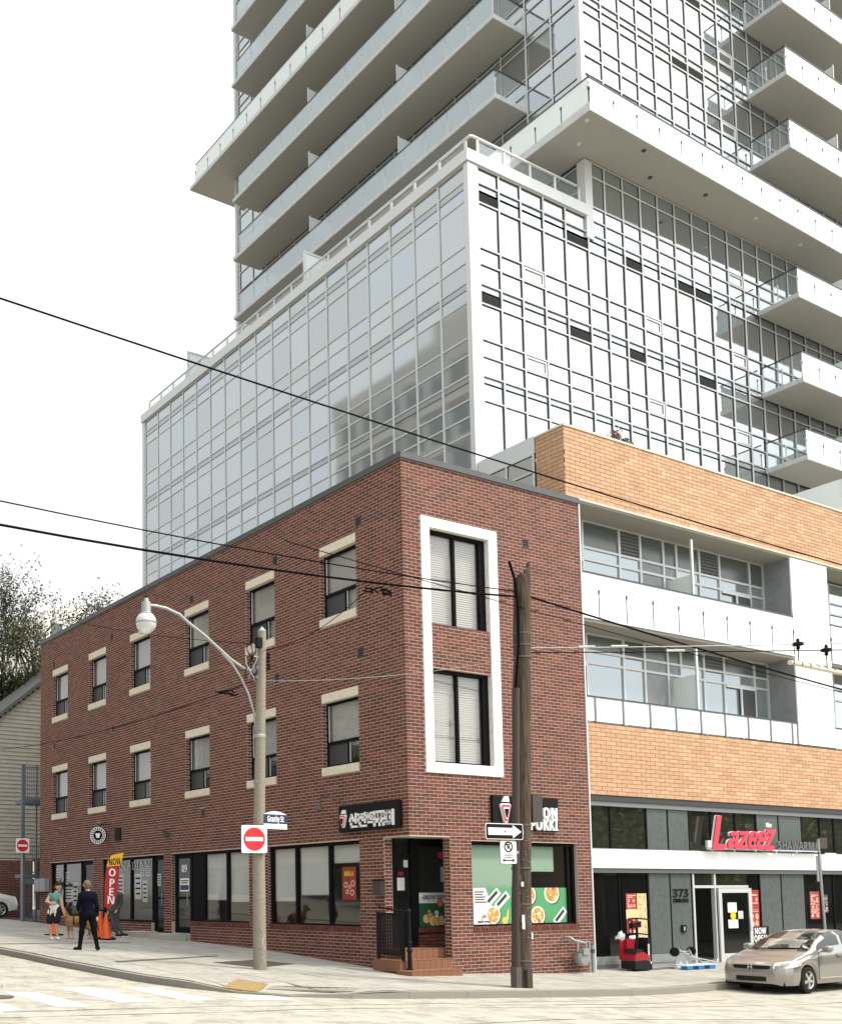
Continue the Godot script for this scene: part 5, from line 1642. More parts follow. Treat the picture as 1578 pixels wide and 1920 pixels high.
func sag(a: Vector3, b: Vector3, drop: float, n := 14) -> Array:
	var out := []
	for k in n + 1:
		var f := float(k) / n
		out.append(a.lerp(b, f) - Vector3(0, drop * 4.0 * f * (1.0 - f), 0))
	return out
func cable(label: String, pts: Array, r: float, m: Material, called := "overhead_cable", wraps := []) -> void:
	var t := thing(called, label, "cable", pts[0])
	var q := []
	for p in pts: q.append(p - pts[0])
	tube(t, "strand", q, r, m, 6)
	for w in wraps:
		var b := MB.new()
		for k in 8:
			var o: Vector3 = w + Vector3(rng.randf_range(-0.3, 0.3), rng.randf_range(-0.05, 0.05), 0) - pts[0]
			b.tube(PackedVector3Array([o, o + Vector3(0.12, rng.randf_range(-0.05, 0.05), 0.03), o + Vector3(0.25, 0, 0)]), 0.018, 5)
		mbp(t, "splice", b, M.wire)
func build_wires() -> void:
	var zw := 3.31
	cable("high black cable crossing from sky past the podium glass", sag(Vector3(-42, 14.2, zw), Vector3(34, 11.6, zw), 1.05, 40), 0.017, M.wire)
	cable("upper twin of two cables running left from the wooden pole", sag(Vector3(0.35, 8.85, zw), Vector3(-32, 10.3, zw), 0.75, 24), 0.012, M.wire)
	cable("thick bundled cable running left from the wooden pole", sag(Vector3(0.35, 8.72, zw + 0.05), Vector3(-32, 10.0, zw + 0.1), 1.0, 24), 0.022, M.wire, "overhead_cable", [Vector3(-3.8, 8.28, zw + 0.05)])
	cable("thick cable falling right from wooden pole top", sag(Vector3(0.6, 8.80, zw), Vector3(36, 7.0, zw), 0.35, 24), 0.022, M.wire)
	cable("thin cable falling right from wooden pole below its twin", sag(Vector3(-6, 8.9, zw + 0.15), Vector3(36, 6.9, zw + 0.15), 0.3, 24), 0.009, M.wire)
	cable("thin drop wire from the splice down to the lamp post", sag(Vector3(-3.9, 8.30, zw), Vector3(-3.66, 7.9, -0.8), 0.25, 12), 0.008, M.wire)
	cable("thin wire from lamp post up the side street over roofs", sag(Vector3(-3.69, 8.1, -1.0), Vector3(-3.3, 15.5, -24), 0.5, 18), 0.008, M.wire)
	cable("lower service wire running up the side street from lamp post", sag(Vector3(-3.69, 7.25, -0.9), Vector3(-3.6, 8.6, -26), 0.6, 18), 0.010, M.wire, "overhead_cable", [Vector3(-3.7, 7.18, -2.4)])
	cable("thin stay wire from lamp post across to the wooden pole", sag(Vector3(-3.69, 7.2, -0.9), Vector3(0.25, 7.35, zw), 0.15, 10), 0.008, M.galvanised)
	# streetcar span wires with insulators and a fibreglass rod
	for k in 2:
		var a := Vector3(0.65, 7.62 - k * 0.10, zw)
		var ip := Vector3(6.41, 7.84, 6.0) if k == 0 else Vector3(7.55, 7.83, 6.0)
		var b := a + (ip - a) * 1.5
		var t := thing("span_wire", "pale streetcar span wire from wooden pole with black insulator" if k == 0 else "lower dark streetcar span wire with black insulator above cream rod", "cable", a)
		var q := []
		for p in sag(a, b, 0.03, 12): q.append(p - a)
		tube(t, "strand", q, 0.012, M.galvanised if k == 0 else M.wire, 5)
		for e in ([0.12, 0.2] if k == 0 else [0.3]):
			tube(t, "clamp", [(b - a) * e, (b - a) * (e + 0.04)], 0.03, M.pale_cloth, 6)
		var ins := MB.new()
		ins.lathe([[0.02, -0.16], [0.05, -0.12], [0.03, -0.08], [0.12, -0.05], [0.12, 0.0], [0.04, 0.03], [0.03, 0.10], [0.0, 0.11]], Transform3D(Basis.IDENTITY, (b - a) / 1.5), 12)
		mbp(t, "insulator", ins, M.sign_black)
	var rod := thing("trolley_rod", "chipped cream fibreglass rod hanging under the span wires", "rod", Vector3(6.05, 7.34, 6.0))
	tube(rod, "rod", [Vector3(0, 0.02, 0), Vector3(3.4, -0.04, 0.0)], 0.06, M.stone, 8)
	for k in 9: tube(rod, "dark_band", [Vector3(0.06 + k * 0.33, 0.02, 0), Vector3(0.10 + k * 0.33, 0.02, 0)], 0.066, M.iron, 8)
	tube(rod, "hanger", [Vector3(0.36, 0.06, 0.0), Vector3(0.36, 0.40, 0.0)], 0.012, M.wire, 5)
	tube(rod, "hanger", [Vector3(1.5, 0.0, 0.0), Vector3(1.5, 0.40, 0.0)], 0.012, M.wire, 5)
# ------------------------------------------------------------------ shop fronts and signs of the brick building
func paint_circle(im: Image, cx: float, cy: float, r: float, c: Color) -> void:
	for y in range(int(cy - r), int(cy + r) + 1):
		for x in range(int(cx - r), int(cx + r) + 1):
			if x < 0 or y < 0 or x >= im.get_width() or y >= im.get_height(): continue
			if Vector2(x - cx, y - cy).length() <= r: im.set_pixel(x, y, c)
func paint_poly(im: Image, pts: Array, c: Color) -> void:
	var poly := PackedVector2Array(pts)
	var lo := poly[0]
	var hi := poly[0]
	for p in poly:
		lo = lo.min(p)
		hi = hi.max(p)
	for y in range(maxi(0, int(lo.y)), mini(im.get_height() - 1, int(hi.y)) + 1):
		for x in range(maxi(0, int(lo.x)), mini(im.get_width() - 1, int(hi.x)) + 1):
			if Geometry2D.is_point_in_polygon(Vector2(x, y), poly): im.set_pixel(x, y, c)
func paint_bowl(im: Image, cx: float, cy: float, r: float, k: int) -> void:
	paint_circle(im, cx + r * 0.10, cy + r * 0.10, r * 1.02, lin(0.06, 0.05, 0.04))
	paint_circle(im, cx, cy, r, lin(0.80, 0.72, 0.58))
	paint_circle(im, cx, cy, r * 0.82, lin(0.66, 0.24, 0.07))
	var g := RandomNumberGenerator.new()
	g.seed = 40 + k
	for n in 26:
		var a := g.randf() * TAU
		var d := sqrt(g.randf()) * r * 0.68
		var c: Color = [lin(0.85, 0.60, 0.30), lin(0.75, 0.35, 0.12), lin(0.9, 0.78, 0.5), lin(0.45, 0.10, 0.04), lin(0.20, 0.30, 0.06)][g.randi() % 5]
		paint_circle(im, cx + cos(a) * d, cy + sin(a) * d, r * g.randf_range(0.07, 0.16), c)
func print_panel(parent: Node3D, called: String, at: Vector3, w: float, h: float, b: Basis, im: Image) -> MeshInstance3D:
	var m := MB.new()
	m.quad(Vector3(-w / 2, -h / 2, 0), Vector3(w / 2, -h / 2, 0), Vector3(w / 2, h / 2, 0), Vector3(-w / 2, h / 2, 0))
	var k := StandardMaterial3D.new()
	k.resource_name = "print"
	k.albedo_texture = ImageTexture.create_from_image(im)
	k.roughness = 0.5
	return part(parent, called, m.mesh(), k, Transform3D(b, at))

func menu_image(bg: Color, ink: Color, seed_: int) -> Image:  # a printed menu: lines of type and plates of food
	var im := Image.create(96, 224, false, Image.FORMAT_RGB8)
	im.fill(bg)
	var g := RandomNumberGenerator.new()
	g.seed = 90 + seed_
	var y := 8
	while y < 214:
		if g.randf() < 0.24:
			var r := g.randi_range(10, 17)
			for q in 2:
				var cx := 24.0 + q * 46.0 + g.randf_range(-4, 4)
				paint_circle(im, cx, y + r, r, lin(0.62, 0.50, 0.36))
				for k in 7: paint_circle(im, cx + g.randf_range(-r, r) * 0.6, y + r + g.randf_range(-r, r) * 0.6, g.randf_range(2, 4.5), [lin(0.5, 0.2, 0.06), lin(0.16, 0.2, 0.05), lin(0.7, 0.5, 0.2), lin(0.4, 0.08, 0.04)][g.randi() % 4])
			y += r * 2 + 4
		else:
			var x := g.randi_range(6, 16)
			var hh := g.randi_range(2, 7)
			while x < 86:
				var w := g.randi_range(3, 12)
				im.fill_rect(Rect2i(x, y, mini(w, 90 - x), hh), ink)
				x += w + 3
				if g.randf() < 0.12: break
			y += hh + g.randi_range(3, 7)
	return im
# strokes of the five syllables as bars [x0, y0, x1, y1] in a unit cell
var STROKES := [
	[[0.30, 0.95, 0.08, 0.50], [0.30, 0.85, 0.55, 0.50], [0.80, 1.0, 0.80, 0.35], [0.22, 0.30, 0.22, 0.03], [0.22, 0.05, 0.88, 0.05]],
	[[0.06, 0.92, 0.56, 0.92], [0.34, 0.90, 0.06, 0.48], [0.34, 0.85, 0.58, 0.48], [0.84, 1.0, 0.84, 0.32], [0.60, 0.68, 0.84, 0.68], [0.22, 0.30, 0.22, 0.03], [0.22, 0.05, 0.90, 0.05]],
	[[0.05, 0.95, 0.28, 0.95], [0.05, 0.95, 0.05, 0.5], [0.05, 0.5, 0.28, 0.5], [0.34, 0.95, 0.58, 0.95], [0.34, 0.95, 0.34, 0.5], [0.34, 0.5, 0.58, 0.5], [0.86, 1.0, 0.86, 0.40], [0.66, 0.70, 0.86, 0.70], [0.20, 0.28, 0.86, 0.28], [0.86, 0.28, 0.86, 0.0]],
	[[0.15, 1.0, 0.15, 0.66], [0.42, 1.0, 0.42, 0.66], [0.15, 0.82, 0.42, 0.82], [0.15, 0.66, 0.42, 0.66], [0.58, 1.0, 0.58, 0.66], [0.85, 1.0, 0.85, 0.66], [0.58, 0.82, 0.85, 0.82], [0.58, 0.66, 0.85, 0.66], [0.5, 0.62, 0.5, 0.46], [0.05, 0.45, 0.95, 0.45], [0.12, 0.28, 0.42, 0.28], [0.42, 0.28, 0.40, 0.0], [0.55, 0.28, 0.86, 0.28], [0.86, 0.28, 0.84, 0.0]],
	[[0.08, 0.72, 0.20, 0.95], [0.20, 0.95, 0.42, 0.95], [0.42, 0.95, 0.54, 0.72], [0.54, 0.72, 0.54, 0.30], [0.54, 0.30, 0.42, 0.08], [0.42, 0.08, 0.20, 0.08], [0.20, 0.08, 0.08, 0.30], [0.08, 0.30, 0.08, 0.72], [0.84, 1.02, 0.84, 0.0]]]
func emblem(parent: Node3D, at: Vector3, s: float, b: Basis) -> void:  # outlined drop with a small cap above it
	var o := Node3D.new()
	o.name = "emblem"
	parent.add_child(o, true)
	o.transform = Transform3D(b, at)
	var outer := PackedVector2Array([Vector2(-0.42, 0.70), Vector2(0.42, 0.70), Vector2(0.5, 0.55), Vector2(0.16, -0.62), Vector2(0, -0.72), Vector2(-0.16, -0.62), Vector2(-0.5, 0.55)])
	for e in [[1.0, M.sign_white, 0.0, 0.06], [0.86, M.lazeez, 0.061, 0.012], [0.62, M.sign_white, 0.0735, 0.01], [0.46, M.sign_black, 0.084, 0.008]]:
		var p := PackedVector2Array()
		for q in outer: p.append(q * s * e[0])
		var m := MB.new()
		m.prism(p, Transform3D(Basis.IDENTITY, Vector3(0, 0, e[2])), e[3])
		mbp(o, "emblem_layer", m, e[1])
	var c := MB.new()
	c.prism(PackedVector2Array([Vector2(-0.30, 0.82) * s, Vector2(0.36, 0.82) * s, Vector2(0.30, 1.22) * s, Vector2(-0.05, 1.22) * s]), Transform3D.IDENTITY, 0.06)
	mbp(o, "emblem_cap", c, M.sign_white)

func shop_window(parent: Node3D, ud: Vector3, nd: Vector3, o: Vector3, us: Array, y0: float, y1: float, bar := 0.09) -> void:
	var bb := Basis(Vector3.UP.cross(nd), Vector3.UP, nd)
	var f := MB.new()
	var u0: float = us[0]
	var u1: float = us[us.size() - 1]
	var mid := o + ud * ((u0 + u1) * 0.5)
	f.box(mid + Vector3(0, y1 - bar * 0.5, 0), Vector3(u1 - u0, bar, 0.10), bb)
	f.box(mid + Vector3(0, y0 + bar * 0.4, 0), Vector3(u1 - u0, bar * 0.8, 0.10), bb)
	for k in us.size():
		var s := 0.0
		if k == 0: s = 0.5
		if k == us.size() - 1: s = -0.5
		f.box(o + ud * (us[k] + bar * s) + Vector3(0, (y0 + y1) * 0.5, 0), Vector3(bar, y1 - y0 - bar * 1.8, 0.096), bb)
	var fr := mbp(parent, "shop_window_frame", f, M.black_frame)
	for k in us.size() - 1:
		var a: float = us[k] + 0.04
		var b: float = us[k + 1] - 0.04
		bx(fr, "pane", o + ud * ((a + b) * 0.5) + Vector3(0, (y0 + y1) * 0.5, 0) - nd * 0.01, Vector3(b - a, y1 - y0 - 0.12, 0.01), M.window_glass, bb)
func build_signs_and_shopfronts() -> void:
	var h: Node3D = get_node("brick_building")
	var L := Vector3(0, 0, -1)
	var nl := Vector3(-1, 0, 0)
	var bl := Basis(Vector3(0, 0, 1), Vector3.UP, Vector3(-1, 0, 0))   # text on the side face reads from the street
	var o := Vector3(0.14, 0, 0)
	shop_window(h, L, nl, o, [1.90, 3.28, 4.80, 6.05], 1.36, 3.60)
	shop_window(h, L, nl, o, [7.06, 8.42, 9.85], 1.36, 3.60)
	sp(h, "dark_panel", Vector3(0.12, 1.0, -9.90), Vector3(0.18, 3.6, -10.54), M.black_frame)
	shop_window(h, L, nl, o, [13.20, 14.9, 17.12], 1.30, 3.60)
	shop_window(h, L, nl, o, [19.10, 20.85, 22.09], 1.42, 3.60)
	shop_window(h, Vector3(1, 0, 0), Vector3(0, 0, 1), Vector3(0, 0, -0.16), [2.04, 5.92], 1.36, 3.53)
	sp(h, "side_mullion", Vector3(5.62, 1.44, -0.10), Vector3(5.70, 3.44, -0.2), M.black_frame)
	# roller blinds
	for e in [[2.0, 3.22, 3.06], [3.36, 4.72, 2.22], [4.88, 5.98, 2.05], [7.13, 8.36, 2.03], [8.5, 9.78, 2.09]]:
		sp(h, "roller_blind", Vector3(0.21, e[2], -e[0]), Vector3(0.218, 3.52, -e[1]), M.roller)
		sp(h, "blind_hem", Vector3(0.205, e[2] - 0.025, -e[0]), Vector3(0.222, e[2], -e[1]), M.alu_white)
	sp(h, "roller_blind", Vector3(2.14, 2.34, -0.24), Vector3(3.9, 3.44, -0.248), M.green_blind)
	sp(h, "roller_blind", Vector3(3.95, 2.78, -0.24), Vector3(5.25, 3.44, -0.248), M.green_blind)
	# doors on the side street
	for e in [[10.60, 11.72, 1.0], [12.33, 13.18, 0.98], [18.0, 19.06, 1.12]]:
		var d := MB.new()
		d.span(Vector3(0.12, e[2], -e[0]), Vector3(0.20, 3.59, -e[0] - 0.13))
		d.span(Vector3(0.12, e[2], -e[1] + 0.13), Vector3(0.20, 3.59, -e[1]))
		d.span(Vector3(0.121, 3.44, -e[0] - 0.131), Vector3(0.199, 3.588, -e[1] + 0.131))
		d.span(Vector3(0.121, e[2] + 0.001, -e[0] - 0.131), Vector3(0.199, e[2] + 0.16, -e[1] + 0.131))
		d.span(Vector3(0.121, 2.10, -e[0] - 0.131), Vector3(0.199, 2.18, -e[1] + 0.131))
		var door := mbp(h, "door", d, M.black_frame)
		sp(door, "glass", Vector3(0.155, e[2] + 0.16, -e[0] - 0.13), Vector3(0.165, 2.1, -e[1] + 0.13), M.shop_glass)
		sp(door, "glass", Vector3(0.155, 2.18, -e[0] - 0.13), Vector3(0.165, 3.44, -e[1] + 0.13), M.shop_glass)
		tube(door, "handle", [Vector3(0.10, 1.9, -e[0] - 0.22), Vector3(0.06, 1.9, -e[0] - 0.22), Vector3(0.06, 2.3, -e[0] - 0.22), Vector3(0.10, 2.3, -e[0] - 0.22)], 0.012, M.steel, 6)
		if e[0] < 11.0:
			text(door, "number", "89", Vector3(0.15, 3.10, -11.16), 0.24, M.sign_white, bl, 0.005, true)
			sp(door, "notice", Vector3(0.150, 2.35, -10.85), Vector3(0.154, 2.78, -11.45), M.sign_white)
			for k in 2: bx(door, "print_line", Vector3(0.147, 2.70 - k * 0.07, -11.15), Vector3(0.003, 0.035, 0.5 - k * 0.08), M.sign_black)
			sp(door, "notice_band", Vector3(0.146, 2.40, -10.88), Vector3(0.149, 2.56, -11.42), M.sign_blue)
			sp(door, "frosted_film", Vector3(0.168, 1.2, -10.75), Vector3(0.172, 3.42, -11.57), M.grey_wall)
	for e in [[10.54, 11.77, 0.99], [12.31, 13.20, 0.97], [17.95, 19.10, 1.11]]:
		sp(h, "threshold", Vector3(0.02, 0.4, -e[0]), Vector3(0.24, e[2], -e[1]), M.concrete)
	# posters and lettering in the side shops
	text(h, "window_lettering", "UCANADIAN", Vector3(0.128, 3.28, -15.2), 0.26, M.pale_cloth, bl, 0.004, false, 3.3, "Droid Serif")
	for e in [[14.2, 2.1, 0.5, 0.9], [13.75, 2.0, 0.35, 0.75], [14.0, 2.9, 0.22, 0.4], [15.6, 2.3, 0.5, 0.7], [16.4, 2.5, 0.4, 0.5], [20.5, 2.7, 0.4, 0.5], [20.1, 2.0, 0.9, 0.6], [19.6, 1.85, 0.5, 0.9], [21.4, 2.85, 0.35, 0.5], [13.55, 2.9, 0.3, 0.36], [12.75, 2.55, 0.25, 0.42]]:
		var poster := sp(h, "poster", Vector3(0.146, e[1], -e[0]), Vector3(0.150, e[1] + e[3], -e[0] - e[2]), M.pale_cloth)
		for k in 4: bx(poster, "print_line", Vector3(-0.0035, e[3] * (0.32 - 0.2 * k), 0), Vector3(0.003, e[3] * 0.07, e[2] * (0.75 - 0.12 * (k % 2))), M.sign_black)
	# the red poster beside the corner pier
	var im := Image.create(96, 144, false, Image.FORMAT_RGB8)
	im.fill(lin(0.22, 0.028, 0.02))
	for e in [[24, 78, 13], [72, 72, 14], [34, 108, 10], [66, 112, 13], [50, 88, 8]]:
		paint_circle(im, e[0], e[1], e[2], lin(0.75, 0.52, 0.42))
		paint_circle(im, e[0], e[1], e[2] - 4, lin(0.30, 0.035, 0.025))
	var mp := print_panel(h, "poster", Vector3(0.127, 2.5, -2.5), 0.58, 0.86, bl, im)
	text(mp, "poster_lettering", "MALA", Vector3(0, 0.25, 0.004), 0.13, M.flag_yellow, Basis.IDENTITY, 0.004, true, 0.38)
	# poster over the front window
	var fi := Image.create(768, 222, false, Image.FORMAT_RGB8)
	fi.fill(lin(0.075, 0.30, 0.13))
	paint_poly(fi, [Vector2(0, 0), Vector2(95, 0), Vector2(190, 222), Vector2(0, 222)], lin(0.72, 0.74, 0.72))
	paint_bowl(fi, 150, 160, 54, 1)
	paint_bowl(fi, 430, 44, 62, 2)
	paint_bowl(fi, 625, 34, 62, 3)
	paint_bowl(fi, 505, 170, 58, 4)
	for e in [[Vector2(150, 55), 0.7], [Vector2(222, 75), 0.7], [Vector2(690, 175), 0.75]]:
		var c: Vector2 = e[0]
		var d := Vector2(cos(-e[1]), sin(-e[1]))
		var q := Vector2(-d.y, d.x)
		paint_poly(fi, [c - d * 62 - q * 24, c + d * 62 - q * 24, c + d * 62 + q * 24, c - d * 62 + q * 24], lin(0.74, 0.74, 0.70))
		paint_poly(fi, [c - d * 48 - q * 14, c + d * 48 - q * 14, c + d * 48 + q * 6, c - d * 48 + q * 6], lin(0.03, 0.03, 0.03))
	for k in 5: paint_poly(fi, [Vector2(10, 20 + k * 15), Vector2(80 - (k % 2) * 14 + k * 6, 20 + k * 15), Vector2(80 - (k % 2) * 14 + k * 6, 27 + k * 15), Vector2(10, 27 + k * 15)], lin(0.05, 0.05, 0.05))
	paint_circle(fi, 240, 195, 22, lin(0.75, 0.46, 0.12))
	paint_poly(fi, [Vector2(262, 130), Vector2(272, 128), Vector2(266, 190), Vector2(246, 196)], lin(0.75, 0.46, 0.12))
	var fp := print_panel(h, "poster", Vector3(3.95, 1.875, -0.152), 3.50, 0.95, Basis.IDENTITY, fi)
	emblem(fp, Vector3(-1.42, -0.24, 0.001), 0.07, Basis.IDENTITY)
	text(fp, "poster_lettering", "SINJEON TOPOKKI", Vector3(-1.40, -0.38, 0.003), 0.05, M.sign_black, Basis.IDENTITY, 0.003, true, 0.45)
	# ---- recessed corner entrance
	var zb := -0.93
	var f := MB.new()
	f.span(Vector3(0.245, 0.86, zb), Vector3(0.34, 3.60, zb - 0.10))
	f.span(Vector3(0.86, 0.86, zb), Vector3(1.10, 3.60, zb - 0.10))
	f.span(Vector3(0.341, 3.12, zb - 0.002), Vector3(0.859, 3.20, zb - 0.098))
	f.span(Vector3(0.341, 0.86, zb - 0.002), Vector3(0.859, 1.05, zb - 0.098))
	f.span(Vector3(0.341, 2.14, zb - 0.002), Vector3(0.859, 2.22, zb - 0.098))
	f.span(Vector3(1.101, 3.42, zb - 0.002), Vector3(2.3, 3.60, zb - 0.098))
	f.span(Vector3(1.101, 1.25, zb - 0.002), Vector3(2.3, 1.37, zb - 0.098))
	f.span(Vector3(2.19, 1.371, zb - 0.002), Vector3(2.3, 3.419, zb - 0.098))
	var door := mbp(h, "entrance_frame", f, M.black_frame)
	sp(door, "glass", Vector3(0.341, 1.051, zb - 0.04), Vector3(0.859, 2.139, zb - 0.05), M.shop_glass)
	sp(door, "glass", Vector3(0.341, 2.221, zb - 0.04), Vector3(0.859, 3.119, zb - 0.05), M.shop_glass)
	sp(door, "glass", Vector3(0.341, 3.201, zb - 0.04), Vector3(0.859, 3.60, zb - 0.05), M.shop_glass)
	sp(door, "glass", Vector3(1.101, 1.371, zb - 0.04), Vector3(2.189, 3.419, zb - 0.05), M.shop_glass)
	sp(door, "notice", Vector3(0.42, 2.30, zb - 0.036), Vector3(0.66, 2.62, zb - 0.032), M.pale_cloth)
	sp(door, "notice", Vector3(0.64, 2.88, zb - 0.036), Vector3(0.78, 3.06, zb - 0.032), M.pale_cloth)
	for k in 4: bx(door, "steam_mark", Vector3(0.47 + k * 0.045, 2.72, zb - 0.034), Vector3(0.014, 0.11, 0.003), M.sign_red, Basis(Vector3(0, 0, 1), -0.3))
	sp(door, "notice", Vector3(1.88, 2.52, zb - 0.036), Vector3(2.08, 2.90, zb - 0.032), M.pale_cloth)
	part(door, "round_sticker", disc_mesh(0.13, 0.004, 20), M.lazeez, Transform3D(Basis.from_scale(Vector3(1.3, 0.7, 1)), Vector3(1.95, 3.20, zb - 0.036)))
	part(door, "round_sticker", disc_mesh(0.16, 0.003, 20), M.sign_blue, Transform3D(Basis.from_scale(Vector3(1.3, 0.7, 1)), Vector3(1.95, 3.20, zb - 0.038)))
	# window poster: green with a white strip and food
	var pi2 := Image.create(192, 152, false, Image.FORMAT_RGB8)
	pi2.fill(lin(0.012, 0.085, 0.045))
	paint_poly(pi2, [Vector2(0, 0), Vector2(191, 0), Vector2(191, 46), Vector2(0, 46)], lin(0.62, 0.64, 0.62))
	for e in [[46, 116, 20, 0], [70, 104, 16, 1], [84, 126, 22, 0], [112, 128, 20, 2], [138, 124, 22, 2], [62, 84, 9, 1], [66, 98, 9, 1], [108, 92, 13, 3], [108, 104, 11, 3], [158, 96, 9, 4], [160, 110, 9, 4], [130, 46, 17, 5]]:
		paint_circle(pi2, e[0], e[1], e[2] + 2, lin(0.02, 0.03, 0.02))
		paint_circle(pi2, e[0], e[1], e[2], [lin(0.62, 0.45, 0.16), lin(0.62, 0.32, 0.08), lin(0.66, 0.40, 0.20), lin(0.75, 0.72, 0.68), lin(0.03, 0.03, 0.03), lin(0.55, 0.20, 0.10)][e[3]])
	var wp := print_panel(h, "poster", Vector3(1.645, 1.81, zb - 0.034), 1.08, 0.86, Basis.IDENTITY, pi2)
	emblem(wp, Vector3(-0.45, 0.31, 0.001), 0.05, Basis.IDENTITY)
	text(wp, "poster_lettering", "SINJEON TOPOKKI", Vector3(0.05, 0.31, 0.003), 0.11, M.sign_black, Basis.IDENTITY, 0.003, true, 0.86)
	# recess floor, steps, rail
	sp(h, "recess_floor", Vector3(1.32, 0.3, -0.25), Vector3(2.3, 0.86, -0.92), M.step_tile)
	var steps := thing("entrance_steps", "orange brown tiled steps at the recessed corner door", "steps", Vector3(0, 0, 0))
	step_block(steps, Vector3(0.0, 0.62, -0.925), Vector3(1.29, 0.868, -0.28))
	step_block(steps, Vector3(-0.42, 0.36, -0.925), Vector3(1.30, 0.62, 0.02))
	step_block(steps, Vector3(-0.52, 0.18, 0.04), Vector3(1.08, 0.40, 0.55))
	var rl := thing("stair_railing", "black iron railing with turned newel post at the corner steps", "railing", Vector3(-0.2, 0.40, 0.14))
	var newel := MB.new()
	newel.lathe([[0.0, 0.0], [0.085, 0.0], [0.085, 0.04], [0.055, 0.05], [0.05, 0.42], [0.07, 0.45], [0.07, 0.48], [0.05, 0.52], [0.05, 0.62], [0.068, 0.66], [0.05, 0.70], [0.045, 1.36], [0.06, 1.40], [0.045, 1.44], [0.0, 1.48]], Transform3D.IDENTITY, 12)
	mbp(rl, "newel", newel, M.sign_black)
	sp(rl, "panel_rail", Vector3(-0.12, 1.30, -0.14), Vector3(-0.07, 1.36, -0.98), M.sign_black)
	sp(rl, "panel_rail", Vector3(-0.12, 0.34, -0.14), Vector3(-0.07, 0.39, -0.98), M.sign_black)
	sp(rl, "panel_post", Vector3(-0.125, 0.22, -0.981), Vector3(-0.065, 1.38, -1.04), M.sign_black)
	sp(rl, "panel_post", Vector3(-0.125, 0.22, -0.08), Vector3(-0.065, 1.38, -0.139), M.sign_black)
	for k in 9: sp(rl, "picket", Vector3(-0.11, 0.391, -0.19 - k * 0.088), Vector3(-0.08, 1.299, -0.235 - k * 0.088), M.sign_black)
	tube(rl, "handrail", [Vector3(0.0, 1.38, 0), Vector3(-0.09, 1.42, -0.3), Vector3(-0.09, 1.5, -1.0)], 0.025, M.sign_black)
	# mailbox on the corner pier
	var mbx := thing("mailbox", "small black wall mailbox on corner pier by the steps", "mailbox", Vector3(-0.02, 2.38, -1.08))
	sp(mbx, "box", Vector3(-0.12, -0.20, -0.15), Vector3(0.015, 0.16, 0.15), M.boxbrown)
	sp(mbx, "lid", Vector3(-0.135, 0.161, -0.16), Vector3(0.015, 0.20, 0.16), M.sign_black)
	# ---- Sinjeon sign on the side face
	var s1 := thing("shop_sign", "black fascia sign with white hangul letters on side of brick corner", "sign", Vector3(-0.02, 4.16, -1.41))
	sp(s1, "board", Vector3(-0.09, -0.345, -1.18), Vector3(0.012, 0.345, 1.18), M.sign_black)
	var ch := 0.34
	for k in 5:
		var m := MB.new()
		for e in STROKES[k]:
			var a := Vector2(e[0], e[1]) * ch
			var c := Vector2(e[2], e[3]) * ch
			var d := c - a
			var ang := d.angle()
			var mid := (a + c) * 0.5
			m.box(Vector3(mid.x, mid.y, 0.03), Vector3(d.length() + 0.048, 0.052, 0.05), Basis(Vector3(0, 0, 1), ang))
		part(s1, "letter", m.mesh(), M.sign_white, Transform3D(bl, Vector3(-0.09, -0.24, -0.70 + k * 0.352)))
	emblem(s1, Vector3(-0.09, -0.06, -0.95), 0.24, bl)
	var gl := []
	for q in [[-0.05, 0.36, -0.86], [-0.25, 0.5, -1.0], [-0.45, 0.62, -1.2], [-0.52, 0.58, -1.38], [-0.50, 0.42, -1.45]]: gl.append(Vector3(q[0], q[1], q[2]))
	tube(s1, "gooseneck", gl, 0.018, M.iron, 6)
	var sh := MB.new()
	sh.lathe([[0.03, 0.10], [0.05, 0.05], [0.11, -0.10]], Transform3D(Basis.IDENTITY, Vector3(-0.50, 0.36, -1.46)), 12)
	mbp(s1, "lamp_shade", sh, M.iron)
	# ---- sign on the front face
	var s2 := thing("shop_sign", "black fascia sign with white roman letters on front of brick corner", "sign", Vector3(3.93, 4.27, 0.02))
	sp(s2, "board", Vector3(-1.2, -0.44, -0.012), Vector3(1.2, 0.44, 0.07), M.sign_black)
	text(s2, "lettering", "SINJEON", Vector3(0.36, 0.02, 0.10), 0.30, M.sign_white, Basis.IDENTITY, 0.06, true, 1.5)
	text(s2, "lettering", "TOPOKKI", Vector3(0.36, -0.28, 0.10), 0.30, M.sign_white, Basis.IDENTITY, 0.06, true, 1.5)
	emblem(s2, Vector3(-0.80, -0.02, 0.07), 0.36, Basis.IDENTITY)
	# ---- round sign up the side street
	var s3 := thing("round_sign", "round black hanging sign with white ring on the side wall", "sign", Vector3(-0.45, 4.45, -16.45))
	var rb := Basis(Vector3.UP, -0.9)
	part(s3, "disc", disc_mesh(0.34, 0.06, 28), M.sign_black, Transform3D(rb, Vector3.ZERO))
	part(s3, "ring", disc_mesh(0.32, 0.006, 28, 0.295), M.sign_white, Transform3D(rb, rb * Vector3(0, 0, 0.061)))
	part(s3, "ring", disc_mesh(0.205, 0.006, 28, 0.19), M.sign_white, Transform3D(rb, rb * Vector3(0, 0, 0.061)))
	for k in 18:
		var a := TAU * k / 18.0
		bx(s3, "mark", rb * Vector3(cos(a) * 0.25, sin(a) * 0.25, 0.064), Vector3(0.045, 0.06, 0.006), M.sign_white, rb * Basis(Vector3(0, 0, 1), a - PI / 2))
	var cup := MB.new()
	cup.prism(PackedVector2Array([Vector2(-0.06, -0.09), Vector2(0.06, -0.09), Vector2(0.10, 0.08), Vector2(-0.10, 0.08)]), Transform3D(rb, rb * Vector3(0, 0, 0.061)), 0.006)
	mbp(s3, "cup_mark", cup, M.sign_white)
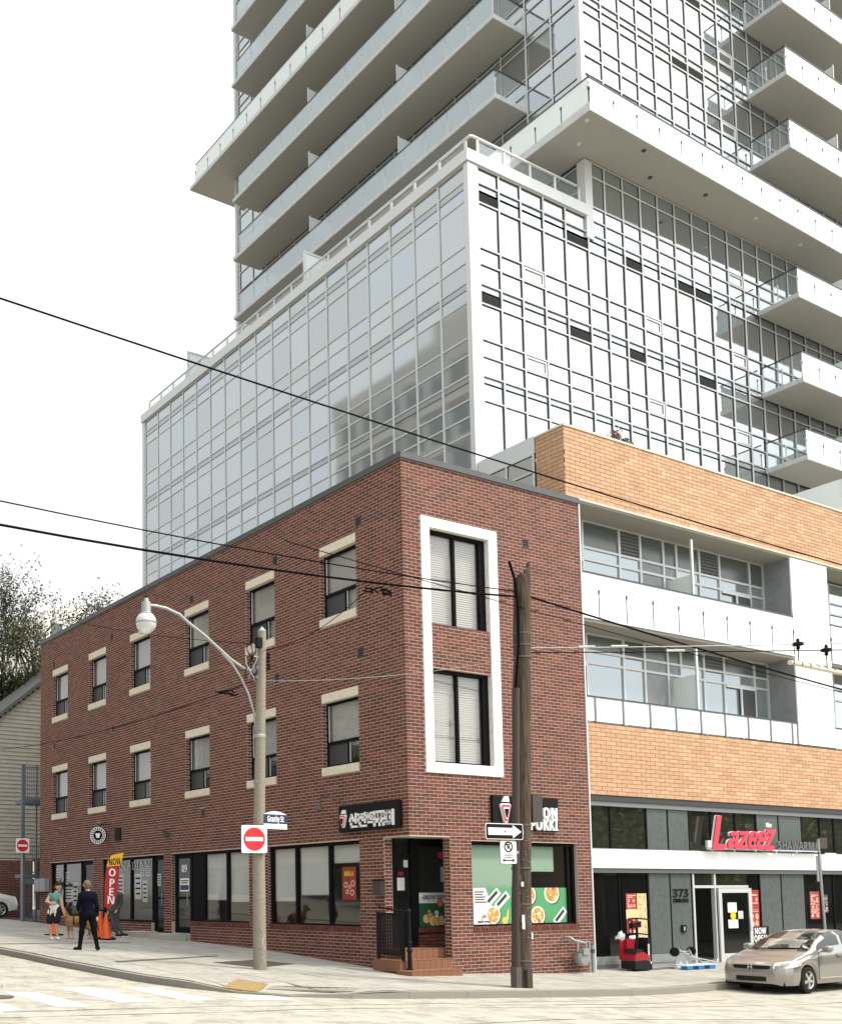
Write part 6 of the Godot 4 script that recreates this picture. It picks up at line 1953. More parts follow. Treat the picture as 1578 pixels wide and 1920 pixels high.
	tube(s3, "bracket", [Vector3(0.0, 0.30, 0), Vector3(0.12, 0.42, 0), Vector3(0.47, 0.42, 0)], 0.02, M.sign_black, 6)
	sp(s3, "wall_plate", Vector3(0.40, -0.2, 0.5), Vector3(0.46, 0.25, 0.95), M.sign_black)
	var wl := thing("wall_lamp", "small dark conduit lamp above the side street door", "lamp", Vector3(-0.05, 4.28, -12.0))
	sp(wl, "housing", Vector3(-0.10, -0.09, -0.08), Vector3(0.05, 0.09, 0.08), M.iron)
	sp(wl, "hood", Vector3(-0.16, 0.091, -0.10), Vector3(0.05, 0.11, 0.10), M.iron)
	# ---- red script sign over the shop on the right
	var lz := thing("shop_sign", "red script channel letters on rail above glass shop entrance", "sign", Vector3(12.3, 3.5, -0.34))
	var script := Basis(Vector3(1, 0, 0), Vector3(0.28, 1, 0), Vector3(0, 0, 1))
	var xs := [0.33, 1.02, 1.53, 2.02, 2.47, 2.93]
	var hs := [1.06, 0.70, 0.72, 0.74, 0.76, 0.86]
	for k in 6:
		var word: String = "Lazeez"[k]
		for e in [[M.sign_white, 0.0, 1.0, 0.05], [M.lazeez, 0.055, 0.98, 0.04]]:
			text(lz, "letter", word, Vector3(xs[k], 0.10 + hs[k] * 0.36, e[1]), hs[k] * e[2], e[0], script, e[3], true, (0.62 if k == 0 else 0.52) * e[2])
	sp(lz, "rail", Vector3(-0.25, -0.01, -0.02), Vector3(5.75, 0.03, 0.02), M.alu_white)
	for k in 6: sp(lz, "rail_foot", Vector3(-0.02 + k * 1.1, -0.06, -0.02), Vector3(0.02 + k * 1.1, -0.012, 0.02), M.alu_white)
	sp(lz, "power_box", Vector3(-0.25, 0.04, -0.04), Vector3(-0.05, 0.26, 0.04), M.alu_white)
	text(lz, "small_lettering", "the", Vector3(2.86, 0.80, 0.06), 0.14, M.sign_white, Basis.IDENTITY, 0.03, true)
	text(lz, "lettering", "SHAWARMA", Vector3(4.52, 0.17, 0.0), 0.27, M.greyletter, Basis.IDENTITY, 0.06, true, 2.3)
	# posters in the right hand shop
	var t: Node3D = get_node("condominium_building")
	var pz := -0.618
	var n_p := 0
	for e in [[8.62, 1.05, 9.08, 2.18, lin(0.34, 0.03, 0.03), lin(0.75, 0.6, 0.5)], [9.10, 0.75, 9.52, 2.18, lin(0.55, 0.48, 0.24), lin(0.10, 0.14, 0.03)], [14.46, 0.72, 14.98, 2.26, lin(0.36, 0.025, 0.025), lin(0.75, 0.6, 0.45)], [17.8, 1.3, 18.35, 2.2, lin(0.30, 0.03, 0.03), lin(0.7, 0.6, 0.5)], [18.5, 1.5, 18.85, 2.1, lin(0.03, 0.03, 0.03), lin(0.6, 0.5, 0.4)]]:
		n_p += 1
		print_panel(t, "poster", Vector3((e[0] + e[2]) * 0.5, (e[1] + e[3]) * 0.5, pz + 0.004), e[2] - e[0], e[3] - e[1], Basis.IDENTITY, menu_image(e[4], e[5], n_p))
	sp(t, "poster", Vector3(8.60, 1.46, pz + 0.006), Vector3(9.14, 1.72, pz + 0.01), M.poster_cream)
	var op := sp(t, "window_sign", Vector3(14.42, 0.62, -0.55), Vector3(15.3, 1.12, -0.53), M.sign_black)
	text(op, "lettering", "NOW", Vector3(-0.02, 0.11, 0.015), 0.2, M.sign_white, Basis.IDENTITY, 0.004, true, 0.6)
	text(op, "lettering", "OPEN", Vector3(-0.02, -0.12, 0.015), 0.2, M.sign_white, Basis.IDENTITY, 0.004, true, 0.66)
	# flowers on the orange parapet
	var fp2 := thing("flower_pot", "small pot of pink flowers on orange brick parapet", "pot", Vector3(9.0, 15.565, -0.62))
	var pot := MB.new()
	pot.lathe([[0.0, 0.0], [0.10, 0.0], [0.14, 0.20], [0.0, 0.20]], Transform3D.IDENTITY, 10)
	mbp(fp2, "pot", pot, M.iron)
	var fb := MB.new()
	fb.use_col = true
	for k in 90: leaf_quad(fb, Vector3(rng.randfn() * 0.14, 0.28 + rng.randfn() * 0.07, rng.randfn() * 0.08), 0.05, [Color(0.5, 0.05, 0.12), Color(0.05, 0.10, 0.03), Color(0.55, 0.35, 0.35)][k % 3])
	mbp(fp2, "flowers", fb, M.leaf)
	var bp := thing("flower_pot", "low dark planter beside the pink flowers on parapet", "pot", Vector3(9.5, 15.565, -0.62))
	sp(bp, "pot", Vector3(-0.2, 0, -0.08), Vector3(0.2, 0.12, 0.08), M.iron)
	var fb2 := MB.new()
	fb2.use_col = true
	for k in 40: leaf_quad(fb2, Vector3(rng.randfn() * 0.12, 0.17 + rng.randfn() * 0.03, rng.randfn() * 0.06), 0.05, Color(0.03, 0.06, 0.02))
	mbp(bp, "plant", fb2, M.leaf)
func step_block(parent: Node3D, a: Vector3, b: Vector3) -> void:
	var body := sp(parent, "step", a, b, M.mortar_dark)
	var c := (a + b) * 0.5
	var n := int((b.x - a.x) / 0.2) + 1
	var w := (b.x - a.x) / n
	for k in n:
		bx(body, "tile", Vector3(a.x - c.x + w * (k + 0.5), 0, b.z - c.z + 0.008), Vector3(w - 0.008, b.y - a.y - 0.012, 0.016), M.step_tile)
		bx(body, "tile", Vector3(a.x - c.x + w * (k + 0.5), b.y - c.y + 0.006, 0.008), Vector3(w - 0.008, 0.012, b.z - a.z + 0.016), M.step_tile)
	bx(body, "tile", Vector3(a.x - c.x - 0.006, 0.003, 0), Vector3(0.012, b.y - a.y - 0.01, b.z - a.z), M.step_tile)
# ------------------------------------------------------------------ vehicles
func cat(p: Array, t: float) -> Vector2:  # Catmull-Rom through p
	var n := p.size() - 1
	var k := clampi(int(t * n), 0, n - 1)
	var f := t * n - k
	var a: Vector2 = p[maxi(k - 1, 0)]
	var b: Vector2 = p[k]
	var c: Vector2 = p[k + 1]
	var d: Vector2 = p[mini(k + 2, n)]
	return b.cubic_interpolate(c, a, d, f)
func curve_at(pts: Array, x: float) -> float:  # smooth height by x through [x, y] points
	if x <= pts[0][0]: return pts[0][1]
	for k in pts.size() - 1:
		if x <= pts[k + 1][0]:
			var f: float = (x - pts[k][0]) / (pts[k + 1][0] - pts[k][0])
			var y0: float = pts[maxi(k - 1, 0)][1]
			var y3: float = pts[mini(k + 2, pts.size() - 1)][1]
			return cubic_interpolate(pts[k][1], pts[k + 1][1], lerpf(pts[k][1], y0, 0.35), lerpf(pts[k + 1][1], y3, 0.35), f)
	return pts[pts.size() - 1][1]
# shell of a car: stations along x (0 = nose), rings from sill over the roof to the other sill
func car_shell(car: Node3D, length: float, top: Array, belt: Array, half: Array, sill: Array, wheels: Array, wr: float, paint: Material, cabin: Array, tumble := 0.22) -> void:
	var xs := []
	var x := 0.0
	while x < length + 0.001:
		xs.append(x)
		x += 0.025
	var rings := []
	var R := 22
	for k in xs.size():
		var px: float = xs[k]
		var yt := curve_at(top, px)
		var yb := minf(curve_at(belt, px), yt - 0.02)
		var hw := curve_at(half, px)
		var ys := curve_at(sill, px)
		for w in wheels:
			var dx: float = absf(px - w)
			if dx < wr: ys = maxf(ys, 0.31 + sqrt(wr * wr - dx * dx))
		ys = minf(ys, yb - 0.05)
		var up := yt - yb
		var hwt := hw - up * tumble * 2.0 if up > 0.25 else hw - up * 0.5
		var prof := []   # one half, bottom to top centre
		prof.append(Vector2(hw - 0.05, ys))
		prof.append(Vector2(hw - 0.012, lerpf(ys, yb, 0.25)))
		prof.append(Vector2(hw, lerpf(ys, yb, 0.55)))
		prof.append(Vector2(hw - 0.01, lerpf(ys, yb, 0.85)))
		prof.append(Vector2(hw - 0.045, yb))
		prof.append(Vector2(lerpf(hw - 0.06, hwt, 0.30), lerpf(yb, yt, 0.30)))
		prof.append(Vector2(lerpf(hw - 0.06, hwt, 0.75), lerpf(yb, yt, 0.76)))
		prof.append(Vector2(hwt * 0.90, lerpf(yb, yt, 0.93)))
		prof.append(Vector2(hwt * 0.6, lerpf(yb, yt, 0.985)))
		prof.append(Vector2(hwt * 0.3, yt))
		prof.append(Vector2(0.0, yt + 0.006))
		var ring := []
		for q in prof: ring.append(Vector3(px, q.y, q.x))
		for q in range(prof.size() - 2, -1, -1): ring.append(Vector3(px, prof[q].y, -prof[q].x))
		rings.append(ring)
	var N: int = rings[0].size()
	var v := PackedVector3Array()
	for r in rings:
		for p in r: v.append(p)
	var nrm := PackedVector3Array()
	nrm.resize(v.size())
	var body := PackedInt32Array()
	var glas := PackedInt32Array()
	for a in rings.size() - 1:
		for b in N - 1:
			var i0 := a * N + b
			var q := [i0, i0 + 1, i0 + N + 1, i0 + N]
			var fn := (v[q[2]] - v[q[0]]).cross(v[q[1]] - v[q[3]])
			var cen := (v[q[0]] + v[q[2]]) * 0.5
			if fn.dot(cen - Vector3(cen.x, 0.5, 0)) < 0.0: fn = -fn
			for id in q: nrm[id] += fn
			var u := b if b < N / 2 else N - 2 - b    # 0 at the sill, 9 at the roof centre
			var is_glass := false
			for c in cabin:   # [x0, x1, x2, x3, first ring, last ring] a trapezium that leans back, ring counted from the sill
				var f: float = (u - c[4]) / maxf(1.0, c[5] - c[4])
				if u >= c[4] and u <= c[5] and xs[a] >= lerpf(c[0], c[1], f) and xs[a] < lerpf(c[3], c[2], f): is_glass = true
			var outward := (v[q[1]] - v[q[0]]).cross(v[q[3]] - v[q[0]]).dot(fn) > 0.0
			var order := [q[0], q[2], q[1], q[0], q[3], q[2]] if outward else [q[0], q[1], q[2], q[0], q[2], q[3]]
			if is_glass: glas.append_array(PackedInt32Array(order))
			else: body.append_array(PackedInt32Array(order))
	for k in nrm.size(): nrm[k] = nrm[k].normalized()
	for e in [0, rings.size() - 1]:   # close the nose and the tail
		var mid := Vector3.ZERO
		for b in N: mid += v[e * N + b] / N
		var f := Vector3(-1 if e == 0 else 1, 0, 0)
		var c0 := v.size()
		v.append(mid + f * 0.02)
		nrm.append(f)
		for b in N:
			v.append(v[e * N + b])
			nrm.append((f * 1.5 + nrm[e * N + b]).normalized())
		for b in N:
			var i0 := c0 + 1 + b
			var i1 := c0 + 1 + (b + 1) % N
			var way := (v[i0] - v[c0]).cross(v[i1] - v[c0]).dot(f) > 0.0
			body.append_array(PackedInt32Array([c0, i1, i0] if way else [c0, i0, i1]))
	for e in [["body", body, paint], ["windows", glas, M.car_glass]]:
		if e[1].size() == 0: continue
		var arr := []
		arr.resize(Mesh.ARRAY_MAX)
		arr[Mesh.ARRAY_VERTEX] = v
		arr[Mesh.ARRAY_NORMAL] = nrm
		arr[Mesh.ARRAY_INDEX] = e[1]
		var m := ArrayMesh.new()
		m.add_surface_from_arrays(Mesh.PRIMITIVE_TRIANGLES, arr)
		part(car, e[0], m, e[2])
func wheel(car: Node3D, at: Vector3, r: float, w: float, out: float) -> void:
	var t := MB.new()
	var xf := Transform3D(Basis(Vector3(1, 0, 0), out * PI / 2), Vector3.ZERO)
	t.lathe([[r * 0.62, -w * 0.5], [r * 0.94, -w * 0.5], [r, -w * 0.36], [r, w * 0.36], [r * 0.94, w * 0.5], [r * 0.66, w * 0.5], [r * 0.64, w * 0.3]], xf, 28)
	var o := part(car, "wheel", t.mesh(), M.black_rubber, Transform3D(Basis.IDENTITY, at))
	var rim := MB.new()
	rim.lathe([[r * 0.66, w * 0.46], [r * 0.60, w * 0.40], [r * 0.58, 0.0]], xf, 28)
	for k in 5:
		var a := TAU * k / 5.0 + 0.3
		rim.box(xf.basis * Vector3(cos(a) * r * 0.34, w * 0.40, sin(a) * r * 0.34), Vector3(r * 0.56, w * 0.10, r * 0.20), xf.basis * Basis(Vector3.UP, -a))
	rim.lathe([[0.0, w * 0.47], [r * 0.16, w * 0.47], [r * 0.18, w * 0.3]], xf, 14)
	mbp(o, "rim", rim, M.alloy)
	var dk := MB.new()
	dk.lathe([[0.0, w * 0.08], [r * 0.6, w * 0.08]], xf, 20)
	mbp(o, "brake_disc", dk, M.iron)

func build_vehicles() -> void:
	var car := thing("parked_sedan", "tan beige four door sedan parked at curb before the shawarma shop", "car", Vector3(6.80, -0.185, 4.23))
	var top := [[0.0, 0.55], [0.06, 0.66], [0.25, 0.75], [0.6, 0.85], [1.02, 0.965], [1.15, 1.01], [1.6, 1.26], [2.0, 1.40], [2.4, 1.45], [2.9, 1.445], [3.3, 1.38], [3.7, 1.22], [4.05, 1.06], [4.35, 1.02], [4.48, 0.85]]
	var belt := [[0.0, 0.53], [0.06, 0.60], [0.25, 0.68], [0.6, 0.77], [1.0, 0.86], [1.5, 0.91], [2.5, 0.95], [3.5, 0.98], [4.2, 0.97], [4.48, 0.8]]
	var half := [[0.0, 0.58], [0.05, 0.68], [0.15, 0.78], [0.35, 0.855], [0.7, 0.875], [1.5, 0.878], [3.3, 0.875], [4.0, 0.84], [4.3, 0.77], [4.48, 0.66]]
	var sill := [[0.0, 0.24], [0.1, 0.20], [0.5, 0.20], [1.2, 0.21], [3.4, 0.21], [4.1, 0.24], [4.48, 0.32]]
	car_shell(car, 4.48, top, belt, half, sill, [0.93, 3.63], 0.35, M.car_paint, [[1.02, 2.05, 2.05, 2.05, 7, 9], [1.38, 1.88, 2.36, 2.42, 5, 6], [2.50, 2.46, 2.98, 3.25, 5, 6], [3.45, 3.2, 3.75, 3.75, 7, 9]])
	# the windscreen proper lies over the slope of the shell
	var ws := MB.new()
	var n := 8
	for k in n:
		var za := lerpf(-0.66, 0.66, float(k) / n)
		var zb := lerpf(-0.66, 0.66, float(k + 1) / n)
		var lo := func(z: float) -> Vector3: return Vector3(1.10 + z * z * 0.38, 1.005 - z * z * 0.08, z * 1.02)
		var hi := func(z: float) -> Vector3: return Vector3(1.98 + z * z * 0.14, 1.408 - z * z * 0.07, z * 0.80)
		ws.quad(lo.call(za), lo.call(zb), hi.call(zb), hi.call(za))
	mbp(car, "windscreen", ws, M.car_screen)
	var wiper := tube(car, "wiper", [Vector3(1.06, 0.998, -0.55), Vector3(1.14, 1.025, 0.1), Vector3(1.18, 1.03, 0.5)], 0.014, M.sign_black, 5)
	var under := MB.new()
	under.span(Vector3(0.12, 0.18, -0.74), Vector3(4.3, 0.40, 0.74))
	under.span(Vector3(0.5, 0.401, -0.60), Vector3(4.2, 0.62, 0.60))
	mbp(car, "underbody", under, M.black_rubber)
	for w in [0.93, 3.63]:
		for s in [-1.0, 1.0]: wheel(car, Vector3(w, 0.31, s * 0.765), 0.31, 0.20, s)
	# face: grille, badge, lamps, lower intake, mirrors
	var face := Basis(Vector3.UP, -PI / 2)   # local x across the nose, z forward (out of the nose)
	var gr := MB.new()
	for k in 10:
		var a := lerpf(-0.46, 0.46, k / 10.0)
		var b := lerpf(-0.46, 0.46, (k + 1) / 10.0)
		var q := func(z: float, y: float) -> Vector3: return Vector3(-0.012 + z * z * 0.18 + (y - 0.6) * 0.2, y - z * z * 0.02, z)
		gr.quad(q.call(b, 0.575), q.call(a, 0.575), q.call(a, 0.655), q.call(b, 0.655))
	mbp(car, "grille", gr, M.black_rubber)
	var bar := []
	for k in 9:
		var z := lerpf(-0.48, 0.48, k / 8.0)
		bar.append(Vector3(-0.012 + z * z * 0.18, 0.672 - z * z * 0.02, z))
	tube(car, "grille_bar", bar, 0.014, M.chrome, 6)
	var badge := MB.new()
	badge.box(Vector3(-0.03, 0.615, 0.045), Vector3(0.012, 0.10, 0.018), Basis(Vector3(1, 0, 0), -0.14))
	badge.box(Vector3(-0.03, 0.615, -0.045), Vector3(0.012, 0.10, 0.018), Basis(Vector3(1, 0, 0), 0.14))
	badge.box(Vector3(-0.03, 0.612, 0.0), Vector3(0.012, 0.016, 0.07))
	mbp(car, "badge", badge, M.chrome)
	for s in [-1.0, 1.0]:
		var hl := MB.new()
		var pts := [[0.05, 0.60, 0.52, 0.70, 0.52], [0.10, 0.60, 0.62, 0.715, 0.60], [0.18, 0.605, 0.725, 0.73, 0.68], [0.30, 0.62, 0.815, 0.745, 0.75], [0.45, 0.645, 0.872, 0.75, 0.80], [0.55, 0.68, 0.890, 0.745, 0.835]]
		for k in pts.size() - 1:
			var p: Array = pts[k]
			var q: Array = pts[k + 1]
			var A := Vector3(p[0] - 0.035, p[1], s * (p[2] + 0.02))
			var B := Vector3(q[0] - 0.035, q[1], s * (q[2] + 0.02))
			var C := Vector3(q[0] + 0.05, q[3] + 0.022, s * (q[4] + 0.024))
			var D := Vector3(p[0] + 0.03, p[3] + 0.022, s * (p[4] + 0.024))
			if s > 0: hl.quad(A, B, C, D)
			else: hl.quad(B, A, D, C)
		mbp(car, "headlight", hl, M.headlight)
		var sg := MB.new()
		sg.box(Vector3(0.52, 0.70, s * 0.893), Vector3(0.14, 0.06, 0.012), Basis(Vector3(0, 0, 1), 0.2))
		mbp(car, "side_marker", sg, M.amber)
		var mr := MB.new()
		mr.lathe([[0.0, -0.13], [0.06, -0.11], [0.085, -0.03], [0.085, 0.04], [0.05, 0.10], [0.0, 0.11]], Transform3D(Basis(Vector3(1, 0, 0), PI / 2), Vector3(1.52, 1.02, s * 1.0)), 12)
		mr.box(Vector3(1.50, 0.96, s * 0.89), Vector3(0.06, 0.04, 0.10))
		mbp(car, "mirror", mr, M.car_paint)
	var intake := MB.new()
	for k in 10:
		var a := lerpf(-0.60, 0.60, k / 10.0)
		var b := lerpf(-0.60, 0.60, (k + 1) / 10.0)
		var q := func(z: float, y: float) -> Vector3: return Vector3(-0.05 + z * z * 0.30, y, z)
		intake.quad(q.call(b, 0.29), q.call(a, 0.29), q.call(a, 0.40), q.call(b, 0.40))
	mbp(car, "lower_intake", intake, M.black_rubber)
	for k in 2:
		var seam := MB.new()
		seam.box(Vector3(1.32 + k * 1.12, 0.62, 0.884), Vector3(0.008, 0.66, 0.006))
		mbp(car, "door_seam", seam, M.black_rubber)
	for x in [2.2, 3.2]:
		var hd := MB.new()
		hd.box(Vector3(x, 0.86, 0.885), Vector3(0.2, 0.035, 0.03))
		mbp(car, "door_handle", hd, M.car_paint)
	sp(car, "side_strip", Vector3(1.34, 0.33, 0.868), Vector3(3.2, 0.36, 0.885), M.chrome)
	# ---------------- electric pallet truck
	var j := thing("pallet_truck", "red and black electric pallet truck with white wrap on glass shopfront sidewalk", "pallet truck", Vector3(8.05, walk(8.05, 0.1), 0.1))
	j.scale = Vector3(0.74, 1.0, 0.6)
	var base := MB.new()
	base.prism(PackedVector2Array([Vector2(-0.52, 0.06), Vector2(0.34, 0.03), Vector2(0.34, 0.24), Vector2(0.1, 0.30), Vector2(-0.52, 0.28)]), Transform3D(Basis.IDENTITY, Vector3(0, 0, -0.35)), 0.78)
	mbp(j, "skirt", base, M.black_rubber)
	var hood := MB.new()
	hood.prism(PackedVector2Array([Vector2(-0.5, 0.281), Vector2(0.32, 0.25), Vector2(0.30, 0.40), Vector2(0.02, 0.52), Vector2(-0.4, 0.50), Vector2(-0.5, 0.40)]), Transform3D(Basis.IDENTITY, Vector3(0, 0, -0.33)), 0.74)
	mbp(j, "hood", hood, M.jack_red)
	var dark := MB.new()
	dark.prism(PackedVector2Array([Vector2(-0.46, 0.502), Vector2(0.0, 0.522), Vector2(-0.06, 0.60), Vector2(-0.36, 0.62)]), Transform3D(Basis.IDENTITY, Vector3(0, 0, -0.2)), 0.60)
	mbp(j, "platform", dark, M.black_rubber)
	sp(j, "battery_case", Vector3(-0.56, 0.30, -0.40), Vector3(0.33, 0.88, -0.335), M.jack_red)
	sp(j, "battery_case", Vector3(-0.30, 0.53, -0.334), Vector3(0.30, 0.86, -0.20), M.jack_red)
	sp(j, "mast", Vector3(0.36, 0.03, -0.42), Vector3(0.58, 0.90, 0.28), M.sign_black)
	text(j, "lettering", "RAYMOND", Vector3(0.42, 0.48, 0.285), 0.10, M.sign_white, Basis(Vector3(0, 0, 1), PI / 2), 0.005, true, 0.5)
	sp(j, "white_label", Vector3(0.37, 0.19, 0.281), Vector3(0.56, 0.24, 0.287), M.sign_white)
	sp(j, "yellow_label", Vector3(0.16, 0.62, -0.199), Vector3(0.28, 0.80, -0.195), M.pale_cloth)
	tube(j, "tiller", [Vector3(-0.18, 0.55, 0.15), Vector3(-0.12, 1.0, 0.2), Vector3(-0.16, 1.22, 0.22)], [0.07, 0.055, 0.05], M.sign_black)
	var hd := MB.new()
	hd.box(Vector3(-0.30, 1.26, 0.22), Vector3(0.34, 0.14, 0.18), Basis(Vector3(0, 0, 1), 0.15))
	hd.box(Vector3(-0.06, 1.28, 0.26), Vector3(0.14, 0.16, 0.12))
	mbp(j, "control_head", hd, M.sign_black)
	sp(j, "control_trim", Vector3(-0.44, 1.29, 0.16), Vector3(-0.10, 1.38, 0.30), M.jack_red)
	for q in [[Vector3(-0.12, 1.28, 0.0), Vector3(0.02, 1.42, -0.38), Vector3(0.5, 1.43, -0.38), Vector3(0.56, 1.40, 0.24), Vector3(0.56, 0.90, 0.24)], [Vector3(-0.05, 1.02, -0.3), Vector3(0.2, 1.02, -0.38), Vector3(0.56, 1.0, -0.3), Vector3(0.56, 0.98, 0.24)], [Vector3(0.45, 1.42, -0.38), Vector3(0.45, 0.88, -0.38)], [Vector3(0.22, 1.42, -0.38), Vector3(0.22, 0.9, -0.38)], [Vector3(0.03, 1.41, -0.38), Vector3(0.03, 0.9, -0.38)]]:
		tube(j, "load_rest_bar", q, 0.022, M.sign_black, 6)
	var wrap := MB.new()
	wrap.use_col = false
	for k in 40: wrap.box(Vector3(-0.42 + rng.randfn() * 0.08, 0.95 + rng.randfn() * 0.04, -0.36 + rng.randfn() * 0.06), Vector3(0.12, 0.03, 0.08), Basis.from_euler(Vector3(rng.randf() * 3, rng.randf() * 3, rng.randf() * 3)))
	for k in 16: wrap.box(Vector3(0.05 + k * 0.022, 0.90 + rng.randfn() * 0.012, -0.30), Vector3(0.12, 0.03, 0.14), Basis.from_euler(Vector3(rng.randf() * 0.5, rng.randf(), rng.randf() * 0.5)))
	mbp(j, "plastic_wrap", wrap, M.sign_white)
	for s in [-0.22, 0.12]:
		sp(j, "fork", Vector3(0.58, 0.07, s), Vector3(2.5, 0.13, s + 0.17), M.galvanised)
	for e in [[-0.4, 0.10], [0.2, 0.10]]:
		var wm := MB.new()
		wm.lathe([[0.0, -0.05], [0.09, -0.05], [0.09, 0.05], [0.0, 0.05]], Transform3D(Basis(Vector3(1, 0, 0), PI / 2), Vector3(e[0], 0.09, 0.3)), 14)
		mbp(j, "caster", wm, M.black_rubber)
	# blue pallet under the fork ends
	var pl := thing("plastic_pallet", "small blue and pale plastic pallet beyond the fork tips", "pallet", Vector3(10.0, walk(10.0, 0.6), 0.62))
	for k in 3: sp(pl, "block", Vector3(-0.62 + k * 0.5, 0.0, -0.10), Vector3(-0.36 + k * 0.5, 0.11, 0.10), M.blue_plastic)
	for k in 3: sp(pl, "deck_board", Vector3(-0.66, 0.111, -0.30 + k * 0.15), Vector3(0.72, 0.135, -0.20 + k * 0.15), M.poster_pale)
	for k in 3: sp(pl, "rear_block", Vector3(-0.62 + k * 0.5, 0.0, -0.30), Vector3(-0.36 + k * 0.5, 0.11, -0.2), M.sign_white)
	# hand truck lying on its back
	var ht := thing("hand_truck", "aluminium hand truck lying down with two black wheels up", "hand truck", Vector3(9.75, walk(9.75, 0.1), 0.10))
	for s in [0.0, 0.75]:
		var wm := MB.new()
		wm.lathe([[0.06, -0.03], [0.13, -0.035], [0.13, 0.035], [0.06, 0.03]], Transform3D(Basis(Vector3(0, 0, 1), PI / 2) * Basis(Vector3(1, 0, 0), 0.4), Vector3(-0.04 + s, 0.46, 0)), 18)
		wm.lathe([[0.0, -0.02], [0.07, -0.02], [0.07, 0.02], [0.0, 0.02]], Transform3D(Basis(Vector3(0, 0, 1), PI / 2) * Basis(Vector3(1, 0, 0), 0.4), Vector3(-0.04 + s, 0.46, 0)), 12)
		mbp(ht, "wheel", wm, M.black_rubber)
	tube(ht, "axle", [Vector3(-0.04, 0.46, 0), Vector3(0.71, 0.46, 0)], 0.016, M.steel)
	for q in [[Vector3(0.08, 0.52, 0.05), Vector3(0.5, 0.30, 0.2), Vector3(1.35, 0.14, 0.35), Vector3(1.45, 0.22, 0.32)], [Vector3(0.60, 0.52, 0.0), Vector3(0.9, 0.26, 0.0), Vector3(1.35, 0.10, -0.05), Vector3(1.45, 0.22, 0.32)], [Vector3(0.02, 0.46, 0.0), Vector3(0.02, 0.26, 0.1)], [Vector3(0.66, 0.46, 0.0), Vector3(0.66, 0.26, 0.1)], [Vector3(0.3, 0.41, 0.1), Vector3(0.72, 0.40, 0.0)]]:
		tube(ht, "frame_tube", q, 0.018, M.steel, 6)
	var toe := MB.new()
	toe.prism(PackedVector2Array([Vector2(-0.18, 0.02), Vector2(0.55, 0.02), Vector2(0.55, 0.28), Vector2(0.42, 0.34), Vector2(-0.08, 0.34), Vector2(-0.18, 0.26)]), Transform3D(Basis.IDENTITY, Vector3(0, 0, 0.10)), 0.02)
	mbp(ht, "toe_plate", toe, M.galvanised)
	for s in [0.0, 0.3]:
		var cut := MB.new()
		cut.prism(PackedVector2Array([Vector2(s - 0.06, 0.05), Vector2(s + 0.12, 0.05), Vector2(s + 0.08, 0.20), Vector2(s - 0.0, 0.20)]), Transform3D(Basis.IDENTITY, Vector3(0, 0, 0.121)), 0.004)
		mbp(ht, "toe_plate_rib", cut, M.pale_cloth)

func build_suv() -> void:
	var at := Vector3(0.62, S(-1.5, -28.0) - 0.02, -28.0)
	var car := thing("parked_suv", "white sport utility car partly in view by the cream house", "car", at, PI)
	var top := [[0.0, 0.75], [0.1, 0.95], [0.9, 1.10], [1.6, 1.60], [2.2, 1.68], [3.6, 1.66], [4.2, 1.45], [4.5, 1.1], [4.6, 0.9]]
	var belt := [[0.0, 0.7], [0.2, 0.9], [1.0, 1.05], [4.2, 1.1], [4.6, 0.85]]
	var half := [[0.0, 0.7], [0.2, 0.86], [0.8, 0.93], [4.0, 0.93], [4.6, 0.8]]
	var sill := [[0.0, 0.35], [0.5, 0.28], [4.0, 0.28], [4.6, 0.4]]
	car_shell(car, 4.6, top, belt, half, sill, [0.9, 3.7], 0.40, M.car_white, [[1.35, 1.75, 3.5, 3.9, 5, 6], [4.0, 3.75, 4.35, 4.45, 7, 9]])
	for w in [0.9, 3.7]:
		for s in [-1.0, 1.0]: wheel(car, Vector3(w, 0.36, s * 0.82), 0.36, 0.22, s)
	var under := MB.new()
	under.span(Vector3(0.2, 0.25, -0.8), Vector3(4.4, 0.6, 0.8))
	mbp(car, "underbody", under, M.black_rubber)
	for s in [-1.0, 1.0]:
		var tl := MB.new()
		tl.box(Vector3(4.46, 1.02, s * 0.74), Vector3(0.14, 0.20, 0.22))
		mbp(car, "tail_lamp", tl, M.sign_red)

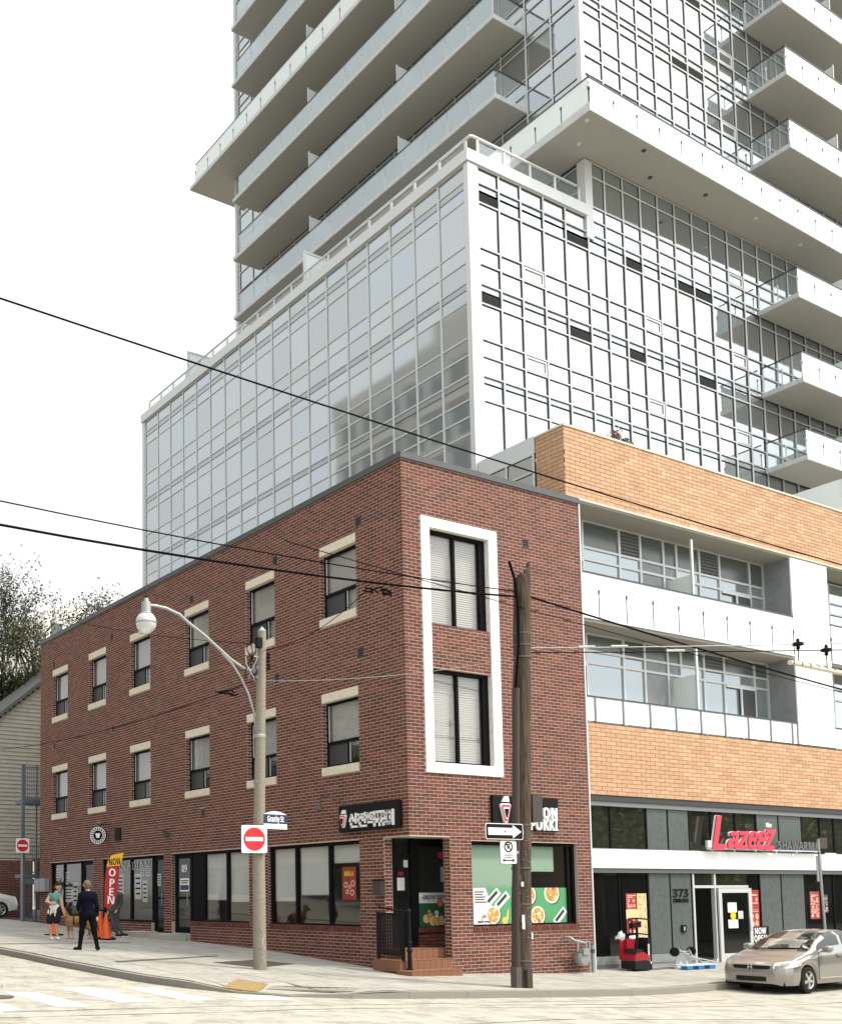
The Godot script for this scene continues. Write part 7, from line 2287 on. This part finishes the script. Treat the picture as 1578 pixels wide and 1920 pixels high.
# ------------------------------------------------------------------ people and the dog
# bones: [a, b, ra, rb, colour]; joined with a smooth minimum and meshed as surface nets, coloured by the nearest bone
func figure(bones: Array, cell: float, blend := 0.03) -> ArrayMesh:
	var lo := Vector3.ONE * 1e9
	var hi := -lo
	for b in bones:
		for k in 2:
			lo = lo.min(b[k] - Vector3.ONE * (b[2 + k] + 0.05))
			hi = hi.max(b[k] + Vector3.ONE * (b[2 + k] + 0.05))
	var n := Vector3i(((hi - lo) / cell).ceil()) + Vector3i.ONE
	var sx := n.x + 1
	var sy := n.y + 1
	var sz := n.z + 1
	var field := PackedFloat32Array()
	field.resize(sx * sy * sz)
	field.fill(1.0)
	for b in bones:
		var bl: Vector3 = (b[0] as Vector3).min(b[1]) - Vector3.ONE * (maxf(b[2], b[3]) + 0.10)
		var bh: Vector3 = (b[0] as Vector3).max(b[1]) + Vector3.ONE * (maxf(b[2], b[3]) + 0.10)
		var i0 := Vector3i(((bl - lo) / cell).floor()).clamp(Vector3i.ZERO, n)
		var i1 := Vector3i(((bh - lo) / cell).ceil()).clamp(Vector3i.ZERO, n)
		var ab: Vector3 = b[1] - b[0]
		var l2 := maxf(ab.length_squared(), 1e-6)
		for x in range(i0.x, i1.x + 1):
			for y in range(i0.y, i1.y + 1):
				for z in range(i0.z, i1.z + 1):
					var p := lo + Vector3(x, y, z) * cell
					var t := clampf((p - b[0]).dot(ab) / l2, 0.0, 1.0)
					var d: float = (p - b[0] - ab * t).length() - lerpf(b[2], b[3], t)
					var id := (x * sy + y) * sz + z
					var f := field[id]
					var hh := maxf(blend - absf(f - d), 0.0) / blend
					field[id] = minf(f, d) - hh * hh * blend * 0.25
	var vid := {}
	var v := PackedVector3Array()
	var idx := PackedInt32Array()
	var col := PackedColorArray()
	for x in n.x:
		for y in n.y:
			for z in n.z:
				var vals := []
				var inside := 0
				for c in 8:
					var f := field[((x + (c & 1)) * sy + y + ((c >> 1) & 1)) * sz + z + ((c >> 2) & 1)]
					vals.append(f)
					if f < 0.0: inside += 1
				if inside == 0 or inside == 8: continue
				var sum := Vector3.ZERO
				var cnt := 0
				for e in [[0, 1], [2, 3], [4, 5], [6, 7], [0, 2], [1, 3], [4, 6], [5, 7], [0, 4], [1, 5], [2, 6], [3, 7]]:
					var fa: float = vals[e[0]]
					var fb: float = vals[e[1]]
					if (fa < 0.0) == (fb < 0.0): continue
					var t := fa / (fa - fb)
					var pa := Vector3(e[0] & 1, (e[0] >> 1) & 1, (e[0] >> 2) & 1)
					var pb := Vector3(e[1] & 1, (e[1] >> 1) & 1, (e[1] >> 2) & 1)
					sum += pa.lerp(pb, t)
					cnt += 1
				vid[Vector3i(x, y, z)] = v.size()
				v.append(lo + (Vector3(x, y, z) + sum / cnt) * cell)
	var nrm := PackedVector3Array()
	nrm.resize(v.size())
	for key in vid:
		for ax in 3:
			var d := Vector3i.ZERO
			d[ax] = 1
			var o1 := Vector3i.ZERO
			var o2 := Vector3i.ZERO
			o1[(ax + 1) % 3] = 1
			o2[(ax + 2) % 3] = 1
			var fa := field[(key.x * sy + key.y) * sz + key.z]
			var kb: Vector3i = key + d
			var fb := field[(kb.x * sy + kb.y) * sz + kb.z]
			if (fa < 0.0) == (fb < 0.0): continue
			if not (vid.has(key - o1) and vid.has(key - o2) and vid.has(key - o1 - o2)): continue
			var q := [vid[key], vid[key - o1], vid[key - o1 - o2], vid[key - o2]]
			var fn := (v[q[1]] - v[q[0]]).cross(v[q[3]] - v[q[0]]) + (v[q[3]] - v[q[2]]).cross(v[q[1]] - v[q[2]])
			var outd := Vector3(d) * (1.0 if fa < 0.0 else -1.0)
			var order := [q[0], q[2], q[1], q[0], q[3], q[2]]
			if fn.dot(outd) < 0.0:
				fn = -fn
				order = [q[0], q[1], q[2], q[0], q[2], q[3]]
			for id in q: nrm[id] += fn
			idx.append_array(PackedInt32Array(order))
	for k in v.size():
		nrm[k] = nrm[k].normalized()
		var best := 1e9
		var c := Color.WHITE
		for b in bones:
			var ab: Vector3 = b[1] - b[0]
			var t := clampf((v[k] - b[0]).dot(ab) / maxf(ab.length_squared(), 1e-6), 0.0, 1.0)
			var d: float = (v[k] - b[0] - ab * t).length() - lerpf(b[2], b[3], t)
			if d < best:
				best = d
				c = b[4]
		col.append(c)
	var arr := []
	arr.resize(Mesh.ARRAY_MAX)
	arr[Mesh.ARRAY_VERTEX] = v
	arr[Mesh.ARRAY_NORMAL] = nrm
	arr[Mesh.ARRAY_COLOR] = col
	arr[Mesh.ARRAY_INDEX] = idx
	var m := ArrayMesh.new()
	m.add_surface_from_arrays(Mesh.PRIMITIVE_TRIANGLES, arr)
	return m
func vx(a: Array) -> Vector3:
	return Vector3(a[0], a[1], a[2])
func hand_bones(out: Array, wrist: Vector3, dirv: Vector3, side: Vector3, c: Color) -> void:
	var d := dirv.normalized()
	var s := side.normalized()
	var palm := wrist + d * 0.085
	out.append([wrist, palm, 0.026, 0.030, c])
	for k in 4:
		var root := palm + s * (0.030 - k * 0.020)
		var mid: Vector3 = root + d * [0.036, 0.042, 0.040, 0.030][k]
		var n := d.cross(s)
		out.append([root, mid, 0.0105, 0.010, c])
		out.append([mid, mid + (d * 0.75 + n * 0.6).normalized() * [0.034, 0.038, 0.036, 0.028][k], 0.0098, 0.008, c])
	var th := wrist + d * 0.03 + s * 0.024
	out.append([th, th + (d * 0.6 + s * 0.8) * 0.04, 0.012, 0.010, c])
	out.append([th + (d * 0.6 + s * 0.8) * 0.04, th + (d * 0.6 + s * 0.8) * 0.04 + d * 0.028, 0.010, 0.008, c])
func head_bones(out: Array, at: Vector3, fwd: Vector3, c: Color, hair: Color, long_hair: bool) -> void:
	var f := fwd.normalized()
	var r := f.cross(Vector3.UP).normalized()
	out.append([at + Vector3(0, 0.035, 0) - f * 0.015, at + Vector3(0, 0.03, 0) + f * 0.02, 0.088, 0.080, c])
	out.append([at + Vector3(0, -0.055, 0) + f * 0.035, at + Vector3(0, -0.075, 0) + f * 0.045, 0.058, 0.045, c])
	out.append([at + Vector3(0, 0.01, 0) + f * 0.095, at + Vector3(0, -0.018, 0) + f * 0.112, 0.012, 0.014, c])
	for s in [-1.0, 1.0]:
		out.append([at + r * 0.088 * s - Vector3(0, 0.015, 0), at + r * 0.092 * s + Vector3(0, 0.02, 0), 0.016, 0.018, c])
		out.append([at + r * 0.033 * s + f * 0.084 + Vector3(0, 0.02, 0), at + r * 0.036 * s + f * 0.084 + Vector3(0, 0.02, 0), 0.012, 0.012, Color(0.05, 0.035, 0.03)])
	out.append([at + r * 0.02 + f * 0.088 - Vector3(0, 0.052, 0), at - r * 0.02 + f * 0.088 - Vector3(0, 0.052, 0), 0.010, 0.010, Color(0.22, 0.07, 0.06)])
	out.append([at + Vector3(0, 0.06, 0) - f * 0.02, at + Vector3(0, 0.06, 0) + f * 0.012, 0.087, 0.080, hair])
	out.append([at + Vector3(0, 0.02, 0) - f * 0.04, at + Vector3(0, -0.03, 0) - f * 0.05, 0.078, 0.055, hair])
	if long_hair:
		out.append([at + Vector3(0, 0.02, 0) - f * 0.08, at + Vector3(0, 0.0, 0) - f * 0.13, 0.06, 0.055, hair])
func build_people() -> void:
	var turn := -0.5405
	# person in black walking away
	var b := []
	var navy := Color(0.006, 0.006, 0.012)
	var skin := Color(0.46, 0.28, 0.20)
	var pants := Color(0.004, 0.004, 0.005)
	for e in [[[-0.01, 1.42, 0], [0, 1.52, 0], 0.06, 0.055, 3], [[-0.15, 1.40, 0], [0.15, 1.40, 0], 0.085, 0.085, 1], [[0, 1.36, 0], [0, 1.08, 0.0], 0.155, 0.135, 1], [[-0.06, 1.34, 0.03], [0.06, 1.34, 0.03], 0.13, 0.13, 1], [[0, 1.10, 0], [0, 0.92, 0], 0.14, 0.155, 1], [[-0.18, 1.39, 0], [-0.235, 1.13, 0.02], 0.068, 0.055, 1], [[-0.235, 1.13, 0.02], [-0.27, 1.02, -0.20], 0.055, 0.042, 1], [[0.18, 1.39, 0], [0.235, 1.12, 0.03], 0.068, 0.055, 1], [[0.235, 1.12, 0.03], [0.24, 0.90, -0.03], 0.055, 0.042, 1], [[-0.09, 0.90, 0], [0.09, 0.90, 0], 0.13, 0.13, 2], [[-0.095, 0.88, 0], [-0.15, 0.46, 0.02], 0.098, 0.07, 2], [[-0.15, 0.46, 0.02], [-0.20, 0.10, 0.0], 0.068, 0.050, 2], [[0.095, 0.88, 0], [0.17, 0.46, -0.02], 0.098, 0.07, 2], [[0.17, 0.46, -0.02], [0.25, 0.10, 0.03], 0.068, 0.050, 2], [[-0.19, 0.055, 0.01], [-0.34, 0.04, -0.08], 0.05, 0.04, 0], [[0.25, 0.055, 0.04], [0.27, 0.04, -0.14], 0.05, 0.04, 0]]:
		b.append([vx(e[0]), vx(e[1]), e[2], e[3], [Color(0.012, 0.012, 0.012), navy, pants, skin][e[4]]])
	head_bones(b, Vector3(-0.02, 1.645, 0), Vector3(-0.35, 0.02, -1), skin, Color(0.16, 0.11, 0.085), false)
	hand_bones(b, Vector3(-0.275, 1.01, -0.22), Vector3(-0.2, 0.1, -1), Vector3(0.4, 0.9, 0), skin)
	hand_bones(b, Vector3(0.24, 0.89, -0.035), Vector3(-0.05, -1, -0.1), Vector3(-0.3, 0, -1), skin)
	var g1 := (walk(-6.12, -5.6) + walk(-5.71, -5.35)) * 0.5
	var p1 := thing("person", "person in black top and trousers walking away past the dog", "person", Vector3(-5.95, g1, -5.5), turn)
	part(p1, "body", figure(b, 0.017, 0.035), M.figure)
	part(p1, "held_phone", box_mesh(Vector3(0.07, 0.14, 0.012)), M.sign_black, Transform3D(Basis(Vector3(1, 0, 0), 0.6), Vector3(-0.30, 1.08, -0.34)))
	# person in teal shirt with the dog
	b = []
	var teal := Color(0.10, 0.24, 0.23)
	var dark := Color(0.02, 0.021, 0.024)
	var cream := Color(0.62, 0.60, 0.58)
	skin = Color(0.50, 0.31, 0.22)
	for e in [[[0.02, 1.34, 0], [0.05, 1.43, 0], 0.05, 0.048, 3], [[-0.12, 1.31, 0], [0.14, 1.31, 0], 0.068, 0.068, 1], [[0.01, 1.26, 0], [0.0, 1.05, 0], 0.125, 0.112, 1], [[0.03, 1.22, 0.04], [0.04, 1.20, 0.05], 0.11, 0.10, 1], [[0, 1.06, 0], [-0.01, 0.98, 0], 0.12, 0.13, 1], [[-0.01, 0.95, 0], [-0.02, 0.90, 0], 0.155, 0.15, 4], [[0.04, 0.93, 0.13], [0.03, 0.70, 0.17], 0.03, 0.02, 4], [[-0.06, 0.93, 0.13], [-0.10, 0.74, 0.17], 0.035, 0.02, 4], [[-0.13, 0.90, 0.06], [-0.16, 0.80, 0.08], 0.05, 0.04, 4], [[-0.14, 1.30, 0], [-0.225, 1.13, 0.05], 0.052, 0.044, 3], [[-0.225, 1.13, 0.05], [-0.07, 1.07, 0.17], 0.042, 0.032, 3], [[0.16, 1.30, 0], [0.215, 1.03, 0.02], 0.052, 0.044, 3], [[0.215, 1.03, 0.02], [0.27, 0.84, 0.05], 0.042, 0.032, 3], [[-0.08, 0.88, 0], [0.07, 0.88, 0], 0.13, 0.13, 2], [[-0.09, 0.86, 0], [-0.13, 0.58, 0.01], 0.115, 0.12, 2], [[0.08, 0.86, 0], [0.06, 0.58, 0.01], 0.115, 0.12, 2], [[-0.13, 0.58, 0.01], [-0.14, 0.44, 0.01], 0.066, 0.056, 3], [[-0.14, 0.44, 0.01], [-0.10, 0.09, 0.0], 0.055, 0.036, 3], [[0.06, 0.58, 0.01], [0.05, 0.44, 0.02], 0.066, 0.056, 3], [[0.05, 0.44, 0.02], [0.08, 0.09, 0.0], 0.055, 0.036, 3], [[-0.10, 0.05, 0.0], [-0.05, 0.035, 0.13], 0.045, 0.036, 0], [[0.08, 0.05, 0.0], [0.14, 0.035, 0.12], 0.045, 0.036, 0]]:
		b.append([vx(e[0]), vx(e[1]), e[2], e[3], [Color(0.72, 0.70, 0.68), teal, dark, skin, cream][e[4]]])
	head_bones(b, Vector3(0.09, 1.535, 0.0), Vector3(1, 0.12, -0.1), skin, Color(0.03, 0.018, 0.014), true)
	hand_bones(b, Vector3(-0.065, 1.068, 0.175), Vector3(1, 0.05, 0.25), Vector3(0, 1, 0), skin)
	hand_bones(b, Vector3(0.272, 0.835, 0.052), Vector3(0.25, -1, 0.1), Vector3(0, 0, 1), skin)
	var p2 := thing("person", "person in teal top and dark skirt holding the dog by its harness", "person", Vector3(-4.98, walk(-4.98, -9.9), -9.9), turn)
	part(p2, "body", figure(b, 0.017, 0.03), M.figure)
	# person in grey behind the banner
	b = []
	var grey := Color(0.075, 0.078, 0.075)
	var jean := Color(0.085, 0.09, 0.095)
	for e in [[[0.04, 1.40, 0], [0.05, 1.50, 0], 0.055, 0.05, 3], [[-0.12, 1.38, 0], [0.2, 1.38, 0], 0.08, 0.08, 1], [[0.04, 1.34, 0], [0.02, 1.06, 0], 0.15, 0.135, 1], [[0.02, 1.08, 0], [0.0, 0.88, 0], 0.14, 0.15, 1], [[0.21, 1.36, 0], [0.24, 1.10, -0.02], 0.066, 0.055, 1], [[0.24, 1.10, -0.02], [0.12, 0.90, 0.12], 0.052, 0.042, 1], [[-0.13, 1.36, 0], [-0.22, 1.10, 0.03], 0.066, 0.055, 1], [[-0.22, 1.10, 0.03], [-0.2, 0.86, 0.08], 0.052, 0.042, 1], [[-0.08, 0.88, 0], [0.08, 0.88, 0], 0.125, 0.125, 2], [[-0.08, 0.86, 0], [-0.04, 0.47, 0.03], 0.095, 0.072, 2], [[-0.04, 0.47, 0.03], [0.10, 0.11, -0.02], 0.070, 0.055, 2], [[0.08, 0.86, 0], [0.10, 0.46, -0.02], 0.095, 0.072, 2], [[0.10, 0.46, -0.02], [0.26, 0.13, 0.0], 0.070, 0.055, 2], [[0.08, 0.055, -0.02], [0.24, 0.05, 0.03], 0.05, 0.04, 0], [[0.24, 0.08, 0.0], [0.42, 0.07, 0.04], 0.05, 0.042, 0]]:
		b.append([vx(e[0]), vx(e[1]), e[2], e[3], [Color(0.02, 0.02, 0.02), grey, jean, skin][e[4]]])
	head_bones(b, Vector3(0.06, 1.615, 0), Vector3(1, 0, -0.4), skin, Color(0.035, 0.025, 0.02), false)
	hand_bones(b, Vector3(0.115, 0.89, 0.125), Vector3(-0.5, -0.7, 0.3), Vector3(0, 0, 1), skin)
	hand_bones(b, Vector3(-0.2, 0.85, 0.085), Vector3(0, -1, 0.1), Vector3(0, 0, 1), skin)
	var p3 := thing("person", "person in grey jacket and jeans stepping behind the feather banner", "person", Vector3(-1.95, walk(-1.95, -12.1), -12.1), turn)
	part(p3, "body", figure(b, 0.018, 0.03), M.figure)
	for e in [[0.10, 0.24, 0.005], [0.26, 0.42, 0.02]]:
		part(p3, "shoe_sole", box_mesh(Vector3(0.26, 0.018, 0.09)), M.sign_white, Transform3D(Basis(Vector3.UP, -0.2), Vector3((e[0] + e[1]) * 0.5, e[2] + 0.008, 0.02)))
	# dog
	b = []
	var tan_ := Color(0.30, 0.16, 0.07)
	var pale := Color(0.42, 0.30, 0.18)
	var blk := Color(0.03, 0.025, 0.02)
	for e in [[[-0.28, 0.56, 0], [0.05, 0.58, 0], 0.135, 0.125, 0], [[0.05, 0.58, 0], [0.34, 0.56, 0], 0.12, 0.105, 0], [[-0.28, 0.52, 0], [-0.22, 0.47, 0], 0.12, 0.10, 1], [[-0.30, 0.62, 0], [-0.42, 0.80, 0.02], 0.095, 0.075, 0], [[-0.42, 0.82, 0.02], [-0.45, 0.86, 0.02], 0.082, 0.072, 0], [[-0.48, 0.83, 0.03], [-0.60, 0.78, 0.05], 0.052, 0.034, 2], [[-0.40, 0.90, -0.04], [-0.40, 1.00, -0.05], 0.028, 0.010, 2], [[-0.41, 0.90, 0.07], [-0.41, 1.00, 0.085], 0.028, 0.010, 0], [[-0.28, 0.50, -0.07], [-0.29, 0.28, -0.07], 0.055, 0.036, 0], [[-0.29, 0.28, -0.07], [-0.28, 0.06, -0.07], 0.034, 0.026, 1], [[-0.28, 0.04, -0.07], [-0.34, 0.03, -0.07], 0.034, 0.028, 1], [[-0.22, 0.50, 0.08], [-0.20, 0.28, 0.08], 0.055, 0.036, 0], [[-0.20, 0.28, 0.08], [-0.17, 0.06, 0.08], 0.034, 0.026, 1], [[-0.17, 0.04, 0.08], [-0.23, 0.03, 0.08], 0.034, 0.028, 1], [[0.32, 0.54, -0.07], [0.26, 0.36, -0.08], 0.085, 0.052, 0], [[0.26, 0.36, -0.08], [0.40, 0.22, -0.08], 0.046, 0.030, 0], [[0.40, 0.22, -0.08], [0.38, 0.05, -0.08], 0.028, 0.026, 1], [[0.38, 0.035, -0.08], [0.32, 0.03, -0.08], 0.032, 0.028, 1], [[0.32, 0.54, 0.07], [0.30, 0.36, 0.08], 0.085, 0.052, 0], [[0.30, 0.36, 0.08], [0.46, 0.22, 0.08], 0.046, 0.030, 0], [[0.46, 0.22, 0.08], [0.45, 0.05, 0.08], 0.028, 0.026, 1], [[0.45, 0.035, 0.08], [0.39, 0.03, 0.08], 0.032, 0.028, 1], [[0.42, 0.58, 0], [0.56, 0.44, 0], 0.04, 0.032, 2], [[0.56, 0.44, 0], [0.62, 0.24, 0.02], 0.032, 0.018, 2]]:
		b.append([vx(e[0]), vx(e[1]), e[2], e[3], [tan_, pale, blk][e[4]]])
	var dog := thing("dog", "tan shepherd dog in dark harness standing beside the person in teal", "dog", Vector3(-3.95, walk(-3.95, -10.5), -10.5), turn + 0.25)
	part(dog, "body", figure(b, 0.017, 0.03), M.figure)
	var hs := MB.new()
	for s in [-0.16, 0.02]:
		var ring := PackedVector3Array()
		for k in 17:
			var a := TAU * k / 16.0
			ring.append(Vector3(s, 0.565 + cos(a) * 0.150, sin(a) * 0.150))
		hs.tube(ring, 0.016, 5, false)
	hs.tube(PackedVector3Array([Vector3(-0.16, 0.715, 0), Vector3(-0.10, 0.78, 0), Vector3(-0.02, 0.78, 0), Vector3(0.02, 0.71, 0)]), 0.014, 5)
	mbp(dog, "harness", hs, M.sign_black)
